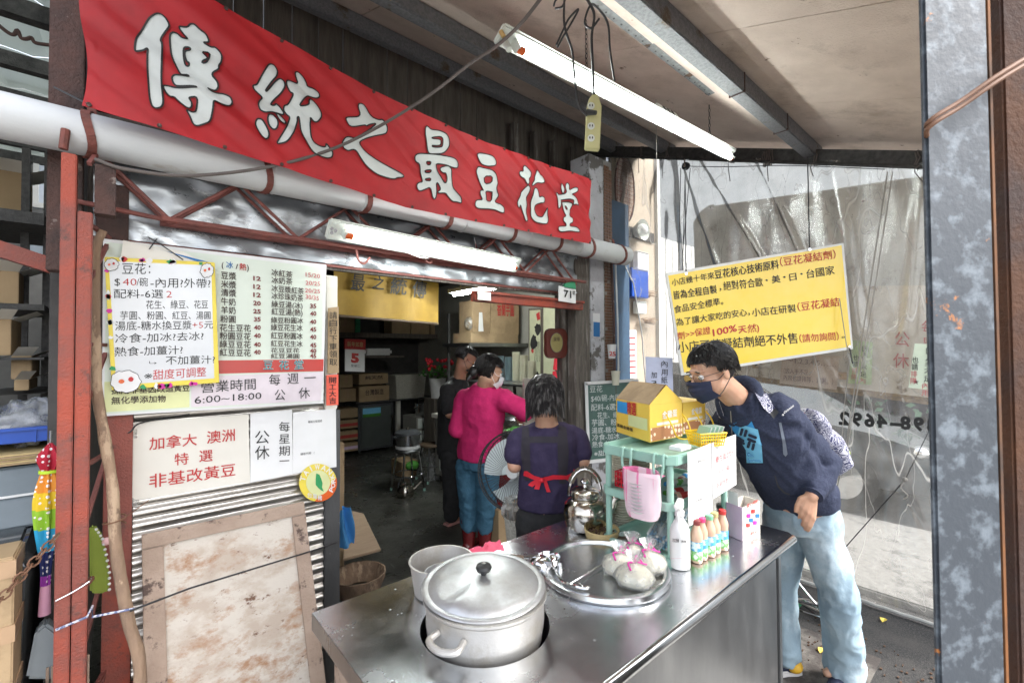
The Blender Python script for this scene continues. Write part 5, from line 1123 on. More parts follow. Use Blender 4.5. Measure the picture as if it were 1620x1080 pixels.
# parked car beyond the sheet
def car():
    OY = 1.15
    t = thing('parked_car', 'dark grey car parked beyond the pavement seen through the sheet', 'car', (6.3, 2.75, 0))
    prof = [(-.55, .28), (-.58, .5), (-.5, .68), (-.1, .80), (.45, .88), (1.25, 1.38), (1.7, 1.46), (2.5, 1.44), (3.2, 1.15), (3.5, .95), (3.55, .4), (3.5, .28)]
    for nm, sc, mt_ in (('body', 1, m_carwhite),):
        mb = MB(); secs = []
        for w_, ins in ((-.84, .06), (-.82, 0), (.82, 0), (.84, .06)): secs.append([V((6.35 + w_ * (1 if z < .9 else .84), y + OY, z)) for y, z in prof])
        n = len(prof)
        for s_ in secs: mb.v += s_
        for a in range(3):
            for i in range(n): j = (i + 1) % n; mb.f.append((a * n + i, a * n + j, (a + 1) * n + j, (a + 1) * n + i)); mb.m.append(0)
        mb.f.append(tuple(range(n))); mb.f.append(tuple(reversed(range(3 * n, 4 * n)))); mb.m += [0, 0]
        mb.build(nm, mt_, t, bev=.03)
    MB().add([V(q_) + V((0, OY, 0)) for q_ in [(5.62, .52, .91), (7.08, .52, .91), (7.02, 1.2, 1.35), (5.68, 1.2, 1.35)]], [(0, 1, 2, 3)]).build('windscreen', m_glassgrey, t, fix=False).location.z += .012
    MB().add([V(q_) + V((0, OY, 0)) for q_ in [(5.59, .75, .95), (5.59, 1.25, 1.3), (5.59, 2.0, 1.38), (5.59, 2.0, .95)]], [(0, 1, 2, 3)]).build('side_window', m_glassgrey, t, fix=False).location.x -= .004
    MB().add([V(q_) + V((0, OY, 0)) for q_ in [(5.59, 2.08, .95), (5.59, 2.08, 1.38), (5.59, 2.6, 1.34), (5.59, 3.0, .98)]], [(0, 1, 2, 3)]).build('side_window', m_glassgrey, t, fix=False).location.x -= .004
    for y in (.15 + OY, 2.8 + OY):
        T = Matrix.Translation((5.49, y, .31)) @ Matrix.Rotation(R(90), 4, 'Y')
        MB().lathe([(.0, 0), (.19, 0), (.2, .005), (.31, .01), (.31, .18), (0, .18)], n=28, T=T).build('tyre', m_tyre, t)
        MB().lathe([(.0, -.012), (.19, -.004), (.19, .0)], n=20, T=T).build('rim', m_chrome, t)
    MB().ell((5.6, -.46 + OY, .66), (.12, .08, .07)).build('headlight', m_chrome, t); MB().b2((5.5, .75 + OY, .93), (5.58, .9 + OY, 1.03)).build('mirror', m_carwhite, t, bev=.02)
car()
hd = thing('hedge', 'dark green hedge across the lane behind the parked car', 'hedge', (9, 2, 0)); rnd = random.Random(2); lf = MB()
for i in range(2600):
    p = V((9 + rnd.uniform(-.4, .4), rnd.uniform(-3, 7), rnd.uniform(0, 1.45))); u = V((rnd.uniform(-1, 1), rnd.uniform(-1, 1), rnd.uniform(-.4, 1))).normalized() * .13; w_ = u.orthogonal().normalized() * .045; lf.add([p, p + u * .5 + w_, p + u, p + u * .5 - w_], [(0, 1, 2, 3)])
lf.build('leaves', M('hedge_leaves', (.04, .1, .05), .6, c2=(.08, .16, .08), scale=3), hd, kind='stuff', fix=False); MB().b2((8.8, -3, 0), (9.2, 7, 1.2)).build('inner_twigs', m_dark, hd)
# ground details
for q, lab, k in (((1398, 980), 'yellow fallen leaf on the asphalt near the sheet hem', 0), ((1300, 1028), 'yellow green fallen leaf beside the jeans', 1)):
    c = at(*q, z=.012); MB().poly([[(-.03, 0), (-.012, .014), (.01, .02), (.035, .0), (.012, -.016), (-.012, -.012)]], lambda x, y: c + V((x, y, .006 * math.cos(x * 60)))).build('fallen_leaf', m_leaf, label=lab, cat='leaf', group='fallen leaves')
mt = at(1257, 956, z=.01); MB().b2((mt.x - .2, mt.y - .03, .006), (mt.x + .05, mt.y + .22, .014)).build('green_mat', m_greenmat, label='small green plastic mat behind the jeans', cat='mat')
rc = thing('rope_coil', 'tangled rope and chain lying on the ground behind the jeans', 'rope', at(1285, 960, z=0)); c = at(1285, 965, z=.02)
for s_ in range(3): MB().tube(cr([c + V((random.uniform(-.12, .12), random.uniform(-.15, .2), random.uniform(0, .05) + (.25 * max(0, i - 6)))) for i in range(9)], 4), .006, 5).build('rope_loop', [m_rope, m_cable, m_chrome][s_], rc)
lit = MB()
for i in range(160):
    c = V((random.uniform(2.6, 3.2), random.uniform(.35, 1.5), .006)); lit.box(c, (random.uniform(.004, .02), random.uniform(.003, .01), .004), T=None)
lit.build('ground_litter', m_herb, kind='stuff', label='small dark crumbs and grit scattered on the ground', cat='grit')
# galvanised post and rusty post at right
def vpost(px0, px1, d, dep, z1, name, lab, mat, nm2, xtra=None, cat='post'):
    a, b = at(px0, 560, d=d), at(px1, 560, d=d); a.z = b.z = 0; t = thing(name, lab, cat, (a + b) / 2)
    n = FW * dep; MB().hexa([a, b, b + n, a + n, a + V((0, 0, z1)), b + V((0, 0, z1)), b + n + V((0, 0, z1)), a + n + V((0, 0, z1))]).build(nm2, mat, t, bev=.004)
    return t
gp_ = vpost(1474, 1578, .72, .012, 3.0, 'galvanised_post', 'blotchy galvanised steel angle post close at the right edge', m_galv, 'flange')
a = at(1578, 560, d=.72); a.z = 0; b = a + FW * .1 + V((.001, 0, 0)); s_ = V((.755, -.655, 0)) * .004
MB().hexa([a, a + s_, b + s_, b, a + V((0, 0, 3)), a + s_ + V((0, 0, 3)), b + s_ + V((0, 0, 3)), b + V((0, 0, 3))]).build('side_flange', M('orange_rust_edge', (.2, .075, .02), .8, c2=(.04, .03, .025), scale=6), gp_)
vpost(1600, 1760, .85, .1, 3.05, 'rusty_post', 'dark rusty steel post at the far right edge', m_rustpost, 'steel_box')
MB().hexa([V((1.5, -.42, 0)), V((1.72, -.42, 0)), V((1.72, .08, 0)), V((1.5, .02, 0)), V((1.5, -.42, 2.9)), V((1.72, -.42, 2.9)), V((1.72, .08, 2.9)), V((1.5, .02, 2.9))]).build('dark_gap_block', m_black, label='added black block standing in for the dark gap between the galvanised and rusty posts', cat='panel')  # black block added to give the darkness of the gap behind the posts
rw = thing('rusty_wire', 'rusty doubled wire wrapped round the galvanised post', 'wire', at(1480, 200, d=.7))
for o_ in (0, 9): MB().tube(cr([at(1480, 240 + o_, d=.8), at(1466, 205 + o_, d=.72), at(1475, 188 + o_, d=.7), at(1520, 160 + o_, d=.7), at(1590, 112 + o_, d=.7), at(1680, 60 + o_, d=.75)], 5), .0035, 7).build('wire', m_rustwire, rw)

# ================================================================== COUNTER
CT = .85; cx0, cx1, cy0, cy1 = .437, 2.14, .672, 1.412
ct = thing('steel_counter', 'long brushed stainless steel serving counter', 'counter', (1.29, 1.04, 0))
PC = V((.79, 1.032, 0)); hr = .182
n = 48; outer = [(cx0, cy0), (cx1 - .02, cy0), (cx1, cy0 + .02), (cx1, cy1), (cx0, cy1)]; hole = [(PC.x + hr * math.cos(2 * math.pi * i / n), PC.y + hr * math.sin(2 * math.pi * i / n)) for i in range(n)]
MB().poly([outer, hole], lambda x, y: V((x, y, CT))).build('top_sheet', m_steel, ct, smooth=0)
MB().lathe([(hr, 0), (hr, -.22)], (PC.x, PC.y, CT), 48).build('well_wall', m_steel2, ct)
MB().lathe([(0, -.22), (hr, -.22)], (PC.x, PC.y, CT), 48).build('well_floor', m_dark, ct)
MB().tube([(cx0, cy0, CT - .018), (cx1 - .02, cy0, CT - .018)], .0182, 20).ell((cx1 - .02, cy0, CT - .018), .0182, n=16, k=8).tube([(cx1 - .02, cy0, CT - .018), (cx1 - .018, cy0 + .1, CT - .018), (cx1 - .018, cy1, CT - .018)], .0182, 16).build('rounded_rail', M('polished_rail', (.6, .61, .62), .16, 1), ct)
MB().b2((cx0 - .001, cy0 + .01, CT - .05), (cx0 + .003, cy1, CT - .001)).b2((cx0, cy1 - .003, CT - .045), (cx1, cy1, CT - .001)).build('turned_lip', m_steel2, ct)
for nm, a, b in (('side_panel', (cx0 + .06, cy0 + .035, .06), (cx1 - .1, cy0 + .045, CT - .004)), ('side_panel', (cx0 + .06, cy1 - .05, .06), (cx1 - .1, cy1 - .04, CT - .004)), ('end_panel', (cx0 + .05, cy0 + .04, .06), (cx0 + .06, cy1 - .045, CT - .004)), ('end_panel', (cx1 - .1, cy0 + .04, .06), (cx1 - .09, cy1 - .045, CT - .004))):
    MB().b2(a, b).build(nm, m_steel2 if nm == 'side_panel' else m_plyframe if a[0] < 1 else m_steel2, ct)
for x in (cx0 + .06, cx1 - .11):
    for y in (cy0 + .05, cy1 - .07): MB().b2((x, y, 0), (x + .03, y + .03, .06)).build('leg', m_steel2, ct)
MB().b2((cx1 - .085, cy0 + .03, .0), (cx1 - .06, cy0 + .055, CT - .02)).build('corner_post', m_steel2, ct)
# pot
pot = thing('cooking_pot', 'large worn aluminium pot with side handles sunk into the counter', 'pot', (PC.x, PC.y, .75))
pr, pt = .166, .940
MB().lathe([(0, .78), (.12, .78), (.148, .79), (.16, .82), (pr, .87), (pr, pt - .012), (pr + .008, pt - .004), (pr + .008, pt + .002), (pr - .006, pt + .002), (pr - .01, .9), (pr - .02, .82), (0, .80)], (PC.x, PC.y, 0), 64, rfun=lambda a, k, z: 1 + .003 * math.sin(a * 3 + z * 40)).build('pot_body', m_alupot, pot)
for a_ in (R(200), R(20)):
    u = V((math.cos(a_), math.sin(a_), 0)); w_ = V((-u.y, u.x, 0)); c = V((PC.x, PC.y, .9)) + u * pr
    MB().tube(cr([c - w_ * .04 - u * .004, c - w_ * .042 + u * .03 - V((0, 0, .005)), c + u * .042 - V((0, 0, .01)), c + w_ * .042 + u * .03 - V((0, 0, .005)), c + w_ * .04 - u * .004], 6), .009, 10).build('handle', m_alupot, pot)
lid = thing('pot_lid', 'dented round aluminium lid with black knob resting askew on the pot', 'lid', (PC.x + .01, PC.y + .01, pt + .01))
Tl = Matrix.Translation((PC.x + .004, PC.y + .012, pt + .014)) @ Matrix.Rotation(R(-2), 4, 'Y') @ Matrix.Rotation(R(3), 4, 'X')
def dent(p):
    q = p.copy()
    for (dx, dy, s_, h) in ((-.10, .0, .035, .008), (-.105, -.04, .022, -.006), (-.06, .09, .03, .006), (.08, .03, .03, .003)): q.z -= h * math.exp(-(((p.x - dx) ** 2 + (p.y - dy) ** 2) / s_ ** 2))
    return q
mb = MB().lathe([(0, .028), (.03, .0278), (.06, .027), (.09, .025), (.12, .021), (.14, .016), (.152, .009), (.157, .004), (.163, .006), (.172, .006), (.176, .002), (.174, -.001), (.16, -.001), (.15, .003), (.12, .015), (.06, .022), (0, .023)], n=72)
mb.v = [Tl @ dent(p) for p in mb.v]; mb.build('lid_shell', m_alu, lid, smooth=50)
MB().lathe([(0, .028), (.008, .028), (.008, .036), (.02, .040), (.023, .048), (.02, .055), (.01, .059), (0, .06)], n=24, T=Tl).build('knob', M('black_bakelite', (.012, .012, .013), .38), lid)
MB().lathe([(0, .06), (.006, .0605), (.006, .062), (0, .062)], n=12, T=Tl).build('knob_screw', m_chrome, lid)
rnd = random.Random(77); dr_ = MB()
for i in range(120):
    x, y = rnd.uniform(.5, 2.05), rnd.uniform(.72, 1.38)
    if (x - PC.x) ** 2 + (y - PC.y) ** 2 < .2 ** 2 or (x - 1.284) ** 2 + (y - .998) ** 2 < .235 ** 2: continue
    s_ = rnd.uniform(.0012, .004); dr_.ell((x, y, CT), (s_, s_ * rnd.uniform(.7, 1), s_ * .35), None, 8, 4)
dr_.build('water_drops', m_film_bag, kind='stuff', label='small water drops scattered over the steel counter', cat='water')
# side pan and bowl
pn = V((.79, 1.262, CT)); panb = thing('steel_basin', 'straight sided aluminium pan standing behind the pot', 'pan', pn)
MB().lathe([(0, .002), (.08, .002), (.086, .006), (.1, .098), (.104, .1), (.104, .103), (.098, .103), (.084, .01), (0, .008)], pn, 48).build('pan_wall', m_alupot, panb)
bw = thing('ladle_dish', 'shallow metal dish lying inside the straight sided pan', 'dish', pn + V((0, 0, .02)))
MB().lathe([(0, .03), (.04, .032), (.056, .045), (.06, .06), (.063, .06), (.058, .042), (.04, .027), (0, .022)], pn + V((.008, .0, 0)), 32).build('dish', m_alu, bw)
pc2 = thing('pink_cloth', 'crumpled pink cloth tucked between the pot and pan', 'cloth', at(740, 885, z=CT))
c = at(765, 885, z=.88); MB().grid(16, 10, lambda u, v: c + V(((u - .5) * .14, (v - .5) * .05 + .01 * math.sin(u * 11), .05 + .02 * noise.noise(V((u * 5, v * 6, 1))) - abs(v - .5) * .05))).build('cloth', M('pink_cloth2', (.75, .12, .2), .8), pc2, fix=False)
# ladles
ld = thing('ladle', 'steel ladle with a brown handle resting on the counter', 'ladle', at(865, 905, z=CT)); c = at(868, 893, z=.87)
MB().lathe([(0, -.0), (.02, .002), (.036, .012), (.042, .03), (.043, .03), (.038, .01), (.02, -.001), (0, -.003)], c + V((0, 0, .0)), 28).build('bowl', m_chrome, ld)
h0, h1, h2 = c + V((-.03, .02, .035)), at(828, 882, z=.905), at(775, 878, z=.92)
MB().tube([h0, h1], .005, 8).build('shaft', m_chrome, ld); MB().tube([h1, h1.lerp(h2, .5), h2], [.008, .009, .008], 10).build('grip', m_stoolwood, ld)
ld2 = thing('ladle', 'upturned steel ladle bowl beside the round tray', 'ladle', at(850, 900, z=CT)); c = at(856, 892, z=.875)
MB().ell(c, (.04, .04, .03), n=24).build('bowl', m_chrome, ld2); e = at(932, 928, z=.885)
MB().tube(cr([c + V((.035, -.02, 0)), at(888, 917, z=.88), at(905, 925, z=.885), at(925, 930, z=.885), e, e + V((-.01, .015, -.003)), at(915, 924, z=.88)], 5), .005, 8).build('hooked_handle', m_chrome, ld2)
# tray lid
tc0 = V((1.284, .998, CT)); ty = thing('round_tray', 'wide round steel tray cover set on the counter', 'tray', tc0)
MB().lathe([(0, .012), (.10, .0125), (.185, .012), (.195, .013), (.2, .022), (.212, .024), (.222, .021), (.225, .008), (.222, .0015)], tc0, 72).build('tray_disc', m_steel, ty)
MB().tube([at(885, 898, z=CT + .012), at(885, 898, z=CT + .012) + V((0, 0, .022))], [.012, .01], 14).build('knob', m_chrome, ty)
sp = thing('steel_spoon', 'thin steel spoon lying across the round tray', 'spoon', at(925, 905, z=CT + .014))
MB().tube([at(903, 922, z=CT + .022), at(952, 893, z=CT + .022)], .003, 6).build('shaft', m_chrome, sp)
# tofu bags
def tofu(cx, cy, s_, lab, seed):
    c = at(cx, cy, z=CT + .016); t = thing('tofu_bag', lab, 'bag', c, 'knotted bags of bean curd')
    rnd = random.Random(seed)
    def rf(a, k, z): return 1 + .12 * noise.noise(V((math.cos(a) * 2 + seed, math.sin(a) * 2, z * 30)))
    MB().lathe([(0, 0), (.03 * s_, .001), (.044 * s_, .01), (.048 * s_, .024), (.04 * s_, .04), (.024 * s_, .05), (.01 * s_, .056), (0, .058)], c, 28, rfun=rf).build('bean_curd', m_soy, t)
    MB().lathe([(.046 * s_, .004), (.052 * s_, .022), (.046 * s_, .042), (.026 * s_, .056), (.008, .066), (.02, .085), (.03, .098)], c, 72, rfun=lambda a, k, z: 1 + .05 * math.sin(a * 13 + k * 1.5) * (k > 2) + .14 * noise.noise(V((a * 2, z * 40, seed)))).build('clear_bag', m_film_bag, t, fix=False)
    k0 = c + V((0, 0, .066)); MB().tube(cr([k0 + V((.04, -.02, -.012)), k0 + V((.01, .0, .0)), k0, k0 + V((-.02, .01, .002)), k0 + V((-.035, -.01, -.01))], 4), .003, 6).tube(cr([k0, k0 + V((.03, .012, .01)), k0 + V((.05, .0, -.02))], 3), .0028, 6).build('magenta_tie', m_magenta, t)
tofu(980, 905, 1.15, 'knotted bag of bean curd on the left of the tray', 1); tofu(1004, 922, 1.25, 'knotted bag of bean curd nearest the tray rim', 2); tofu(1026, 900, 1.2, 'knotted bag of bean curd on the right, beside the rack', 3); tofu(1000, 888, 1.0, 'small knotted bag of bean curd at the back of the tray', 4)
# kettle
kc = V((1.535, 1.29, CT)); kt = thing('kettle', 'old shiny steel kettle with arched handle on the counter corner', 'kettle', kc)
MB().lathe([(0, .003), (.075, .003), (.084, .01), (.094, .045), (.096, .075), (.09, .105), (.072, .125), (.06, .13), (.062, .136), (.058, .14)], kc, 48).build('kettle_body', m_kettle, kt)
MB().lathe([(.062, .137), (.064, .143), (.06, .162), (.045, .172), (.02, .178), (0, .179)], kc, 40).build('lid', m_kettle, kt)
MB().lathe([(0, .178), (.01, .178), (.008, .188), (.018, .194), (.02, .203), (.012, .212), (0, .214)], kc, 20).build('lid_knob', m_chrome, kt)
sd = V((.755, -.655, 0)); MB().tube(cr([kc + sd * .08 + V((0, 0, .06)), kc + sd * .115 + V((0, 0, .085)), kc + sd * .128 + V((0, 0, .12)), kc + sd * .148 + V((0, 0, .133))], 5), [.03, .029, .028, .026, .024, .022, .02, .019, .018, .017, .016, .016, .016, .015, .015, .014], 14).build('spout', m_kettle, kt)
arc = [kc + sd * (.072 * math.cos(a)) + V((0, 0, .14 + .115 * math.sin(a))) for a in [math.pi * k / 12 for k in range(13)]]
MB().tube(arc, .006, 8).build('handle_wire', m_chrome, kt); 
mb = MB()
for i in range(2, 10): mb.bar(arc[i], arc[i + 1], .026, .01, up=-FW)
mb.build('handle_grip', M('dark_grip', (.1, .075, .05), .35), kt)
# basket with herbs, dip cup
bc_ = at(952, 851, z=CT); bk = thing('bamboo_basket', 'small round bamboo sieve basket with dried herbs', 'basket', bc_)
MB().lathe([(0, .003), (.058, .003), (.066, .01), (.069, .034), (.072, .036), (.072, .04), (.066, .04), (.062, .01), (0, .008)], bc_, 36, rfun=lambda a, k, z: 1 + .01 * math.sin(a * 30)).build('basket_wall', m_bamboo, bk)
mb = MB(); rnd = random.Random(5)
for i in range(70):
    a, r_ = rnd.uniform(0, 6.28), .052 * math.sqrt(rnd.random()); p = bc_ + V((r_ * math.cos(a), r_ * math.sin(a), .014 + rnd.random() * .014)); mb.tube([p, p + V((rnd.uniform(-.015, .015), rnd.uniform(-.015, .015), rnd.uniform(0, .008)))], .003, 4)
mb.build('dried_herbs', m_herb, bk, kind='stuff')
dc = at(984, 859, z=CT); dp_ = thing('plastic_tub', 'small clear tub of dried herbs beside the bamboo basket', 'tub', dc)
MB().lathe([(.03, 0), (.04, .032), (.042, .033)], dc, 28).build('clear_wall', m_film_bag, dp_, fix=False); MB().lathe([(0, .016), (.032, .016), (.03, .004), (0, .002)], dc, 20, rfun=lambda a, k, z: 1 + .05 * math.sin(a * 7)).build('herbs', m_herb, dp_)
# cup towers
def tower(px_, y_, x_, n, lab, r0, step=.0105, mat=m_cup):
    c = V((x_, y_, CT)); t = thing('bowl_stack', lab, 'stack of bowls', c, 'stacks of paper bowls')
    for i in range(n): MB().lathe([(r0 * .8, 0), (r0 * .97, step * .8), (r0 * 1.02, step * .85), (r0 * 1.02, step * 1.05), (r0 * .93, step * 1.05)], c + V((random.uniform(-.001, .001), 0, i * step)), 24).build('paper_bowl', mat, t)
    return t
tower(0, 1.205, 1.69, 32, 'tall stack of cream paper bowls behind the rack, left one', .046); tower(0, 1.19, 1.80, 30, 'tall stack of cream paper bowls behind the rack, right one', .046)
MB().grid(24, 18, lambda u, v: (1.60 + .16 * math.sin(u * 6.28) * (1 - .3 * v), 1.30 + .07 * math.cos(u * 6.28) * (1 - .3 * v), CT + .004 + .15 * v + .012 * noise.noise(V((u * 9, v * 5, 2))))).build('crumpled_clear_bag', m_film_bag, fix=False, label='crumpled clear plastic bag between kettle and bowl stacks', cat='bag')
# mint rack
rx, ry, rx2, ry2 = 1.50, .865, 1.93, 1.135
rk = thing('mint_rack', 'mint green plastic shelf rack standing on the counter', 'rack', (1.72, 1.0, CT))
zt_ = 1.243
for x, y in ((rx, ry), (rx, ry2), (rx2, ry), (rx2, ry2)):
    MB().tube([(x, y, CT), (x, y, CT + .02), (x, y, CT + .021), (x, y, zt_ - .03)], [.022, .02, .0125, .0125], 14).build('post', m_mint, rk)
def traysh(z, h, nm):
    mb = MB()
    o_ = .028
    q = [(rx - o_, ry - o_), (rx2 + o_, ry - o_), (rx2 + o_, ry2 + o_), (rx - o_, ry2 + o_)]; m_ = .03
    qr = [(rx - o_ + m_, ry - o_), (rx2 + o_ - m_, ry - o_), (rx2 + o_, ry - o_ + m_), (rx2 + o_, ry2 + o_ - m_), (rx2 + o_ - m_, ry2 + o_), (rx - o_ + m_, ry2 + o_), (rx - o_, ry2 + o_ - m_), (rx - o_, ry - o_ + m_)]
    n = 8; mb.v = [V((x, y, z - h)) for x, y in qr] + [V((x, y, z)) for x, y in qr]; cx_, cy_ = (rx + rx2) / 2, (ry + ry2) / 2
    inn = [(cx_ + (x - cx_) * .93, cy_ + (y - cy_) * .89) for x, y in qr]; mb.v += [V((x, y, z)) for x, y in inn] + [V((x, y, z - h * .6)) for x, y in inn]
    for i in range(n): j = (i + 1) % n; mb.f += [(i, j, n + j, n + i), (n + i, n + j, 2 * n + j, 2 * n + i), (2 * n + i, 2 * n + j, 3 * n + j, 3 * n + i)]
    mb.f += [tuple(reversed(range(n))), tuple(range(3 * n, 4 * n))]; mb.m = [0] * len(mb.f); mb.build(nm, m_mint, rk, bev=.003)
traysh(zt_, .036, 'top_shelf'); traysh(1.075, .03, 'middle_shelf'); traysh(CT + .028, .024, 'bottom_shelf')
for px_ in (992, 1042):
    c = at(px_, 725, x=rx - .045); s_ = V((0, .018, 0))
    MB().tube(cr([V((rx - .02, c.y, zt_ - .005)) + s_, V((rx - .045, c.y, zt_ + .004)) + s_, V((rx - .05, c.y, zt_ - .05)) + s_, V((rx - .052, c.y, zt_ - .085)) , V((rx - .05, c.y, zt_ - .05)) - s_, V((rx - .045, c.y, zt_ + .004)) - s_, V((rx - .02, c.y, zt_ - .005)) - s_], 5), .005, 8).build('hook', m_mint, rk)
# gift boxes of eggs
def gbox(corner, vL, vR, h, lab, open_=True):
    t = thing('egg_box', lab, 'box', corner, 'yellow egg boxes on the rack'); c = V(corner); L2, R2 = V(vL), V(vR); up = V((0, 0, h))
    MB().hexa([c, c + R2, c + R2 + L2, c + L2, c + up, c + R2 + up, c + R2 + L2 + up, c + L2 + up]).build('carton', m_boxyel, t, bev=.002)
    rh = V((0, 0, .075)); top = [c + up, c + R2 + up, c + R2 + L2 + up, c + L2 + up]
    # gable: slopes from right and left faces up to a ridge
    m0 = (top[0] + top[1]) / 2 + rh; m1 = (top[3] + top[2]) / 2 + rh
    if open_:
        e = V((0, 0, .002)); MB().add([top[1] + e, top[2] + e, m1 + e, m0 + e], [(0, 1, 2, 3)]).build('gable_flap', m_boxyel, t, fix=False)
        MB().add([top[0] + e, top[3] + e, m1 + e - R2 * .04, m0 + e - R2 * .04], [(0, 1, 2, 3)]).build('gable_flap', m_kraft2, t, fix=False); MB().add([top[0], top[1], m0], [(0, 1, 2)]).build('gable_end', m_boxyel, t, fix=False)
    nR = L2.cross(V((0, 0, 1))).normalized(); nR = nR if nR.dot(CAMP - c) > 0 else -nR; nL = R2.cross(V((0, 0, 1))).normalized(); nL = nL if nL.dot(CAMP - c) > 0 else -nL
    # right face = along R2 (seen to the right), left face = along L2
    def fq(base, vec, nrm, a, b, z0_, z1_, nm, mt_, o_=.0015):
        p0 = base + vec * a + nrm * o_; p1 = base + vec * b + nrm * o_
        return MB().add([p0 + up * z0_, p1 + up * z0_, p1 + up * z1_, p0 + up * z1_], [(0, 1, 2, 3)]).build(nm, mt_, t, fix=False)
    fq(c, R2, nL, .02, .98, .03, .38, 'egg_photo', m_eggs); fq(c, R2, nL, .2, .85, .42, .5, 'white_label', m_cream, .002)
    fq(c, L2, nR, .62, .95, .62, .95, 'photo_label', m_patch); fq(c, L2, nR, .05, .6, .3, .62, 'pale_panel', m_menuyel)
    lettering(t, m_redink, [('精選', c + L2 * .62 + up * .62 + nR * .004, c + L2 * .36 + up * .62 + nR * .004, c + L2 * .62 + up * .98 + nR * .004, .05), ('金牌', c + L2 * .62 + up * .62 + nR * .004 - up * .2, c + L2 * .40 + up * .42 + nR * .004, c + L2 * .62 + up * .6 + nR * .004, .03)][:1])
    lettering(t, m_ink, [('嘉義金雞蛋', c + L2 * .95 + up * .18 + nR * .004, c + L2 * .45 + up * .16 + nR * .004, c + L2 * .95 + up * .28 + nR * .004, .03)], 'black_lettering')
    lettering(t, m_white, [('金雞蛋', c + R2 * .35 + up * .58 + nL * .004, c + R2 * .8 + up * .6 + nL * .004, c + R2 * .35 + up * .78 + nL * .004, .03)], 'white_lettering')
    k0 = c + R2 * .45 + up * .7 + nL * .006; k1 = c + R2 * .95 + up * .65 + nL * .006
    MB().tube(cr([k0, k0 - up * .3 + nL * .03, k0 - up * .62 + nL * .04 + R2 * .1, k1 - up * .62 + nL * .04, k1 - up * .25 + nL * .03, k1], 5), .0032, 6).build('cord_handle', m_yelpl, t)
bq0 = at(1028, 700, z=zt_ + .003); bL = at(975, 683, z=zt_ + .003) - bq0; bR = at(1080, 690, z=zt_ + .003) - bq0
gbox(bq0, bL, bR, .152, 'open yellow egg gift box at the front of the rack')
b2_ = at(1085, 690, z=zt_ + .003) + V((.03, .03, 0)); gbox(b2_, bL * .7, bR * .8, .14, 'second yellow egg gift box behind the first', False)
# yellow basket
by0 = at(1088, 702, z=zt_ + .003); yb = thing('yellow_basket', 'small yellow plastic basket holding green cards on the rack', 'basket', by0)
bx_, by_ = V((.1, -.01, 0)), V((.02, .09, 0)); c = at(1117, 703, z=zt_ + .004); ux, uy = V((.9, -.42, 0)).normalized(), V((.42, .9, 0)).normalized()
def bk_pt(a, b, z): s_ = 1 + z * 4; return c + ux * a * s_ + uy * (b * s_) + V((0, 0, z))
hx, hy, hh = .05, .036, .05
for i in range(11):
    a = -hx + 2 * hx * i / 10
    for b in (-hy, hy): MB().bar(bk_pt(a, b, 0), bk_pt(a, b, hh), .0032, .0025, up=uy).build('rib', m_yelpl, yb)
for i in range(8):
    b = -hy + 2 * hy * i / 7
    for a in (-hx, hx): MB().bar(bk_pt(a, b, 0), bk_pt(a, b, hh), .0032, .0025, up=ux).build('rib', m_yelpl, yb)
for z in (0.001, .013, .026, .038): MB().tube([bk_pt(-hx, -hy, z), bk_pt(hx, -hy, z), bk_pt(hx, hy, z), bk_pt(-hx, hy, z)], .0022, 5, closed=True).build('band', m_yelpl, yb)
MB().tube([bk_pt(-hx, -hy, hh), bk_pt(hx, -hy, hh), bk_pt(hx, hy, hh), bk_pt(-hx, hy, hh)], .004, 6, closed=True).build('rim', m_yelpl, yb)
MB().hexa([bk_pt(-hx, -hy, 0), bk_pt(hx, -hy, 0), bk_pt(hx, hy, 0), bk_pt(-hx, hy, 0), bk_pt(-hx, -hy, .003), bk_pt(hx, -hy, .003), bk_pt(hx, hy, .003), bk_pt(-hx, hy, .003)]).build('floor', m_yelpl, yb)
CARD = [M('pale_green_card', (.3, .5, .38), .5), m_white]
crd = thing('card_pack', 'pack of green and white cards standing in the yellow basket', 'cards', bk_pt(0, 0, .006))
for i in range(12):
    q = bk_pt(-hx * .7 + i * .006, 0, .01); z6 = V((0, 0, .062))
    MB().hexa([q - uy * .03, q + ux * .0015 - uy * .03, q + ux * .0015 + uy * .03, q + uy * .03, q - uy * .03 + ux * .03 + z6, q + ux * .0315 - uy * .03 + z6, q + ux * .0315 + uy * .03 + z6, q + uy * .03 + ux * .03 + z6]).build('card', CARD[i % 3 == 2], crd)
cdk = at(1090, 712, z=zt_ + .003)
MB().box(cdk + V((-.01, .03, .008)), (.075, .05, .014)).build('card_stack', m_white, label='flat stack of white name cards in front of the yellow basket', cat='cards', bev=.001)
# price sheets on the rack side
pp = PY(ry - .045)
def psh(q, lab, name='price_sheet'):
    t = sign(name, lab, 'sign', pp, q, m_white, t=.002); return t
s1 = psh([(1090, 832), (1127, 816), (1127, 700), (1088, 716)], 'tall white payment sheet hanging on the rack side')
lettering(s1, m_ink, [L_(pp, '轉帳付款', 1102, 732, 1114, 728, 4, .0, .004), L_(pp, '台灣銀行代碼', 1098, 795, 1119, 786, 4, 0, .004)])
pp2 = PY(ry - .049); s2 = sign('price_sheet', 'white price sheet with red writing for boxed eggs', 'sign', pp2, [(1128, 789), (1165, 765), (1164, 686), (1089, 713)][0:1] + [(1165, 766), (1164, 687), (1127, 700)], m_white, t=.002, off=0)
lettering(s2, m_pinkred, [L_(pp2, '養生蛋270元', 1131, 733, 1161, 719, 11, .01, .003), L_(pp2, '（5斤/箱）', 1134, 752, 1156, 741, 9, 0, .003), L_(pp2, '每箱特賣300元', 1132, 773, 1162, 758, 10, .0, .003)])
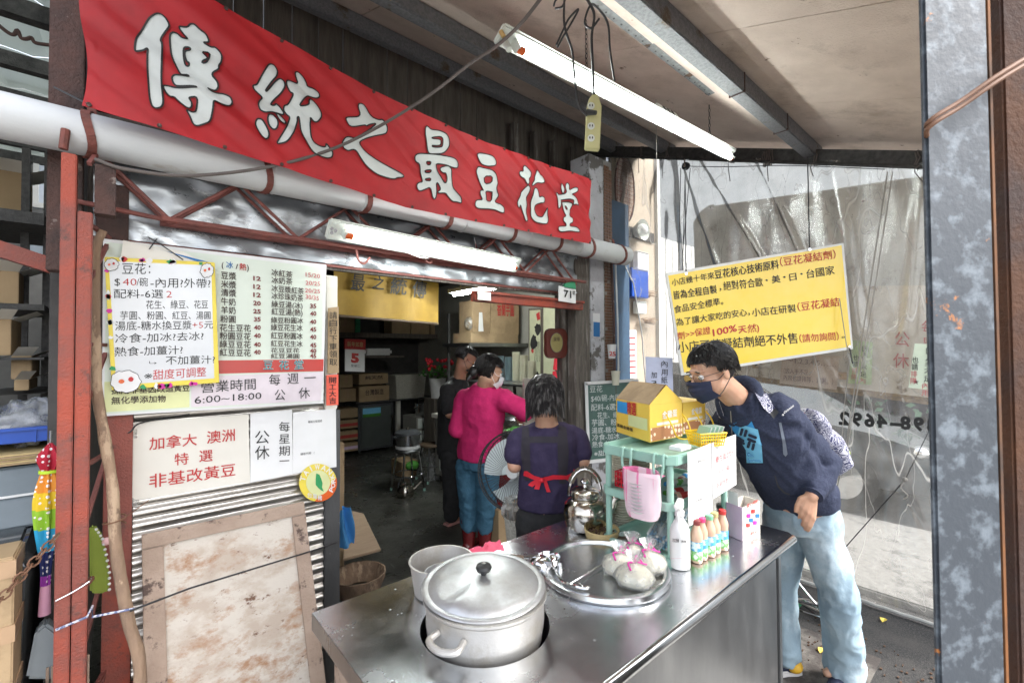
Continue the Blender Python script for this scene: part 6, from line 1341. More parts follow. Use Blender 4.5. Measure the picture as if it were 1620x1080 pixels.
# hanging pink bag
hb = thing('pink_striped_bag', 'pink striped plastic bag with white bowls hanging from the rack hooks', 'bag', at(1015, 825, x=rx - .06))
cb_ = (at(988, 780, x=rx - .085) + at(1044, 780, x=rx - .085)) / 2; hwid = (at(988, 780, x=rx - .085) - at(1044, 780, x=rx - .085)).length / 2 * .95
zb0, zb1 = at(1015, 818, x=rx - .085).z, at(1015, 752, x=rx - .085).z
BP = M('white_pink_bag', (.8, .62, .68), .35, c2=(.75, .2, .38), scale=9, lo=.52, hi=.56, stretch=(1, 3, .25), alpha=.88)
MB().lathe([(hwid * .3, zb0), (hwid * .8, zb0 + .002), (hwid * .93, zb0 + .02), (hwid * .98, zb0 + .06), (hwid, (zb0 + zb1) / 2), (hwid * 1.02, zb1), (hwid * 1.0, zb1 + .02)], (0, 0, 0), 48, T=Matrix.Translation((cb_.x - .0, cb_.y, 0)) @ Matrix.Diagonal((.55, 1, 1, 1)), rfun=lambda a, k, z: 1 + .05 * math.sin(a * 5 + z * 25) + .04 * noise.noise(V((a * 3, z * 20, 0)))).build('bag_body', BP, hb, fix=False)
for s_ in (-1, 1):
    y = cb_.y + s_ * hwid * .72; hk = V((rx - .052, at(992 if s_ > 0 else 1042, 725, x=rx - .045).y, zt_ - .08))
    for dx in (-.035, .03):
        a = V((cb_.x + dx, y, zb1 + .01)); sd_ = V((0, 1, 0)); mb = MB()
        mb.add([a - sd_ * .028, a + sd_ * .028, a.lerp(hk, .6) + sd_ * .012, hk + sd_ * .006, hk - sd_ * .006, a.lerp(hk, .6) - sd_ * .012], [(0, 1, 2, 5), (5, 2, 3, 4)]); mb.build('bag_strap', BP, hb, fix=False)
for i in range(9): MB().lathe([(.035, 0), (.046, .012), (.048, .013)], (cb_.x, cb_.y, zb0 + .02 + i * .012), 24, T=None).build('white_bowl', m_whitepl, hb)
# shelf contents
def tubeobj(name, lab, cat, px_, py_, y_, ln_, r_, mats, ang=0):
    c = at(px_, py_, y=y_); t = thing(name, lab, cat, c - V((0, 0, r_))); d = V((math.cos(ang), math.sin(ang), .0))
    MB().tube([c - d * ln_ / 2, c + d * ln_ / 2], r_, 18).build('body', mats[0], t, bev=.002); MB().tube([c - d * (ln_ / 2 + .014), c - d * ln_ / 2 ], r_ * .8, 16).build('cap', mats[1], t); MB().tube([c - d * .02, c + d * .02], r_ * 1.01, 18).build('label_band', mats[2], t)
tubeobj('lying_bottle', 'small bottle with green cap lying on the middle shelf', 'bottle', 1072, 778, .93, .10, .017, (m_whitepl, m_green, m_redink), -.3)
tubeobj('lying_bottle', 'small bottle with blue cap lying at the back of the middle shelf', 'bottle', 1072, 764, .99, .10, .017, (m_whitepl, m_patch, m_labelg), -.3)
tubeobj('lying_tin', 'white and red tin lying at the edge of the middle shelf', 'tin', 1082, 786, .885, .07, .021, (m_drink, m_chrome, m_redink), -.5)
tubeobj('lying_bottle', 'small bottle with red label lying behind the others', 'bottle', 1082, 756, 1.02, .08, .017, (m_whitepl, m_redink, m_patch), .2)
rb = thing('red_basket', 'little red plastic basket at the left of the middle shelf', 'basket', (rx + .06, 1.03, 1.07)); q = V((rx + .05, 1.02, 1.062))
for i in range(7):
    for b in (0, .12): MB().bar(q + V((.0 + .012 * i, b, 0)), q + V((.012 * i, b, .06)), .004, .003, up=(0, 1, 0)).build('rib', m_redcloth, rb)
for i in range(9): MB().bar(q + V((0, .015 * i, 0)), q + V((0, .015 * i, .06)), .004, .003, up=(1, 0, 0)).build('rib', m_redcloth, rb)
for z in (.002, .02, .04, .06): MB().tube([q + V((0, 0, z)), q + V((.072, 0, z)), q + V((.072, .12, z)), q + V((0, .12, z))], .003, 5, closed=True).build('band', m_redcloth, rb)
st = thing('straw_bundle', 'bundle of blue wrapped straws in clear film on the bottom shelf', 'straws', (rx + .12, 1.0, CT + .03)); mb = MB()
STRAW = [M('straw_blue', (.22, .38, .52), .4), m_whitepl]
for i in range(7):
    for j in range(4):
        a = V((rx + .03, .9 + i * .013, CT + .034 + j * .012)); MB().tube([a, a + V((.26, .05, .06))], .0052, 6).build('straw', STRAW[(i + j) % 3 == 0], st)
MB().lathe([(.03, 0), (.05, .03), (.055, .16), (.04, .24), (.012, .27), (.03, .31)], n=28, T=Matrix.Translation((rx + .30, .97, CT + .1)) @ Matrix.Rotation(R(-97), 4, 'Y') @ Matrix.Rotation(R(8), 4, 'X'), rfun=lambda a, k, z: 1 + .1 * math.sin(a * 5 + z * 30)).build('clear_wrap', m_film_bag, st, fix=False)
# spray bottle
sc_ = at(1076, 897, z=CT); sb_ = thing('spray_bottle', 'white trigger spray bottle with black print beside the rack', 'spray bottle', sc_)
MB().lathe([(0, .002), (.03, .002), (.034, .006), (.0345, .1), (.034, .13), (.029, .15), (.017, .168), (.013, .178), (.013, .185), (0, .185)], sc_, 36).build('bottle', m_whitepl, sb_)
MB().lathe([(.0165, .182), (.017, .2), (.013, .204), (0, .204)], sc_, 20).build('collar', m_whitepl, sb_)
u = V((-.75, -.25, 0)).normalized(); w_ = V((u.y, -u.x, 0))
hp = [(-.022, .200), (-.03, .214), (-.026, .232), (.01, .238), (.04, .228), (.042, .214), (.02, .210), (.012, .2)]
MB().hexa([sc_ - w_ * .011 + u * a + V((0, 0, b)) for a, b in ((-.02, .202), (.012, .202), (.042, .216), (-.03, .216))][:4] + [sc_ + w_ * .011 + u * a + V((0, 0, b)) for a, b in ((-.02, .202), (.012, .202), (.042, .216), (-.03, .216))]).hexa([sc_ - w_ * .011 + u * a + V((0, 0, b)) for a, b in ((-.03, .216), (.043, .216), (.043, .23), (-.026, .238))] + [sc_ + w_ * .011 + u * a + V((0, 0, b)) for a, b in ((-.03, .216), (.043, .216), (.043, .23), (-.026, .238))]).build('spray_head', m_whitepl, sb_, bev=.003)
MB().tube(cr([sc_ + u * .018 + V((0, 0, .212)), sc_ + u * .03 + V((0, 0, .195)), sc_ + u * .026 + V((0, 0, .17))], 4), .005, 8).build('trigger', m_whitepl, sb_); MB().tube([sc_ + u * .042 + V((0, 0, .223)), sc_ + u * .052 + V((0, 0, .223))], .006, 8).build('nozzle', m_whitepl, sb_)
psb = Pl(sc_ - FW * .036, FW); lettering(sb_, m_ink, [L_(psb, '防疫酒精', 1064, 857, 1074, 858, 6, .03, 0), L_(psb, '消毒', 1077, 858, 1086, 858, 4, .02, 0)]); lettering(sb_, m_pinkred, [L_(psb, '——————', 1062, 884, 1090, 884, 4, 0, 0)], 'red_line')
# drink bottles
caps_ = [(m_brownink, 'brown'), (M('pink_cap', (.8, .06, .2), .4), 'pink'), (M('green_cap', (.2, .5, .3), .4), 'green'), (m_bamboo, 'tan'), (m_redink, 'red')]
for i, (mc, nm) in enumerate(caps_):
    c = at(1102, 889, z=CT).lerp(at(1143, 869, z=CT), i / 4) + V((random.uniform(-.003, .003), .004 * (i % 2), 0)); t = thing('drink_bottle', 'small milk tea bottle with %s cap in the row beside the spray bottle' % nm, 'bottle', c, 'drink bottles in a row')
    MB().lathe([(0, .002), (.018, .002), (.0205, .006), (.0205, .085), (.0215, .092), (.0205, .105), (.0125, .128), (.0115, .136), (0, .136)], c, 24).build('bottle', m_drink, t)
    MB().lathe([(.0208, .012), (.021, .045)], c, 24).build('green_label', m_labelg, t); MB().lathe([(.021, .045), (.0209, .078)], c, 24).build('blue_label', m_labelb, t)
    MB().lathe([(.0135, .136), (.014, .15), (.012, .153), (0, .153)], c, 18).build('cap', mc, t)
tw = at(1135, 815, z=CT + .06); twr = thing('small_jar', 'small glass jar with dark lid behind the bottle row', 'jar', at(1148, 842, z=CT)); MB().lathe([(0, 0), (.03, 0), (.032, .05), (.028, .1)], at(1146, 840, z=CT), 24).build('glass', m_film_bag, twr, fix=False); MB().lathe([(.031, .098), (.031, .112), (0, .112)], at(1146, 840, z=CT), 24).build('lid', m_black, twr)
# pink white carton at the corner
q0 = at(1175, 856, z=CT + .001); qL = at(1150, 845, z=CT + .001) - q0; qR = at(1202, 843, z=CT + .001) - q0
bxp = thing('donation_box', 'small lilac and white open carton with red print on the counter corner', 'box', q0); h = .135
th = .003; up = V((0, 0, h))
for a, b, nm, mt_ in ((q0, q0 + qL, 'left_side', m_purplecard), (q0, q0 + qR, 'front_side', m_cream), (q0 + qL, q0 + qL + qR, 'back_side', m_cream), (q0 + qR, q0 + qR + qL, 'right_side', m_cream)):
    MB().bar(a + up / 2, b + up / 2, .003, h).build(nm, mt_, bxp)
MB().hexa([q0, q0 + qR, q0 + qR + qL, q0 + qL] + [p + V((0, 0, .004)) for p in (q0, q0 + qR, q0 + qR + qL, q0 + qL)]).build('bottom', m_kraft, bxp)
MB().add([q0 + up * 1.0 + qL * .9, q0 + up + qL * .25, q0 + up * 1.38 + qL * .25, q0 + up * 1.38 + qL * .85], [(0, 1, 2, 3)]).build('raised_flap', m_white, bxp, fix=False)
pf = Pl(q0, qR.cross(V((0, 0, 1)))); lettering(bxp, m_redink, [L_(pf, '愛心捐款', 1180, 803, 1198, 794, 6, .02, .004), L_(pf, '歡迎', 1186, 846, 1198, 841, 5, .02, .004)])
for k, q in enumerate(((1183, 815), (1190, 808), (1187, 822), (1193, 826), (1182, 830), (1197, 815))): MB().poly([[(q[0] + 3 * math.cos(a) * (1 + .4 * (j % 2)), q[1] + 3 * math.sin(a) * (1 + .4 * (j % 2))) for j, a in enumerate([i * .785 for i in range(8)])]], lambda x, y: pf.hit(x, y, .004)).build('printed_flower', [m_magenta, m_redink, m_blueink][k % 3], bxp)
pfl = Pl(q0 + qL * .5 + up, qL.cross(V((0, 0, 1)))); 
# ================================================================== SHOP INTERIOR
def fb(px0, py0, px1, py1, y, dep):  # box whose front face fills a sight-line rectangle on the plane y
    a, b = at(px0, py1, y=y), at(px1, py0, y=y); return V((a.x, y, a.z)), V((b.x, y + dep, b.z))
def carton(px0, py0, px1, py1, y, dep, lab, mat=None, band=None, text=None, tape=True, name='carton', group=None, rest=None):
    a, b = fb(px0, py0, px1, py1, y, dep)
    if rest is not None: a.z = rest
    t = thing(name, lab, 'carton' if name == 'carton' else name.split('_')[-1], ((a.x + b.x) / 2, y + dep / 2, a.z), group)
    MB().b2(a, b).build('box_body', mat or m_kraft, t, bev=.003)
    w_ = b.x - a.x; h = b.z - a.z; m = (a.x + b.x) / 2
    if tape: MB().b2((m - .02, y - .0015, a.z + h * .35), (m + .02, y, b.z)).b2((m - .02, y, b.z), (m + .02, y + dep, b.z + .0015)).build('tape', m_tape, t)
    if band: MB().b2((a.x + .001, y - .002, a.z + h * .25), (b.x - .001, y - .0002, a.z + h * .6)).build('printed_band', band, t)
    if text: lettering(t, text[1], [(text[0], V((a.x + w_ * .2, y - .004, a.z + h * .45)), V((a.x + w_ * .8, y - .004, a.z + h * .45)), V((a.x + w_ * .2, y - .004, a.z + h * .8)), .03)])
    return t
YB_ = 7.0
# stainless fridge counter at the back
fr = thing('undercounter_fridge', 'steel door fridge under the dark back counter', 'fridge', at(600, 716, y=YB_))
a, b = fb(567, 636, 622, 716, YB_, .55); a.z = .05
MB().b2(a, b).build('cabinet', m_scooter, fr, bev=.006); MB().b2((a.x + .03, YB_ - .02, a.z + .04), (b.x - .05, YB_ - .002, b.z - .04)).build('door', M('dull_steel_door', (.16, .18, .17), .4, .7), fr, bev=.005)
MB().b2((a.x + .06, YB_ - .026, b.z - .2), (a.x + .36, YB_ - .021, b.z - .06)).build('blue_sticker', m_patchl, fr); MB().b2((a.x + .06, YB_ - .029, b.z - .2), (a.x + .36, YB_ - .0265, b.z - .15)).build('green_stripe', m_green, fr)
MB().b2((b.x - .045, YB_ - .03, a.z + .2), (b.x - .02, YB_ - .002, b.z - .2)).build('handle', m_chrome, fr)
for x in (a.x + .03, b.x - .06): MB().b2((x, YB_ + .05, .008), (x + .03, YB_ + .08, .05)).build('foot', m_black, fr)
a2, b2 = fb(563, 628, 700, 637, YB_ - .05, .75)
bk_ = thing('back_counter', 'long dark counter top along the back wall', 'counter', (a2.x, YB_, 0)); MB().b2(a2, b2).build('top', m_black, bk_, bev=.004)
for x in (a2.x + .04, b2.x - .1): MB().b2((x, YB_ + .5, .008), (x + .05, YB_ + .55, a2.z)).build('leg', m_black, bk_)
MB().b2((at(632, 650, y=YB_).x, YB_ + .1, .008), (at(638, 650, y=YB_).x, YB_ + .15, a2.z)).build('leg', m_cream, bk_)
zc_ = b2.z + .002
c1 = carton(568, 609, 616, 628, YB_, .35, 'lower flat carton with blue corner stickers on the back counter', text=('台灣製造', m_ink2), rest=zc_)
carton(568, 590, 614, 608.5, YB_, .35, 'upper flat carton with dark print on the back counter', text=('純天然', m_ink2))
carton(537, 614, 563, 636, YB_ - .1, .35, 'plain carton at the left end of the back counter stack'); carton(537, 592, 558, 613.5, YB_ - .1, .3, 'small plain carton topping the left stack')
for k, (y0, y1, lab, bd) in enumerate(((645, 662, 'top carton with a round brown stamp beside the fridge', None), (662.5, 679, 'second carton with a red band beside the fridge', m_menured), (679.5, 698, 'third carton with red panel low beside the fridge', m_menured), (698.5, 716, 'bottom dark patterned carton beside the fridge', m_purplecard))):
    t = carton(538, y0, 566, y1, YB_ - .02, .4, lab, band=bd, tape=False, group='cartons stacked beside the fridge')
sb2 = thing('styrofoam_box', 'speckled grey foam box with rim on the back counter', 'foam box', at(648, 627, y=YB_)); a, b = fb(626, 594, 674, 627, YB_, .4); a.z = zc_
MB().hexa([(a.x + .03, a.y + .02, a.z), (b.x - .03, a.y + .02, a.z), (b.x - .03, b.y - .02, a.z), (a.x + .03, b.y - .02, a.z), (a.x, a.y, b.z), (b.x, a.y, b.z), (b.x, b.y, b.z), (a.x, b.y, b.z)]).build('tub', m_styro, sb2, bev=.006)
MB().b2((a.x - .02, a.y - .02, b.z), (b.x + .02, b.y + .02, b.z + .03)).build('rim', m_styro, sb2, bev=.006)
# shelf under the gold banner with cartons
sh1 = thing('wall_shelf', 'dark shelf under the gold banner holding cartons', 'shelf', at(610, 530, y=YB_)); a, b = fb(530, 529, 700, 533, YB_ - .1, .6); MB().b2(a, b).build('board', m_darkwood, sh1)
for px_ in (540, 690): c = at(px_, 529, y=YB_); MB().b2((c.x, YB_ + .4, .008), (c.x + .05, YB_ + .45, b.z + .5)).build('upright', m_darkwood, sh1)
for q, lab, mt_ in (((530, 500, 562, 528), 'kraft carton at the left end of the dark shelf', None), ((562.5, 500, 570, 528), 'green edged carton between the shelf cartons', m_greenmat), ((620, 505, 649, 528), 'left kraft carton of the right hand trio on the dark shelf', None), ((651, 505, 679, 528), 'middle kraft carton of the right hand trio on the dark shelf', None), ((682, 490, 708, 528), 'tall kraft carton at the right end of the dark shelf', None)):
    carton(*q, YB_, .3, lab, mt_, tape=mt_ is None, rest=b.z + .001)
# calendar on its own hook
pq = PY(5.6); cal = sign('calendar', 'tear off calendar showing a red 5 below the gold banner', 'calendar', pq, [(546, 587), (577, 588), (577, 553), (546, 552)], m_white, t=.02)
MB().slab([pq.hit(*q, .004) for q in ((545, 552), (578, 553), (578, 537), (545, 536))], (0, -1, 0), .03).build('red_header', m_redink, cal)
lettering(cal, m_redink, [L_(pq, '5', 555, 574, 568, 575, 18, .06, .004)]); lettering(cal, m_bamboo, [L_(pq, '新年如意', 549, 548, 574, 549, 8, .02, .008)], 'gold_lettering'); lettering(cal, m_ink, [L_(pq, '星期二', 555, 580, 570, 581, 4, .0, .004)], 'black_lettering')
MB().tube([pq.hit(561, 537), V((pq.hit(561, 537).x, 5.6, 2.75))], .003, 5).build('hanging_string', m_cable, cal)
MB().b2(*fb(578, 551, 621, 562, YB_ - .2, .1)).build('paper_roll', m_whitepl, label='pale wrapped roll lying behind the calendar', cat='roll', bev=.03)
MB().b2(*fb(575, 562.5, 640, 566, YB_ - .3, .5)).build('small_shelf', m_darkwood, label='narrow dark shelf behind the calendar', cat='shelf')
# gold banner
pg = PY(4.6); gb = thing('gold_banner', 'gold cloth banner with black brush characters inside the shop', 'banner', pg.hit(615, 510))
g = [pg.hit(*q) for q in ((528, 499), (693, 512), (694, 440), (528, 415))]
MB().grid(60, 16, lambda u, v: g[0].lerp(g[1], u).lerp(g[3].lerp(g[2], u), v) + V((0, .012 * math.sin(u * 16) * (1 - v), 0))).build('cloth', m_gold, gb, fix=False)
MB().tube([g[0], g[1]], .016, 10).build('lower_rod', m_stoolwood, gb)
lettering(gb, m_ink, [L_(pg, c, x, y, x + w_, y + 2, h, .03, .04, lean=3) for c, x, y, w_, h in (('最', 552, 460, 21, 27), ('之', 586, 458, 18, 21), ('統', 614, 466, 25, 27), ('傳', 648, 471, 22, 27))])
# high shelf with cartons on the right
sh2 = thing('high_shelf', 'high metal shelf with three cartons on the right', 'shelf', at(780, 546, y=4.4)); a, b = fb(742, 543, 832, 548, 4.55, .6); MB().b2(a, (4.24, b.y, b.z)).build('board', m_steel2, sh2)
for px_ in (744,): c = at(px_, 546, y=4.6); MB().b2((c.x, 5.1, .008), (c.x + .03, 5.13, b.z + .4)).build('upright', m_black, sh2)
zz = b.z
carton(745, 528, 820, 543, 4.62, .4, 'long flat carton lying on the high shelf', m_kraft2, tape=False, rest=zz + .001)
carton(748, 477, 776, 527.5, 4.62, .3, 'tall carton with white label standing on the flat carton, left one', m_kraft2)
t = carton(777, 469, 821, 527.5, 4.62, .3, 'large carton with red stamp standing on the flat carton, right one', m_kraft2, text=('香蘭芋圓', m_redink))
MB().slab([PY(4.616).hit(*q) for q in ((757, 524), (765, 524), (763, 494), (758, 494))], (0, -1, 0), .001).build('white_label', m_white, label='long white label stuck on the tall left carton', cat='label')
c = at(745, 512, y=4.7); MB().ell(c, (.09, .08, .1), n=16).build('clear_bag', m_film_bag, label='knotted clear bag left of the high cartons', cat='bag')
# interior lamp
il = thing('inner_lamp', 'lit fluorescent lamp deep inside the shop', 'fluorescent lamp', at(760, 458, y=4.1)); a = at(741, 466, y=4.4); b = at(768, 455, y=3.6); d = V((0.0, 1, 0)); 
q = V((2.80, 3.85, at(757, 461, y=3.85).z)); 
MB().b2((q.x - .02, 3.38, q.z + .02), (q.x + .08, 4.3, q.z + .06)).build('housing', m_enamel, il); MB().tube([(q.x + .03, 3.42, q.z), (q.x + .03, 4.25, q.z)], .016, 12).build('lit_tube', M('inner_lit_tube', (1, 1, 1), .5, emit=(.95, 1, .97), es=50), il)
MB().b2((q.x + .02, 3.5, q.z + .06), (q.x + .03, 3.51, 2.75)).b2((q.x + .02, 4.1, q.z + .06), (q.x + .03, 4.11, 2.75)).build('hanger', m_chrome, il)
# pictures, plaque
pw = PX(4.235)
for q, lab, k in (([(836, 641), (857, 643), (857, 487), (836, 488)], 'framed scroll painting of black birds with a red crest, left one', 0), ([(858, 643), (880, 645), (880, 479), (858, 481)], 'framed scroll painting partly hidden by the round plaque', 1)):
    t = sign('scroll_picture', lab, 'picture', pw, q, m_darkwood, t=.02); P2 = [(x + (2 if i in (0, 3) else -2), y + (-3 if i < 2 else 3)) for i, (x, y) in enumerate(q)]
    MB().slab([pw.hit(*v, .003) for v in P2], (-1, 0, 0), .002).build('scroll_paper', m_scroll, t)
    cx = q[0][0] + 11
    if k == 0:
        for (x, y, rx_, ry_, mt_) in ((cx + 4, 520, 5, 9, m_ink), (cx - 2, 542, 5, 11, m_ink), (cx + 5, 500, 3, 7, m_redink), (cx - 4, 555, 2, 4, m_redink), (cx + 4, 595, 5, 3, m_ink), (cx + 3, 592, 3, 5, m_ink)): blob(t, pw, x, y, rx_, ry_, mt_, .006, 'brush_mark', 14, .3, int(x + y))
        for i in range(4): MB().tube([pw.hit(cx + 2 + i * 1.5, 540, .006), pw.hit(cx - 1 + i * 2.5, 572, .006)], .003, 4).build('brush_line', m_ink, t)
    else: MB().tube(cr([pw.hit(cx - 6, 600, .006), pw.hit(cx + 2, 622, .006), pw.hit(cx + 8, 625, .006)], 4), .004, 4).build('brush_line', m_ink, t)
pl_ = PY(2.36); pq_ = thing('wall_plaque', 'dark red wooden plaque with oval brass plate by the wooden post', 'plaque', pl_.hit(881, 567))
n = 48; oc = []
for i in range(n):
    a = 2 * math.pi * i / n; ca, sa = math.cos(a), math.sin(a); e = 3.4; r_ = (abs(ca) ** e + abs(sa) ** e) ** (-1 / e); r_ *= 1 + .04 * math.cos(4 * a) * (-1); oc.append((881 + 17.5 * r_ * ca, 543 + 24 * r_ * sa))
f0 = [pl_.hit(*q) for q in oc]; mb = MB(); mb.v = f0 + [p + V((0, .03, 0)) for p in f0]; mb.f = [tuple(range(n)), tuple(reversed(range(n, 2 * n)))] + [(i, (i + 1) % n, n + (i + 1) % n, n + i) for i in range(n)]; mb.m = [0] * len(mb.f)
mb.build('wood_plate', m_maroon, pq_, bev=.006)
MB().poly([[(880 + 9.5 * math.cos(2 * math.pi * i / 32), 542 + 15 * math.sin(2 * math.pi * i / 32)) for i in range(32)]], lambda x, y: pl_.hit(x, y, .004)).build('brass_oval', m_brass, pq_)
MB().tube([pl_.hit(880 + 9.8 * math.cos(2 * math.pi * i / 32), 542 + 15.3 * math.sin(2 * math.pi * i / 32), .004) for i in range(32)], .0025, 6, closed=True).build('oval_rim', m_darkwood, pq_)
lettering(pq_, m_ink2, [L_(pl_, '榮譽', 875, 540, 885, 540, 7, .0, .006)])
ts_ = thing('red_tassel', 'red hanging charm with tassel below the plaque', 'charm', pl_.hit(877, 610)); MB().tube([pl_.hit(879, 567), pl_.hit(878, 585)], [.012, .016], 8).tube([pl_.hit(877, 587), pl_.hit(878, 600)], [.014, .02], 8).tube([pl_.hit(877, 602), pl_.hit(876, 625)], [.006, .01], 8).build('knotwork', m_redcloth, ts_); MB().ell(pl_.hit(878, 601), .012, n=10, k=6).build('bead', m_orange, ts_)
# prep counter with things on it
pc_ = thing('prep_counter', 'white tiled prep counter where the staff are working', 'counter', (2.9, 3.8, 0))
MB().b2((2.98, 2.85, .1), (3.98, 4.9, .80)).build('cabinet', m_innerwall, pc_); MB().b2((2.94, 2.82, .80), (3.985, 4.93, .85)).build('top', m_cream, pc_, bev=.004); MB().b2((3.04, 2.9, .008), (3.98, 4.9, .1)).build('plinth', m_dark, pc_)
for i in range(3): MB().b2((2.975, 2.9 + i * .65, .16), (2.98, 3.5 + i * .65, .74)).build('door', m_enamel, pc_)
def stack(x, y, z, n, r0, mat, lab, step=.012, name='cup_stack'):
    t = thing(name, lab, 'stack of cups', (x, y, z), 'stacks of cups on the prep counter')
    for i in range(n): MB().lathe([(r0 * .75, 0), (r0, step * .9), (r0 * 1.04, step), (r0 * .95, step * 1.1)], (x, y, z + i * step), 16).build('cup', mat, t)
m_gcup = M('grey_blue_cup', (.25, .33, .36), .5)
sh3 = thing('cup_shelf', 'shelf on the right wall carrying tall cup stacks', 'shelf', at(820, 603, x=3.0)); zs = at(815, 602, y=4.0).z
MB().b2((3.1, 3.3, zs - .02), (3.985, 4.5, zs)).build('board', m_steel2, sh3)
for y in (3.35, 4.45): MB().b2((3.9, y, .85), (3.93, y + .03, zs - .02)).build('bracket', m_black, sh3)
for px_, y_, n_, mt_, lab in ((771, 4.35, 22, m_gcup, 'short grey blue cup stack at the far left of the shelf'), (791, 4.2, 24, m_gcup, 'tall grey blue cup stack, second on the shelf'), (805, 4.1, 23, m_gcup, 'grey blue cup stack, third on the shelf'), (817, 3.95, 28, m_cup, 'tall cream cup stack in the middle of the shelf'), (829, 3.8, 25, m_cup, 'cream cup stack right of the tall one'), (842, 3.55, 20, m_cup, 'cream cup stack at the right end of the shelf')):
    p = at(px_, 600, y=y_); stack(p.x, y_, zs, n_, .05, mt_, lab)
dm = thing('steel_dome', 'big round steel lid leaning at the right end of the prep counter', 'lid', (3.0, 2.86, .85)); c = at(888, 648, y=3.05)
MB().lathe([(0, .1), (.06, .09), (.12, .05), (.16, 0)], (c.x, c.y, c.z - .02), 32).build('dome', m_alu, dm)
MB().lathe([(.16, -.17), (.165, 0)], (c.x, c.y, c.z - .02), 32).build('pot_wall', m_alu, dm)
mb = thing('mixing_bowl', 'steel bowl on the prep counter beside the pink sleeve', 'bowl', at(808, 662, y=3.6)); c = at(808, 667, y=3.5); c.z = .85
MB().lathe([(0, .004), (.06, .004), (.13, .08), (.135, .082), (.125, .08), (.055, .01), (0, .01)], c, 28).build('bowl_wall', m_steel, mb)
gm = MB(); c2 = at(814, 668, y=3.3); c2.z = .86
gm.grid(10, 8, lambda u, v: c2 + V(((u - .5) * .2, (v - .5) * .12, .03 * math.sin(u * 3.1) * math.sin(v * 3.1) + .015 * noise.noise(V((u * 6, v * 6, 0)))))).build('green_cloth', m_green, fix=False, label='bright green cloth on the prep counter', cat='cloth')
jr = thing('storage_jar', 'dark glass jar with red lid on the prep counter', 'jar', at(815, 640, y=4.3)); c = at(812, 655, y=4.2); c.z = .85; MB().lathe([(0, 0), (.07, 0), (.075, .15), (.05, .2), (.0, .2)], c, 24).build('glass', m_glassgrey, jr); MB().lathe([(.055, .2), (.055, .23), (0, .23)], c, 20).build('lid', m_redink, jr)
wpn = thing('white_board', 'tall white board standing behind the woman in purple', 'board', at(838, 655, y=3.0)); a, b = fb(829, 598, 845, 668, 3.05, .02); a.z = .851; MB().b2(a, b).build('board', m_cream, wpn)
tbin = thing('red_tub', 'deep red plastic tub below the prep counter edge', 'tub', at(800, 720, y=2.9)); c = at(792, 712, y=2.95); c.z = .35; MB().lathe([(0, 0), (.12, 0), (.15, .3), (.155, .31), (.14, .3), (.11, .02)], c, 28).build('tub_wall', m_boot, tbin); MB().b2((c.x - .14, c.y - .14, .008), (c.x + .14, c.y + .14, .35)).build('crate', m_kraft, tbin)
# drawers and pot
dw = thing('drawer_unit', 'white plastic drawer unit under the back counter', 'drawers', at(678, 715, y=6.3)); a, b = fb(659, 656, 697, 716, 6.3, .45); a.z = .008; MB().b2(a, b).build('case', m_innerwall, dw, bev=.005)
h = (b.z - a.z) / 3
for i in range(3): MB().b2((a.x + .02, 6.285, a.z + .02 + i * h), (b.x - .02, 6.3, a.z + (i + 1) * h - .02)).build('drawer', m_enamel, dw, bev=.004); MB().b2(((a.x + b.x) / 2 - .05, 6.27, a.z + (i + .6) * h), ((a.x + b.x) / 2 + .05, 6.286, a.z + (i + .66) * h)).build('pull', m_scooter, dw)
pz_ = thing('steel_stockpot', 'shiny steel stockpot on the drawer unit', 'pot', at(674, 655, y=6.5)); c = at(674, 655, y=6.5); c.z = b.z + .001
MB().lathe([(0, 0), (.17, 0), (.175, .01), (.175, .18), (.185, .185), (.17, .185), (.165, .01)], c, 32).build('wall', m_steel, pz_)
for s_ in (-1, 1): MB().tube(cr([c + V((s_ * .175, 0, .12)), c + V((s_ * .22, 0, .13)), c + V((s_ * .175, 0, .15))], 3), .008, 6).build('handle', m_chrome, pz_)
# flowers
fw = thing('flower_pot', 'red flowers with green leaves at the back of the shop', 'flowers', at(692, 600, y=6.0)); c = at(692, 598, y=6.0)
MB().lathe([(0, -.3), (.1, -.3), (.13, .0), (.0, .0)], c, 20).build('pot', m_whitepl, fw); MB().b2((c.x - .15, c.y - .15, .008), (c.x + .15, c.y + .15, c.z - .3)).build('pedestal', m_darkwood, fw)
rnd = random.Random(9); lf = MB(); fl = MB()
for i in range(90):
    p = c + V((rnd.gauss(0, .12), rnd.gauss(0, .1), rnd.uniform(0, .18))); u = V((rnd.uniform(-1, 1), rnd.uniform(-1, 1), rnd.uniform(-.3, 1))).normalized() * .06; w_ = u.orthogonal().normalized() * .02; lf.add([p, p + u * .5 + w_, p + u, p + u * .5 - w_], [(0, 1, 2, 3)])
for i in range(22): fl.ell(c + V((rnd.gauss(0, .15), rnd.gauss(0, .1), rnd.uniform(.14, .3))), .028, n=7, k=5)
lf.build('leaves', m_green, fw, kind='stuff', fix=False); fl.build('red_blooms', m_redcloth, fw, kind='stuff')
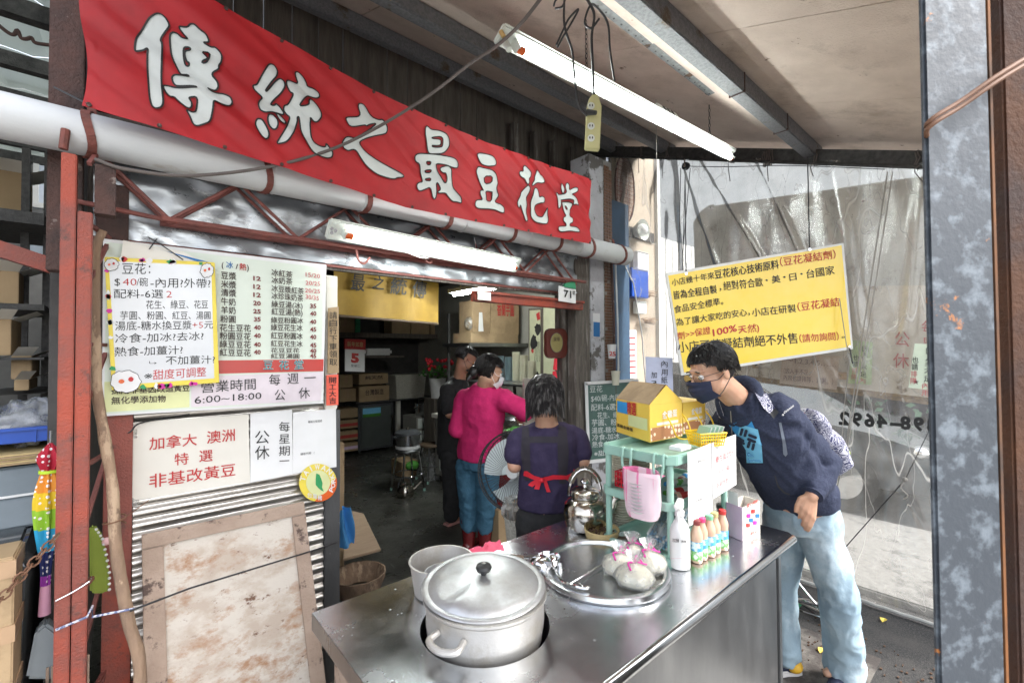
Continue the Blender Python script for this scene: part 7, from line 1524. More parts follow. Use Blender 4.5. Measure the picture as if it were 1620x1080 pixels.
# stools
def stool(px_, py_, y_, hgt, lab, seat, r_=.15, leg=m_chrome):
    c = at(px_, py_, y=y_); c.z = .008; t = thing('stool', lab, 'stool', c, 'stools inside the shop')
    MB().lathe([(0, hgt), (r_ - .01, hgt), (r_, hgt - .008), (r_, hgt - .025), (r_ - .008, hgt - .03), (0, hgt - .03)], (c.x, c.y, 0), 32).build('seat', seat, t)
    for a in (45, 135, 225, 315):
        u = V((math.cos(R(a)), math.sin(R(a)), 0)); MB().tube(cr([V((c.x, c.y, hgt - .03)) + u * r_ * .6, V((c.x, c.y, hgt - .05)) + u * r_ * .85, V((c.x, c.y, hgt * .5)) + u * r_ * 1.08, V((c.x, c.y, .03)) + u * r_ * 1.3], 4), .011, 8).build('leg', leg, t); MB().tube([V((c.x, c.y, .008)) + u * r_ * 1.32, V((c.x, c.y, .035)) + u * r_ * 1.3], .014, 8).build('rubber_foot', m_mint, t)
    MB().tube([V((c.x, c.y, .2)) + V((math.cos(a), math.sin(a), 0)) * r_ * 1.1 for a in [k * math.pi / 8 for k in range(16)]], .006, 6, closed=True).build('ring', leg, t)
    return c
s1c = stool(645, 775, 4.8, .49, 'round steel stool with a black handled pot on it', m_steel2)
p2_ = thing('steel_pot', 'steel pot with black rim and handles on the round stool', 'pot', V((s1c.x, s1c.y, .49))); c = V((s1c.x, s1c.y, .49))
MB().lathe([(0, 0), (.135, 0), (.14, .012), (.14, .17), (.13, .175), (0, .18)], c, 36).build('wall', m_steel, p2_); MB().lathe([(.142, .17), (.148, .175), (.146, .195), (.11, .215), (0, .225)], c, 36).build('black_lid', m_scooter, p2_)
MB().lathe([(0, .225), (.02, .225), (.018, .25), (0, .252)], c, 14).build('knob', m_chrome, p2_); MB().lathe([(.141, .01), (.142, .045)], c, 36).build('white_band', m_whitepl, p2_)
for s_ in (-1, 1): MB().b2(c + V((s_ * .14, -.02, .14)), c + V((s_ * .18, .02, .16))).build('handle', m_scooter, p2_, bev=.004)
s2c = stool(683, 768, 5.0, .46, 'dark brown wooden stool right of the steel one', m_stoolwood, .15, m_black)
MB().b2((s2c.x - .1, s2c.y - .05, .01), (s2c.x + .12, s2c.y + .1, .35)).build('wrapped_packet', m_film_bag, label='clear wrapped packet under the brown stool', cat='packet')
fk = at(641, 784, y=4.62); fk.z = .008; kt2 = thing('floor_kettle', 'steel kettle standing on the floor under the round stool', 'kettle', fk)
MB().lathe([(0, 0), (.085, 0), (.1, .03), (.1, .07), (.07, .12), (.03, .135), (0, .137)], fk, 32).build('kettle_body', m_kettle, kt2); MB().tube([fk + V((.07, -.03, .05)), fk + V((.16, -.07, .15))], [.02, .011], 10).build('spout', m_kettle, kt2)
MB().tube([fk + V((.075 * math.cos(a), -.02 * math.cos(a), .11 + .1 * math.sin(a))) for a in [math.pi * k / 10 for k in range(11)]], .006, 6).build('handle', m_scooter, kt2); MB().ell(fk + V((0, 0, .145)), .014, n=10, k=6).build('lid_knob', m_chrome, kt2)
a, b = fb(636, 727, 661, 757, 5.3, .3); a.z = .009; carton(636, 727, 661, 757, 5.3, .3, 'orange kraft carton standing on the floor behind the round stool', m_kraft2, tape=False, rest=.009)
gp = at(652, 752, y=5.1); MB().ell(V((gp.x, gp.y, .2)), (.09, .06, .06), n=12, k=8).build('green_bundle', m_green, label='green leafy bundle behind the floor kettle', cat='vegetables')
# cutting board on round basket, blue bag, left carton
cbk = at(568, 893, y=3.0); cbk.z = .008; rbk = thing('round_basket', 'old brown round basket under the cutting board', 'basket', cbk)
MB().lathe([(0, .0), (.13, .0), (.17, .1), (.175, .13), (.165, .13), (.12, .01)], cbk, 36, rfun=lambda a, k, z: 1 + .02 * math.sin(a * 24)).build('weave', m_stick, rbk)
pqz = Pl((1.5, 3.0, .16), (.05, -.28, 1)); cbq = [(543, 884), (603, 868), (575, 811), (549, 806)]
MB().slab([pqz.hit(*q) for q in cbq], (.05, -.28, 1), .02).build('cutting_board', m_woodboard, label='thick wooden cutting board resting on the round basket', cat='cutting board', bev=.004)
bb = at(546, 810, y=2.75); MB().grid(14, 16, lambda u, v: V((bb.x + (u - .5) * .12 * (1 - .4 * v), bb.y + .03 * math.sin(u * 9 + v * 4), .44 + v * .24 + .01 * noise.noise(V((u * 6, v * 6, 1)))))).build('blue_bag', M('blue_bag_film', (.1, .35, .7), .3, coat=.3), fix=False, label='bright blue plastic bag hanging beside the black jamb', cat='bag')
carton(534, 700, 545, 780, 3.2, .3, 'narrow kraft carton standing on end behind the black jamb', m_kraft2, tape=False, rest=.009)
# fan
fc_ = at(815, 745, d=2.85); fan = thing('standing_fan', 'large black standing fan with pale blades behind the woman in purple', 'fan', (fc_.x, fc_.y, 0))
ax_ = V((-.86, -.42, .12)).normalized(); Tf = Matrix.Translation(fc_) @ ax_.to_track_quat('Z', 'Y').to_matrix().to_4x4()
for z_, rr_ in ((.05, .235), (-.05, .235), (.0, .245)): MB().tube([Tf @ V((rr_ * math.cos(2 * math.pi * i / 36), rr_ * math.sin(2 * math.pi * i / 36), z_ if rr_ < .24 else 0)) for i in range(36)], .004 if rr_ < .24 else .006, 6, closed=True).build('guard_ring', m_cable, fan)
mb = MB()
for i in range(60):
    a = 2 * math.pi * i / 60; u = V((math.cos(a), math.sin(a), 0))
    for sgn in (1, -1): mb.tube([Tf @ (u * r_ + V((0, 0, sgn * z_))) for r_, z_ in ((.05, .09), (.12, .088), (.19, .07), (.235, .045), (.245, 0))], .0013, 4, cap=False)
mb.build('guard_wires', m_cable, fan, kind='stuff')
for i in range(3): a0_ = i * 2.094; MB().grid(8, 6, lambda u, v: Tf @ V(((.03 + .18 * u) * math.cos(a0_ + v * 1.5 - .3 * u), (.03 + .18 * u) * math.sin(a0_ + v * 1.5 - .3 * u), .03 * (v - .5)))).build('blade', M('pale_blade', (.6, .66, .66), .3), fan, fix=False)
MB().lathe([(0, -.09), (.06, -.09), (.07, -.12), (.065, -.2), (.03, -.23), (0, -.23)], n=24, T=Tf).build('motor', m_cable, fan); MB().lathe([(0, .05), (.04, .05), (.045, .03), (.045, -.03)], n=20, T=Tf).build('hub', m_whitepl, fan)
MB().tube([fc_ - ax_ * .14, V((fc_.x - ax_.x * .14, fc_.y - ax_.y * .14, .02))], .014, 10).build('pole', m_chrome, fan); bs = V((fc_.x - ax_.x * .14, fc_.y - ax_.y * .14, .008)); MB().lathe([(0, .03), (.03, .03), (.17, .012), (.18, 0)], bs, 30).build('base', m_cable, fan)
# bucket of wrapped sticks on a stand
bu = at(819, 862, d=2.62); bu.z = .5; bkt = thing('stick_bucket', 'grey bucket full of wrapped wooden sticks beside the fan', 'bucket', bu)
MB().lathe([(0, 0), (.06, 0), (.078, .17), (.082, .172), (.074, .17)], bu, 32).build('bucket_wall', m_styro, bkt)
rnd = random.Random(4)
for i in range(26):
    a, r_ = rnd.uniform(0, 6.28), .055 * math.sqrt(rnd.random()); p = bu + V((r_ * math.cos(a), r_ * math.sin(a), .06)); MB().tube([p, p + V((rnd.gauss(0, .012), rnd.gauss(0, .012), .19))], .004, 5).build('wooden_stick', m_woodboard, bkt)
MB().lathe([(.06, .13), (.08, .19), (.085, .23), (.06, .25), (.075, .27), (.03, .26)], bu, 40, rfun=lambda a, k, z: 1 + .14 * math.sin(a * 9 + k * 2) + .1 * math.sin(a * 17)).build('clear_wrappers', m_film_bag, bkt, fix=False)
MB().b2((bu.x - .09, bu.y - .09, .47), (bu.x + .09, bu.y + .09, .499)).build('stand_top', m_stoolwood, bkt)
for sx in (-.08, .08):
    for sy in (-.08, .08): MB().b2((bu.x + sx - .01, bu.y + sy - .01, .005), (bu.x + sx + .01, bu.y + sy + .01, .47)).build('stand_leg', m_chrome, bkt)
wc = at(893, 830, y=1.72); wch = thing('white_stool', 'white plastic stool half hidden behind the counter and kettle', 'stool', (wc.x, 1.75, 0)); zq = at(885, 812, y=1.8).z
MB().hexa([(wc.x - .15, 1.62, zq - .04), (wc.x + .15, 1.62, zq - .04), (wc.x + .15, 1.9, zq - .04), (wc.x - .15, 1.9, zq - .04), (wc.x - .13, 1.64, zq), (wc.x + .13, 1.64, zq), (wc.x + .13, 1.88, zq), (wc.x - .13, 1.88, zq)]).build('seat', m_whitepl, wch, bev=.012)
for sx in (-.14, .14):
    for sy in (1.63, 1.88): MB().tube([(wc.x + sx, sy, zq - .03), (wc.x + sx * 1.2, sy, .005)], .015, 8).build('leg', m_whitepl, wch)

# ================================================================== ALLEY AT THE LEFT
MB().b2((-6, 8.2, 0), (-.2, 8.4, 5)).build('alley_end_wall', M('grey_alley_wall', (.16, .16, .16), .8), kind='structure')
MB().b2((-3.2, 2.0, 0), (-3.1, 8.2, 3.2)).build('alley_side_wall', m_darkwood, kind='structure')
gr = thing('alley_roof', 'pale translucent ribbed roof over the storage alley at the left', 'roof', (-1.5, 5, 3.4))
def gz(y): return 3.35 + .12 * (y - 2.6)
for i in range(7):
    y0, y1 = 2.5 + i * .85, 2.5 + (i + 1) * .85 - .01
    MB().grid(60, 1, lambda u, v: (-4.2 + 4.1 * u, y0 + (y1 - y0) * v, gz(y0 + (y1 - y0) * v) + .018 * math.sin(u * 4.1 * 40))).build('ribbed_panel', m_transroof, gr, fix=False)
    MB().b2((-4.2, y0 - .04, gz(y0) - .12), (-.1, y0 + .03, gz(y0) - .03)).build('purlin', m_black, gr)
vn = thing('creeper_rope', 'knotted dark cord strung under the translucent roof', 'cord', at(40, 60, y=3.0))
MB().tube(cr([at(-20, 25, y=3.0), at(10, 50, y=3.0), at(22, 55, y=3.0), at(28, 48, y=3.0), at(33, 60, y=3.0), at(42, 62, y=3.0), at(50, 60, y=3.0), at(56, 68, y=3.0), at(80, 72, y=3.0)], 5), .008, 6).build('cord', m_rust, vn)
def abox(q, y, dep, nm, mt_, lab, cat, bev=.004): 
    a, b = fb(*q, y, dep); return MB().b2(a, b).build(nm, mt_, label=lab, cat=cat, bev=bev)
win = thing('alley_window', 'pale blue window high in the alley behind the column', 'window', at(72, 325, y=6.5)); a, b = fb(52, 268, 100, 328, 6.5, .05); MB().b2(a, b).build('pane', M('milky_pane', (.6, .66, .75), .3), win)
MB().b2((a.x, 6.47, a.z), (a.x + .04, 6.5, b.z)).b2((a.x + .04, 6.47, a.z), (b.x, 6.5, a.z + .05)).build('frame', m_whitepl, win)
lv = thing('white_louvre', 'white slatted vent left of the red column', 'vent', at(84, 405, y=5.5)); a, b = fb(75, 345, 100, 405, 5.5, .02); MB().b2(a, b).build('back', m_dark, lv)
for i in range(9): z = a.z + (b.z - a.z) * (i + .2) / 9; MB().b2((a.x, 5.46, z), (b.x, 5.5, z + (b.z - a.z) / 9 * .55)).build('slat', m_whitepl, lv)
MB().b2(*fb(36, 345, 72, 412, 6.6, .05)).build('blue_sheet', M('pale_blue_panel', (.42, .5, .6), .5), label='pale blue panel behind the red cross bar', cat='panel')
MB().bar(at(-20, 388, y=2.6), at(95, 425, y=2.6), .05, .06).build('red_crossbar', m_redpaint, label='red painted cross bar joining the column from the left', cat='bar')
for q, y_, lab, mt_ in (((-10, 275, 40, 335), 4.6, 'tan carton on the upper dark rack', m_kraft), ((-12, 430, 30, 480), 4.2, 'plain dark carton behind the cross bar', m_kraft), ((17, 563, 50, 600), 3.7, 'open carton with pale flaps above the blue tray', m_kraft2), ((-10, 505, 18, 562), 3.8, 'large brown carton at the left picture edge', m_kraft), ((22, 600, 46, 618), 3.65, 'small carton just above the tray of bags', m_kraft)):
    a, b = fb(*q, y_, .35); t = thing('storage_carton', lab, 'carton', ((a.x + b.x) / 2, y_, a.z)); MB().b2(a, b).build('box_body', mt_, t, bev=.003)
    w_ = b.x - a.x; MB().add([(a.x, y_, b.z), (b.x, y_, b.z), (b.x + .04, y_ - .12, b.z + .05), (a.x + .04, y_ - .12, b.z + .05)], [(0, 1, 2, 3)]).build('flap', m_cream, t, fix=False); MB().add([(b.x, y_, b.z), (b.x, y_ + .3, b.z), (b.x + .1, y_ + .3, b.z + .05), (b.x + .1, y_, b.z + .05)], [(0, 1, 2, 3)]).build('flap', m_cream, t, fix=False)
rk2 = thing('dark_rack', 'dark metal storage rack full of cartons in the alley', 'rack', at(10, 640, y=4.2))
for px_ in (-25, 30, 66): p = at(px_, 500, y=4.4); MB().b2((p.x, 4.4, .0), (p.x + .04, 4.44, 3.0)).build('upright', m_black, rk2)
for py_ in (338, 482, 565, 622): a, b = fb(-40, py_, 70, py_ + 5, 3.6 if py_ > 500 else 4.1, .8); MB().b2(a, b).build('shelf', m_black, rk2)
tr2 = thing('blue_tray', 'deep blue plastic tray full of clear bags', 'tray', at(40, 710, y=2.75)); a, b = fb(-60, 672, 86, 709, 2.75, .5); a.x = b.x - .75
MB().b2(a, (b.x, a.y + .012, b.z)).build('front', m_bluepl, tr2, bev=.003); MB().b2((a.x, b.y - .012, a.z), (b.x, b.y, b.z + .04)).build('back', m_bluepl, tr2, bev=.003); MB().b2((b.x - .012, a.y + .013, a.z), (b.x, b.y - .013, b.z)).build('side', m_bluepl, tr2); MB().b2((a.x, a.y + .013, a.z), (a.x + .012, b.y - .013, b.z)).build('side', m_bluepl, tr2); MB().b2((a.x + .013, a.y + .013, a.z), (b.x - .013, b.y - .013, a.z + .01)).build('base', m_bluepl, tr2)
for i in range(4): x = b.x - .06 - i * .16; MB().b2((x, a.y - .006, a.z), (x + .008, a.y, b.z)).build('rib', m_bluepl, tr2)
MB().b2((a.x, a.y - .012, b.z - .012), (b.x + .004, a.y, b.z)).build('rim', m_bluepl, tr2)
for i in range(6):
    c = V((b.x - .1 - (i % 3) * .2, a.y + .14 + .2 * (i // 3), b.z + .0)); s_ = i * 3.1
    m_ = MB(); m_.ell(c, (.12, .1, .09), n=28, k=18); m_.v = [p + (p - c) * .5 * noise.noise(p * 22 + V((s_, 0, 0))) for p in m_.v]
    m_.build('plastic_bag', [m_film_bag, M('teal_bag', (.3, .5, .52), .25, coat=.4), m_film_bag][i % 3] if i != 4 else m_film_bag, label='crumpled plastic bag in the blue tray, %s' % ['front right', 'front middle, teal', 'front left', 'back right', 'back middle', 'back left'][i], cat='bag', group='bags in the blue tray', smooth=80)
hc = thing('flat_cartons', 'pile of flat folded cartons under the blue tray', 'cardboard pile', at(40, 745, y=2.72)); a, b = fb(-60, 711, 86, 744, 2.72, .55); a.x = b.x - .8
for i in range(6): z0, z1 = a.z + (b.z - a.z) * i / 6, a.z + (b.z - a.z) * (i + .85) / 6; o_ = random.uniform(0, .02); MB().b2((a.x, a.y - o_, z0), (b.x - o_, b.y, z1)).build('folded_carton', m_bamboo if i % 2 else m_kraft2, hc)
ap = thing('grey_freezer', 'grey chest with sloping lid under the folded cartons', 'freezer', at(40, 1000, y=2.6)); zt2 = a.z - .01; x1_ = at(64, 800, y=2.6).x
zl = at(60, 830, y=2.5).z
MB().hexa([(x1_ - 1.0, 2.5, zl), (x1_, 2.5, zl), (x1_, 3.2, zl), (x1_ - 1.0, 3.2, zl), (x1_ - 1.0, 2.72, zt2), (x1_ + .06, 2.72, zt2), (x1_ + .06, 3.2, zt2), (x1_ - 1.0, 3.2, zt2)]).build('sloped_lid', M('blue_grey_plastic', (.16, .19, .21), .45), ap, bev=.01)
MB().bar((x1_ - 1, 2.6, (zl + zt2) / 2 + .005), (x1_ + .04, 2.6, (zl + zt2) / 2 + .005), .008, .008).build('lid_line', m_whitepl, ap)
MB().b2((x1_ - 1.0, 2.56, 0), (x1_ - .02, 3.2, zl - .001)).build('chest', m_scooter, ap, bev=.01)
bn2 = thing('black_bin', 'glossy black lidded bin at the left picture edge', 'bin', at(20, 1060, y=2.3)); xb = at(55, 850, y=2.3).x
MB().hexa([(xb - .5, 2.25, 0), (xb - .04, 2.25, 0), (xb - .04, 2.48, 0), (xb - .5, 2.48, 0), (xb - .5, 2.2, zl - .07), (xb - .01, 2.2, zl - .07), (xb - .01, 2.49, zl - .07), (xb - .5, 2.49, zl - .07)]).build('body', m_scooter, bn2, bev=.01)
MB().hexa([(xb - .52, 2.17, zl - .069), (xb, 2.17, zl - .069), (xb, 2.5, zl - .069), (xb - .52, 2.5, zl - .069), (xb - .5, 2.21, zl - .02), (xb - .03, 2.21, zl - .02), (xb - .03, 2.5, zl + .01), (xb - .5, 2.5, zl + .01)]).build('lid', M('glossy_black', (.03, .035, .04), .15, coat=.8), bn2, bev=.012)
kb = thing('taped_carton', 'kraft carton bound with brown tape at the lower left corner', 'carton', at(5, 1075, y=1.98)); xk = at(22, 950, y=2.0).x; zk = at(20, 880, y=2.0).z
MB().b2((xk - .4, 2.0, 0), (xk, 2.16, zk)).build('box_body', m_kraft2, kb, bev=.004)
for z in (zk - .06, zk - .25, zk - .44): MB().b2((xk - .4, 1.996, z), (xk + .004, 2.164, z + .05)).build('tape_band', m_tape, kb)
gw = thing('grey_hood', 'grey plastic hood with a ribbed mat hanging beside the column', 'cover', at(70, 1070, y=2.1)); q = [at(40, 1075, y=2.12), at(95, 1075, y=2.12), at(92, 1000, y=2.12), at(72, 985, y=2.12), at(55, 1000, y=2.12)]
m_ = MB(); n = 5; m_.v = q + [p + V((0, .06, 0)) for p in q]; m_.f = [tuple(range(n)), tuple(reversed(range(n, 2 * n)))] + [(i, (i + 1) % n, n + (i + 1) % n, n + i) for i in range(n)]; m_.m = [0] * 7; m_.build('hood', m_galv if False else M('hood_grey', (.2, .23, .25), .4), gw, bev=.008)
for i in range(9): x = q[0].x + .012 * i; MB().tube([(x + .05, 2.112, .25), (x + .05, 2.112, q[0].z + .02)], .004, 5).build('mat_rib', m_plyframe, gw)
# ================================================================== PEOPLE
RV = V((FW.y, -FW.x, 0))
UP = V((0, 0, 1))
def A(px, py, d): return at(px, py, d=d)
def bake_now():
    global BAKE
    dg = bpy.context.evaluated_depsgraph_get(); dg.update()
    for o, fn in BAKE:
        e = o.evaluated_get(dg); me = bpy.data.meshes.new_from_object(e, depsgraph=dg); old = o.data; mats = list(old.materials); o.modifiers.clear(); o.data = me
        me.materials.clear()
        for mm in mats: me.materials.append(mm)
        me.polygons.foreach_set('use_smooth', [True] * len(me.polygons))
        if fn:
            w0 = wloc(o); nr = [v.normal.copy() for v in me.vertices]
            for v, q in zip(me.vertices, nr): v.co = fn(v.co + w0, q) - w0
    BAKE = []
def hm(c, f, u):
    f = V(f).normalized(); u = V(u); l = u.cross(f).normalized(); u = f.cross(l)
    return Matrix.Translation(c) @ Matrix((f, l, u)).transposed().to_4x4()
def head_parts(mb, T, neck):
    e = lambda c, r: mb.ell(c, r, T, 20, 14)
    e((-.014, 0, .032), (.097, .076, .086)); e((.03, 0, -.022), (.062, .062, .078)); e((.045, 0, -.08), (.036, .038, .03)); e((.0, 0, -.06), (.05, .056, .045))
    mb.caps((.088, 0, .012), .008, (.108, 0, -.026), .0105, 10, T); e((.098, .011, -.03), (.009, .007, .007)); e((.098, -.011, -.03), (.009, .007, .007))
    e((.072, 0, .026), (.02, .05, .011)); e((.083, 0, -.058), (.014, .024, .006)); e((.082, 0, -.067), (.014, .02, .007))
    for s in (-1, 1): e((-.008, s * .079, -.008), (.017, .008, .031)); e((-.002, s * .082, .008), (.014, .006, .015)); e((.06, s * .04, -.02), (.022, .02, .018))
    mb.chain([T @ V((-.02, 0, -.05)), neck], [.054, .058], 16)
def hand(mb, W, d, s, n, curl, ts=1, sc=1):
    d, s, n = V(d).normalized(), V(s).normalized(), V(n).normalized()
    kn = []
    for k in range(4):
        o = (k - 1.5); K = W + d * (.082 - .004 * abs(o)) * sc + s * o * .021 * sc + n * (.004 - .002 * o * o); mb.caps(W + s * o * .012 * sc + d * .01, .014 * sc, K, .0115 * sc, 10); kn.append(K)
    mb.ell(W + d * .045 * sc, (.0, .0, .0)) if False else None
    for k, L3 in enumerate((.9, 1.0, .95, .75)):
        p = kn[k]; dd = d.copy(); ang = curl
        for j, l in enumerate((.042, .027, .021)):
            q = Quaternion(s, -(ang if j else ang * .6)); dd = q @ dd; q2 = p + dd * l * L3 * sc; mb.caps(p, (.0095 - .001 * j) * sc, q2, (.0088 - .0012 * j) * sc, 8); p = q2
    t0 = W + d * .018 * sc + s * ts * .02 * sc; t1 = t0 + (d * .03 + s * ts * .026 - n * .008) * sc; t2 = t1 + (d * .032 + s * ts * .004 - n * .008) * sc; t3 = t2 + (d * .022 - s * ts * .006 - n * .006) * sc
    mb.caps(t0, .014 * sc, t1, .012 * sc, 10).caps(t1, .011 * sc, t2, .0095 * sc, 10).caps(t2, .0095 * sc, t3, .0075 * sc, 10)
def strands(T, test, n, r0, r1, seed, name, mat, parent, start=(0, 1.2), length=(.5, .9), lift=.012, down=None, wob=.02, cen=(-.014, 0, .032), rad=(.1, .08, .09)):
    rnd = random.Random(seed); mb = MB(); cen = V(cen)
    def P(th, ph, k): return cen + V((math.sin(th) * math.cos(ph) * rad[0], math.sin(th) * math.sin(ph) * rad[1], math.cos(th) * rad[2])) * k
    cnt = 0; tries = 0
    while cnt < n and tries < n * 12:
        tries += 1; th = start[0] + (start[1] - start[0]) * math.sqrt(rnd.random()); ph = rnd.uniform(-math.pi, math.pi); ln = rnd.uniform(*length); pts = []; ok = True
        dp = rnd.gauss(0, wob * 6)
        for k in range(6):
            t = k / 5; th2 = th + ln * t; q = P(min(th2, 1.75), ph + dp * t, 1.01 + lift * 6 * t * (1 - .35 * t) + rnd.uniform(0, .01))
            if th2 > 1.75: q.z -= (th2 - 1.75) * .1; q = q
            if not test(q, ph): 
                if k < 3: ok = False
                break
            pts.append(T @ q)
        if not ok or len(pts) < 3: continue
        cnt += 1; m_ = len(pts); mb.tube(pts, [r0 + (r1 - r0) * (i / (m_ - 1)) ** 2 for i in range(m_)], 3, cap=False)
    return mb.build(name, mat, parent, kind='stuff', fix=False, smooth=80)
def scalp(T, test, mat, parent, k=1.03, cen=(-.014, 0, .032), rad=(.1, .08, .09)):
    mb = MB().ell(cen, tuple(r * k for r in rad), None, 48, 32); keep = []
    for f in mb.f:
        c = sum((mb.v[i] for i in f), V((0, 0, 0))) / 4
        if test(c, 0): keep.append(f)
    mb.f = keep; mb.m = [0] * len(keep)
    mb.v = [T @ (p + V((0, 0, 0)) + (p - V(cen)) * .06 * noise.noise(p * 40)) for p in mb.v]
    return mb.build('hair_mass', mat, parent, fix=False, smooth=80)
def person(lab, J, bf, T, skin, vox=.0055, hands=True, group=None, tw=1.0, hcurl=.5):
    bf = V(bf).normalized(); side = UP.cross(bf).normalized()  # person's left
    g = (J['anL'] + J['anR']) / 2; root = thing('person', lab, 'person', (g.x, g.y, 0), group); mb = MB()
    pel, ch, nk = J['pel'], J['chest'], J['neck']
    mb.loft([(pel - UP * .06, .13 * tw, .09), (pel, .155 * tw, .105), (pel.lerp(ch, .45), .125 * tw, .09), (ch, .15 * tw, .1), (ch.lerp(nk, .6), .14 * tw, .08), (nk, .07, .06)], side, 24)
    head_parts(mb, T, nk)
    for s in 'LR':
        mb.chain([J['sh' + s], J['el' + s], J['wr' + s]], [.05, .038, .027], 14)
        mb.caps(J['sh' + s], .05, ch.lerp(nk, .55), .07, 12)
        mb.chain([J['hip' + s], J['kn' + s], J['an' + s]], [.07, .046, .03], 14)
        ft = J.get('ft' + s, bf); mb.chain([J['an' + s] - UP * .02, J['an' + s] + V(ft).normalized() * .09 - UP * .045], [.028, .02], 12)
        if hands:
            d = (J['wr' + s] - J['el' + s]).normalized(); dn = J.get('hn' + s, UP); dn = (V(dn) - d * V(dn).dot(d)).normalized(); sd = d.cross(dn).normalized()
            hd = J.get('hd' + s, d); hand(mb, J['wr' + s], hd, sd, dn, hcurl, 1 if s == 'L' else -1)
    b = mb.build('body', skin, root, fix=False); remesh(b, vox, 3, None, .5)
    for s in (-1, 1):
        MB().ell((.079, s * .031, .0), (.0125, .0125, .011), T, 14, 10).build('eyeball', m_white, b)
        MB().ell((.0895, s * .031, -.001), (.003, .0055, .0055), T, 12, 8).build('iris', m_stoolwood, b)
        MB().tube([T @ V((.094 - .0025 * abs(i - 2), s * (.018 + i * .0075), .026 + .003 * (1.5 - abs(i - 1.5)))) for i in range(5)], [.002, .0035, .0035, .003, .0015], 5).build('eyebrow', m_hair, b)
    return root, side
def mask(T, mat, parent, loopmat):
    MB().grid(20, 14, lambda u, v: T @ V(((.126 - .058 * abs(2 * u - 1) ** 2.2 - .03 * max(0, v - .55) * 2 * 1.3 - .004 * math.cos(v * 25) * (1 - abs(2 * u - 1))), (2 * u - 1) * (.072 - .012 * v), -.004 - .112 * v + .02 * abs(2 * u - 1) * (1 if v < .5 else -1) * abs(v - .5) * 2 * 0 - .012 * abs(2 * u - 1) * (1 - v) + .02 * abs(2 * u - 1) * v))).build('face_mask', mat, parent, fix=False, smooth=80)
    for s in (-1, 1):
        for z in (-.018, -.095): MB().tube(cr([T @ V((.066, s * .069, z)), T @ V((.03, s * .078, (z - .01) * .7)), T @ V((-.015, s * .087, .01 if z > -.05 else -.03))], 4), .0018, 5).build('ear_loop', loopmat, parent)
def decal(px_poly, target, mat, name, parent, off=.003, mx=4.0):
    me = target.data; w0 = wloc(target); bv = BVHTree.FromPolygons([v.co + w0 for v in me.vertices], [tuple(p.vertices) for p in me.polygons])
    mb = MB().poly([px_poly] if not isinstance(px_poly[0][0], (tuple, list)) else px_poly, lambda x, y: V((x, y, 0)))
    bm = bmesh.new(); vv = [bm.verts.new(v) for v in mb.v]
    for f in mb.f:
        try: bm.faces.new([vv[i] for i in f])
        except Exception: pass
    for _ in range(5):
        ed = [e for e in bm.edges if e.calc_length() > mx]
        if not ed: break
        bmesh.ops.subdivide_edges(bm, edges=ed, cuts=1); bmesh.ops.triangulate(bm, faces=bm.faces)
    for v in bm.verts:
        r = ray(v.co.x, v.co.y).normalized(); h, n_, i_, d_ = bv.ray_cast(CAMP, r)
        if h is None:
            q = CAMP + r * 2.1; h, n_, i_, d_ = bv.find_nearest(CAMP + r * ((sum((me.vertices[k].co for k in range(0, len(me.vertices), 97)), V()) / max(1, len(range(0, len(me.vertices), 97))) + w0) - CAMP).length)
        v.co = h - r * off
    o = MB(); bm.verts.index_update(); o.v = [v.co.copy() for v in bm.verts]; o.f = [tuple(v.index for v in f.verts) for f in bm.faces]; o.m = [0] * len(o.f); bm.free()
    return o.build(name, mat, parent, fix=False, smooth=80)
def hitplane(target, px, py):
    me = target.data; w0 = wloc(target); bv = BVHTree.FromPolygons([v.co + w0 for v in me.vertices], [tuple(p.vertices) for p in me.polygons])
    r = ray(px, py).normalized(); h, n_, i_, d_ = bv.ray_cast(CAMP, r)
    return h, n_

# ---------------------------------------------------------------- customer in the hoodie
hc_ = A(1126, 588, 1.97); Tc = hm(hc_, -RV * .93 - FW * .22 - UP * .30, UP * .95 - RV * .28 - FW * .02)
J = dict(pel=A(1268, 812, 2.2), chest=A(1222, 706, 2.12), neck=A(1166, 630, 2.04),
         shL=A(1232, 652, 2.0), elL=A(1306, 734, 2.1), wrL=A(1284, 784, 1.99), shR=A(1150, 672, 2.26), elR=A(1128, 745, 2.35), wrR=A(1080, 775, 2.15),
         hipL=A(1292, 828, 2.15), knL=A(1326, 935, 2.1), anL=A(1336, 1046, 2.2), hipR=A(1242, 825, 2.28), knR=A(1232, 930, 2.3), anR=A(1240, 1034, 2.3))
J['ftL'] = J['ftR'] = -RV * .9 - FW * .1
J['hnL'] = -FW * .9 - RV * .1; J['hdL'] = -UP * 1.0 - RV * .22; J['hnR'] = UP
cu, side = person('young man in navy hoodie and pale jeans bending over the egg boxes', J, -RV * .75 - FW * .55, Tc, m_skin, .0048, hcurl=.5)
mask(Tc, m_mask, cu, m_cable)
ctest = lambda q, ph: q.z > (-.055 if q.x < -.02 else (.0 if q.x < .025 else (.062 if abs(q.y) < .06 else .035))) and not (q.x > .0 and q.z < .0)
scalp(Tc, lambda q, ph: q.z > (-.04 if q.x < -.03 else (.01 if q.x < .02 else .06)), m_hair, cu, 1.05)
strands(Tc, ctest, 1500, .0034, .0007, 11, 'hair', m_hair, cu, (0, 1.5), (.35, .75), .03, wob=.05)
gls = thing_ = MB()
for s in (-1, 1): gls.tube([Tc @ V((.103 - .004 * abs(math.cos(a)), s * (.033 + .027 * math.cos(a)), .0 + .018 * math.sin(a))) for a in [k * math.pi / 12 for k in range(24)]], .0013, 5, closed=True)
for s in (-1, 1): gls.tube([Tc @ V((.1, s * .06, .006)), Tc @ V((.05, s * .081, .008)), Tc @ V((-.012, s * .088, .006))], .0014, 5)
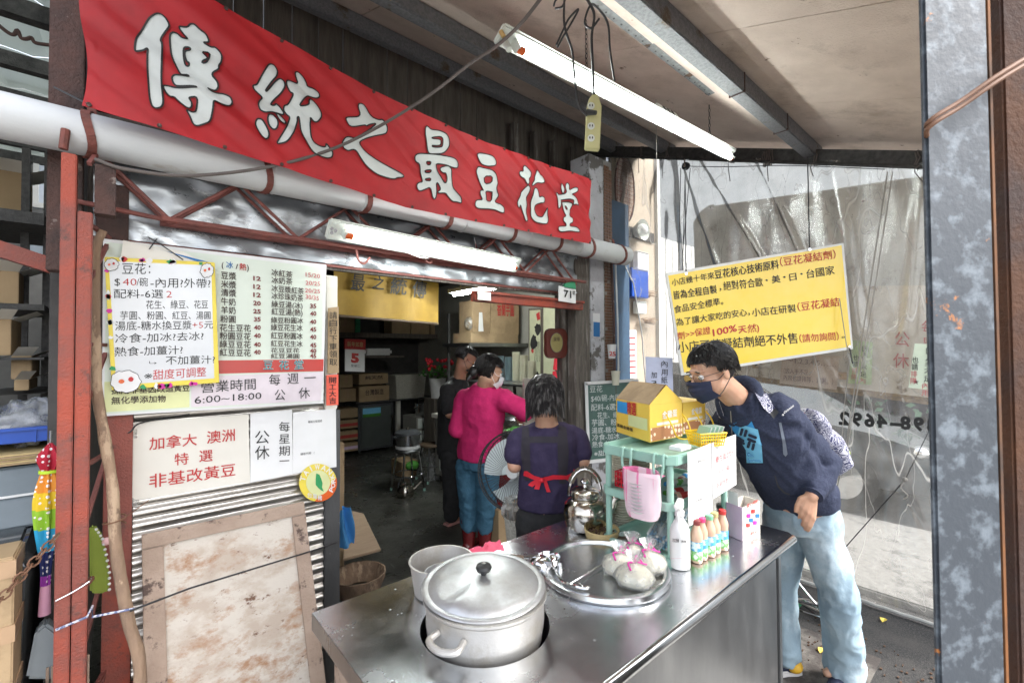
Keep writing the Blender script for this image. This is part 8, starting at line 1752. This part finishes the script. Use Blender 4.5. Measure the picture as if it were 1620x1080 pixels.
gls.tube([Tc @ V((.103, -.007, .006)), Tc @ V((.106, 0, .008)), Tc @ V((.103, .007, .006))], .0013, 5); gl_o = gls.build('glasses', M('gunmetal', (.12, .11, .1), .3, .8), cu)
for s in (-1, 1): MB().poly([[(.033 + .026 * math.cos(a), .017 * math.sin(a)) for a in [k * math.pi / 10 for k in range(20)]]], lambda y, z: Tc @ V((.1025, s * y, z))).build('lens', film('lens_glass', (.9, .9, .9), .0, .02, dirtamt=.01, glo=.1), gl_o, fix=False)
# hoodie
mb = MB(); pel, ch, nk = J['pel'], J['chest'], J['neck']
mb.loft([(pel + UP * .045, .15, .115), (pel + UP * .075, .165, .125), (pel.lerp(ch, .35) + UP * .04, .165, .128), (pel.lerp(ch, .75), .162, .122), (ch.lerp(nk, .15), .165, .12), (ch.lerp(nk, .55), .155, .11), (ch.lerp(nk, .85), .11, .09), (nk + (nk - ch).normalized() * .01, .075, .07)], side, 32)
mb.chain([J['shL'], J['elL'], J['wrL'].lerp(J['elL'], .22)], [.07, .06, .049], 18); mb.chain([J['shR'], J['elR'], J['wrR']], [.074, .064, .046], 18)
mb.caps(J['shL'], .082, ch.lerp(nk, .5), .11, 16); mb.caps(J['shR'], .078, ch.lerp(nk, .5), .1, 16)
ho = mb.build('hoodie', m_navy, cu, fix=False); remesh(ho, .008, 5, folds(.011, (10, 10, 8), 3, .003, 24))
MB().tube([J['wrL'].lerp(J['elL'], .30), J['wrL'].lerp(J['elL'], .02)], [.05, .043], 20).build('sleeve_cuff', m_navy, cu)
mb = MB(); nd = (nk - ch).normalized(); bs_ = nk - nd * .01
ring = [];
for k in range(20):
    a = 2 * math.pi * k / 20; ff = V(-RV * .75 - FW * .55).normalized(); ff = (ff - nd * ff.dot(nd)).normalized(); ss = nd.cross(ff)
    ring.append(bs_ + ff * .086 * math.cos(a) + ss * .088 * math.sin(a) - nd * (.055 * math.cos(a) if math.cos(a) > 0 else .025 * math.cos(a)))
rr = [.022 + .014 * max(0, -math.cos(2 * math.pi * k / 20)) for k in range(20)]
mb.tube(ring, rr, 12, closed=True); hood = mb.build('hood', m_navy, cu, fix=False)
MB().tube(cr([nk - nd * .03 + ff * .06 - ss * .04, nk - nd * .055 + ff * .075, nk - nd * .03 + ff * .06 + ss * .04], 4), .012, 8).build('shirt_collar', m_white, cu)
bp2 = thing('backpack', 'white and navy patterned backpack on the back of the young man', 'backpack', A(1318, 745, 2.3))
mb = MB(); bcn = A(1284, 690, 2.36); axb = (ch - pel).normalized(); bk = V(-ff)
mb.loft([(bcn - axb * .2 + bk * .0, .10, .05), (bcn - axb * .17 + bk * .0, .13, .07), (bcn - axb * .05 + bk * .0, .13, .075), (bcn + axb * .1 - bk * .03, .12, .06), (bcn + axb * .18 - bk * .05, .09, .04)], side, 28)
bo_ = mb.build('bag_body', m_bag, bp2, fix=False); remesh(bo_, .008, 4, folds(.012, (7, 7, 7), 8))
# jeans
mb = MB(); mb.loft([(pel + UP * .085, .145, .115), (pel + UP * .0, .165, .13), (pel - UP * .07, .16, .12)], side, 28)
mb.chain([J['hipL'], J['hipL'].lerp(J['knL'], .5), J['knL'], J['knL'].lerp(J['anL'], .5), J['anL'] + UP * .03, J['anL'] - UP * .03], [.096, .087, .075, .075, .08, .085], 20)
mb.chain([J['hipR'], J['hipR'].lerp(J['knR'], .5), J['knR'], J['knR'].lerp(J['anR'], .5), J['anR'] + UP * .02], [.1, .088, .074, .074, .074], 20)
jn = mb.build('jeans', m_jeans, cu, fix=False); remesh(jn, .008, 4, folds(.008, (13, 13, 9), 5, .0015, 40))
def shoe(an, ft, upper, sole, parent, acc=None):
    ft = V(ft).normalized(); sd2 = UP.cross(ft); c = V((an.x, an.y, 0)); sh_ = thing_s = MB()
    pr_ = [(-.075, .036), (-.05, .042), (0, .038), (.06, .044), (.12, .046), (.165, .036), (.185, .012)]
    L0 = [c + ft * a + sd2 * b for a, b in pr_] + [c + ft * a - sd2 * b for a, b in reversed(pr_)]
    n = len(L0); mb = MB(); mb.v = [p + UP * .004 for p in L0] + [p + UP * .032 for p in L0]; mb.f = [tuple(range(n)), tuple(reversed(range(n, 2 * n)))] + [(i, (i + 1) % n, n + (i + 1) % n, n + i) for i in range(n)]; mb.m = [0] * len(mb.f)
    s_o = mb.build('shoe_sole', sole, parent, bev=.006)
    mb = MB(); mb.loft([(c + ft * -.068 + UP * .05, .028, .03), (c + ft * -.04 + UP * .055, .034, .045), (c + ft * .02 + UP * .055, .036, .045), (c + ft * .08 + UP * .045, .038, .032), (c + ft * .14 + UP * .035, .034, .022), (c + ft * .175 + UP * .03, .018, .014)], sd2, 18)
    mb.chain([c + UP * .05 - ft * .02, c + UP * .09 - ft * .02], [.045, .04], 14); u_o = mb.build('shoe_upper', upper, parent, fix=False); remesh(u_o, .005, 3)
    if acc:
        mb = MB().ell(c - ft * .035 + UP * .05 - sd2 * .02, (.042, .042, .032), None, 16, 10); mb.ell(c - ft * .035 + UP * .05 + sd2 * .02, (.042, .042, .032), None, 16, 10); mb.build('heel_panel', acc, parent)
shoe(J['anR'], -RV * .9 - FW * .1, m_navy, m_sole, cu, m_yelshoe); shoe(J['anL'], -RV * .75 - FW * .5, m_navy, m_sole, cu, m_yelshoe)

# ---------------------------------------------------------------- woman in purple, back to us
Tp = hm(A(862, 634, 2.28), FW * .95 + RV * .05 - UP * .3, UP * .95 + FW * .3)
fp_ = FW * .98 + RV * .1
J = dict(pel=A(868, 800, 2.36), chest=A(868, 718, 2.33), neck=A(865, 672, 2.3), shL=A(822, 697, 2.34), elL=A(814, 736, 2.3), wrL=A(838, 722, 2.62), shR=A(912, 695, 2.34), elR=A(922, 728, 2.3), wrR=A(898, 716, 2.62),
         hipL=A(845, 822, 2.36), hipR=A(888, 822, 2.36))
for s, dx in (('L', -24), ('R', 24)):
    h_ = J['hip' + s]; J['kn' + s] = V((h_.x, h_.y, .43)); J['an' + s] = V((h_.x, h_.y, .08))
pu_, side = person('woman with short greying hair in purple T-shirt and red tied apron', J, fp_, Tp, m_skin, .0065, tw=.98)
tst = lambda q, ph: q.z > (-.105 if q.x < .03 else .06) or (q.x < .05 and q.z > -.08)
scalp(Tp, lambda q, ph: q.z > -.09 and (q.x < .05 or q.z > .07), m_hair, pu_, 1.12, rad=(.1, .084, .092))
strands(Tp, tst, 5200, .0024, .0007, 21, 'hair', m_greyhair, pu_, (0, 1.35), (1.0, 1.9), .03, wob=.012, rad=(.102, .088, .093))
mb = MB(); pel, ch, nk = J['pel'], J['chest'], J['neck']
mb.loft([(pel - UP * .0, .155, .115), (pel + UP * .04, .16, .12), (pel.lerp(ch, .6), .145, .115), (ch, .165, .12), (ch.lerp(nk, .55), .155, .105), (ch.lerp(nk, .85), .11, .08), (nk + UP * .005, .066, .06)], side, 28)
for s in 'LR': mb.chain([J['sh' + s], J['sh' + s].lerp(J['el' + s], .55)], [.066, .062], 16); mb.caps(J['sh' + s], .064, ch.lerp(nk, .6), .09, 14)
ts = mb.build('t_shirt', m_purple, pu_, fix=False); remesh(ts, .007, 4, folds(.007, (9, 9, 6), 14, .002, 30))
mb = MB(); mb.loft([(pel + UP * .03, .14, .105), (pel - UP * .1, .15, .11)], side, 24)
for s in 'LR': mb.chain([J['hip' + s], J['kn' + s], J['an' + s]], [.095, .075, .062], 16)
tr3 = mb.build('trousers', m_blackcloth, pu_, fix=False); remesh(tr3, .009, 4, folds(.007, (9, 9, 6), 2))
for s in 'LR': shoe(J['an' + s], fp_, m_blackcloth, m_sole, pu_)

# ---------------------------------------------------------------- woman in pink
Tk = hm(A(775, 588, 3.5), RV * .92 + FW * .35 - UP * .38, UP * .95 + RV * .2 + FW * .2)
fk_ = RV * .5 + FW * .85
J = dict(pel=A(757, 722, 3.72), chest=A(763, 650, 3.62), neck=A(766, 611, 3.54), shL=A(736, 632, 3.66), elL=A(724, 680, 3.66), wrL=A(745, 676, 3.95), shR=A(797, 632, 3.5), elR=A(830, 650, 3.42), wrR=A(826, 658, 3.75),
         hipL=A(740, 738, 3.76), hipR=A(772, 738, 3.68), knL=A(742, 795, 3.74), knR=A(770, 795, 3.68), anL=A(742, 850, 3.74), anR=A(767, 853, 3.70))
J['anL'].z = J['anR'].z = .09
pk_, side = person('woman in hot pink sweater, blue jeans and red rubber boots', J, fk_, Tk, m_skin, .007, tw=1.0)
mask(Tk, m_whitemask, pk_, m_whitemask)
tst = lambda q, ph: (q.z > -.075 and q.x < .0) or (q.z > .05 if q.x < .05 else q.z > .075)
scalp(Tk, lambda q, ph: (q.z > -.06 and q.x < .0) or (q.z > .045 and q.x < .075), m_hair, pk_, 1.12, rad=(.103, .088, .094))
strands(Tk, tst, 900, .0035, .001, 31, 'hair', m_hair, pk_, (0, 1.5), (.5, 1.1), .03, wob=.02, rad=(.106, .09, .096))
MB().ell((-.125, 0, -.045), (.04, .045, .05), Tk, 18, 12).build('hair_bun', m_hair, pk_)
MB().chain([Tk @ V((-.13, 0, -.06)), Tk @ V((-.15, 0, -.12))], [.03, .012], 12).build('ponytail', m_hair, pk_)
mb = MB(); pel, ch, nk = J['pel'], J['chest'], J['neck']
mb.loft([(pel - UP * .015, .175, .14), (pel + UP * .03, .18, .145), (pel.lerp(ch, .55), .17, .135), (ch, .185, .14), (ch.lerp(nk, .55), .16, .115), (ch.lerp(nk, .85), .11, .085), (nk + UP * .01, .072, .065)], side, 28)
for s in 'LR': mb.chain([J['sh' + s], J['el' + s], J['wr' + s].lerp(J['el' + s], .15)], [.078, .066, .045], 16); mb.caps(J['sh' + s], .074, ch.lerp(nk, .6), .095, 14)
pkt = mb.build('sweater', m_pink, pk_, fix=False); remesh(pkt, .009, 5, folds(.012, (6, 6, 4), 9, .003, 22))
mb = MB(); mb.loft([(pel + UP * .04, .15, .12), (pel - UP * .02, .165, .13), (pel - UP * .09, .16, .12)], side, 24)
for s in 'LR': mb.chain([J['hip' + s], J['kn' + s], J['an' + s] + UP * .1], [.1, .078, .068], 16)
jk = mb.build('jeans', m_bluejeans, pk_, fix=False); remesh(jk, .009, 4, folds(.008, (12, 12, 14), 6, .002, 30))
for s in 'LR':
    a = J['an' + s]; c = V((a.x, a.y, 0)); f_ = V((fk_.x, fk_.y, 0)).normalized(); mb = MB(); mb.tube([c + UP * .02, c + UP * .06, c + UP * .24, c + UP * .27], [.05, .052, .07, .072], 20); mb.loft([(c - f_ * .06 + UP * .03, .03, .025), (c + UP * .04, .045, .04), (c + f_ * .1 + UP * .035, .045, .032), (c + f_ * .17 + UP * .025, .025, .018)], side, 16)
    bo = mb.build('rubber_boot', m_boot, pk_, fix=False); remesh(bo, .006, 3)

# ---------------------------------------------------------------- man in black
Tb = hm(A(738, 569, 4.12), RV * .97 + FW * .08 - UP * .48, UP * .85 + RV * .42 + FW * .2)
fb_ = RV * .7 + FW * .7
J = dict(pel=A(716, 708, 4.26), chest=A(717, 640, 4.2), neck=A(727, 598, 4.16), shL=A(718, 615, 4.42), elL=A(735, 655, 4.5), wrL=A(765, 650, 4.4), shR=A(708, 618, 4.05), elR=A(711, 655, 4.0), wrR=A(748, 648, 3.98),
         hipL=A(722, 722, 4.34), hipR=A(713, 722, 4.2), knL=A(722, 775, 4.34), knR=A(716, 775, 4.24), anL=A(728, 822, 4.4), anR=A(714, 825, 4.25))
J['anL'].z = J['anR'].z = .08
bk3, side = person('man in black T-shirt and trousers with black mask, head bowed', J, fb_, Tb, m_skin2, .0075)
mask(Tb, m_blackcloth, bk3, m_cable)
tst = lambda q, ph: (q.z > -.035 and q.x < -.01) or (q.z > .05 if q.x < .03 else q.z > .075)
scalp(Tb, lambda q, ph: (q.z > -.02 and q.x < -.01) or (q.z > .05), m_hair, bk3, 1.05); strands(Tb, tst, 700, .0035, .001, 41, 'hair', m_hair, bk3, (0, 1.45), (.25, .6), .02)
mb = MB(); pel, ch, nk = J['pel'], J['chest'], J['neck']
mb.loft([(pel - UP * .06, .165, .125), (pel + UP * .03, .165, .13), (pel.lerp(ch, .55), .155, .125), (ch, .175, .125), (ch.lerp(nk, .55), .16, .105), (ch.lerp(nk, .85), .11, .08), (nk, .072, .064)], side, 28)
for s in 'LR': mb.chain([J['sh' + s], J['sh' + s].lerp(J['el' + s], .72)], [.072, .068], 16); mb.caps(J['sh' + s], .07, ch.lerp(nk, .6), .09, 14)
bt = mb.build('t_shirt', m_blackcloth, bk3, fix=False); remesh(bt, .009, 4, folds(.008, (8, 8, 5), 3))
mb = MB(); mb.loft([(pel + UP * .0, .145, .11), (pel - UP * .1, .155, .115)], side, 24)
for s in 'LR': mb.chain([J['hip' + s], J['kn' + s], J['an' + s] + UP * .02], [.1, .085, .075], 16)
bt2 = mb.build('trousers', m_blackcloth, bk3, fix=False); remesh(bt2, .009, 4, folds(.007, (9, 9, 9), 4))
for s in 'LR':
    a = J['an' + s]; c = V((a.x, a.y, 0)); f_ = V((fb_.x, fb_.y, 0)).normalized(); MB().bar(c - f_ * .07 + UP * .02, c + f_ * .17 + UP * .02, .085, .022).build('slipper', M('pink_slipper', (.6, .3, .27), .7), bk3, bev=.008)
bake_now()

# ---------------------------------------------------------------- details laid on the garments
# hoodie print
pt_ = decal([(1153, 672), (1182, 662), (1188, 664), (1206, 704), (1178, 706), (1166, 690)], ho, m_patch, 'blue_print', ho, .003, 2.2)
pl2 = decal([(1166, 692), (1171, 671), (1199, 679), (1205, 706), (1207, 732), (1181, 732), (1180, 712), (1173, 700)], ho, m_patchl, 'pale_print', ho, .0045, 2.2)
def rbar(cx, cy, l, w_, a):
    a = R(a); ux, uy = math.cos(a), math.sin(a); vx, vy = -uy, ux; p = []
    for sx, sy in ((1, -.45), (1, .45), (.8, 1), (-.8, 1), (-1, .45), (-1, -.45), (-.8, -1), (.8, -1)): p.append((cx + ux * l * sx + vx * w_ * sy, cy + uy * l * sx + vy * w_ * sy))
    return p
for cx, cy, l, w_, a in ((1173, 683, 6.0, 2.3, 107), (1179.5, 685, 6.0, 2.3, 105), (1190.5, 690, 7.5, 2.3, 22), (1189, 696.5, 7.5, 2.3, 22), (1171.5, 694.5, 6.8, 2.2, 32), (1173.5, 699.5, 5.5, 2.0, 32), (1184.5, 703, 5.6, 2.4, 106), (1191.5, 706.5, 5.6, 2.3, 104)):
    decal(rbar(cx, cy, l, w_, a), ho, m_navy, 'emblem_bar', ho, .015, 2.5)
h_, n_ = hitplane(ho, 1194, 725); Pp = Pl(h_ - FW * .010, -n_ if n_.dot(FW) > 0 else n_)
Pp = Pl(h_ - FW * .012, FW)
lettering(ho, m_blueink, [L_(Pp, 'Columbia', 1182, 722, 1206, 724, 8, .02, 0), L_(Pp, 'Sportswear', 1183, 730, 1206, 731, 6, .01, 0)])
h_, n_ = hitplane(ho, 1242, 652)
if h_ is not None:
    P3 = Pl(h_ - FW * .012, FW); lettering(ho, m_white, [L_(P3, 'Columbia', 1240, 655, 1256, 643, 5, .02, 0)]); MB().ell(P3.hit(1238.5, 656), .004, n=6, k=4).build('sleeve_mark', m_white, ho)
# hoodie drawcord, kangaroo pocket seam
decal([(1155, 650), (1156.5, 650), (1159, 690), (1157.5, 690)], ho, m_rope, 'drawcord', ho, .005, 3)
decal([(1232, 668), (1236, 668), (1243, 700), (1246, 718), (1243, 722), (1239, 718), (1238, 700)], ho, M('grey_trim', (.16, .19, .24), .6), 'grey_trim', ho, .003, 3)
decal([(1225, 752), (1227, 752), (1232, 768), (1242, 778), (1250, 781), (1249, 783), (1240, 780), (1230, 770)], ho, m_cable, 'pocket_seam', ho, .003, 3)
for q, nm in (([(1189, 600), (1202, 599), (1208, 612), (1216, 628), (1226, 645), (1218, 654), (1208, 645), (1198, 628), (1190, 612)], 'left'), ([(1131, 636), (1138, 634), (1145, 655), (1144, 663), (1138, 661), (1132, 650)], 'right')):
    decal(q, ho, m_bag, 'shoulder_strap', bp2, .018, 2.5)
decal([(1218, 654), (1226, 645), (1232, 652), (1224, 662)], ho, m_cable, 'strap_webbing', bp2, .008, 3)
# apron: straps, cross bar and red ribbon
for q in ([(826, 676), (836, 673), (838, 700), (840, 760), (830, 760), (824, 720)], [(884, 672), (896, 676), (900, 715), (896, 765), (884, 765), (882, 700)], [(836, 690), (884, 690), (884, 700), (836, 700)]):
    decal(q, ts, m_apron_strap, 'apron_strap', pu_, .006, 3)
decal([(829, 745), (834, 745), (845, 752), (858, 756), (858, 762), (845, 759), (834, 754), (828, 752)], ts, m_redcloth, 'waist_ribbon', pu_, .007, 3)
decal([(856, 756), (875, 751), (896, 752), (906, 747), (908, 741), (911, 750), (905, 762), (895, 758), (876, 758), (857, 762)], ts, m_redcloth, 'waist_ribbon', pu_, .007, 3)
for q in ([(850, 757), (858, 757), (853, 774), (845, 773)], [(858, 757), (864, 757), (871, 778), (865, 778)], [(852, 756), (856, 760), (842, 770), (835, 767), (840, 762)]): decal(q, ts, m_redcloth, 'ribbon_tail', pu_, .012, 3)
h_, n_ = hitplane(ts, 857, 758)
if h_ is not None: MB().ell(h_ - FW * .014, (.014, .012, .012), None, 12, 8).build('ribbon_knot', m_redcloth, pu_)
finish()
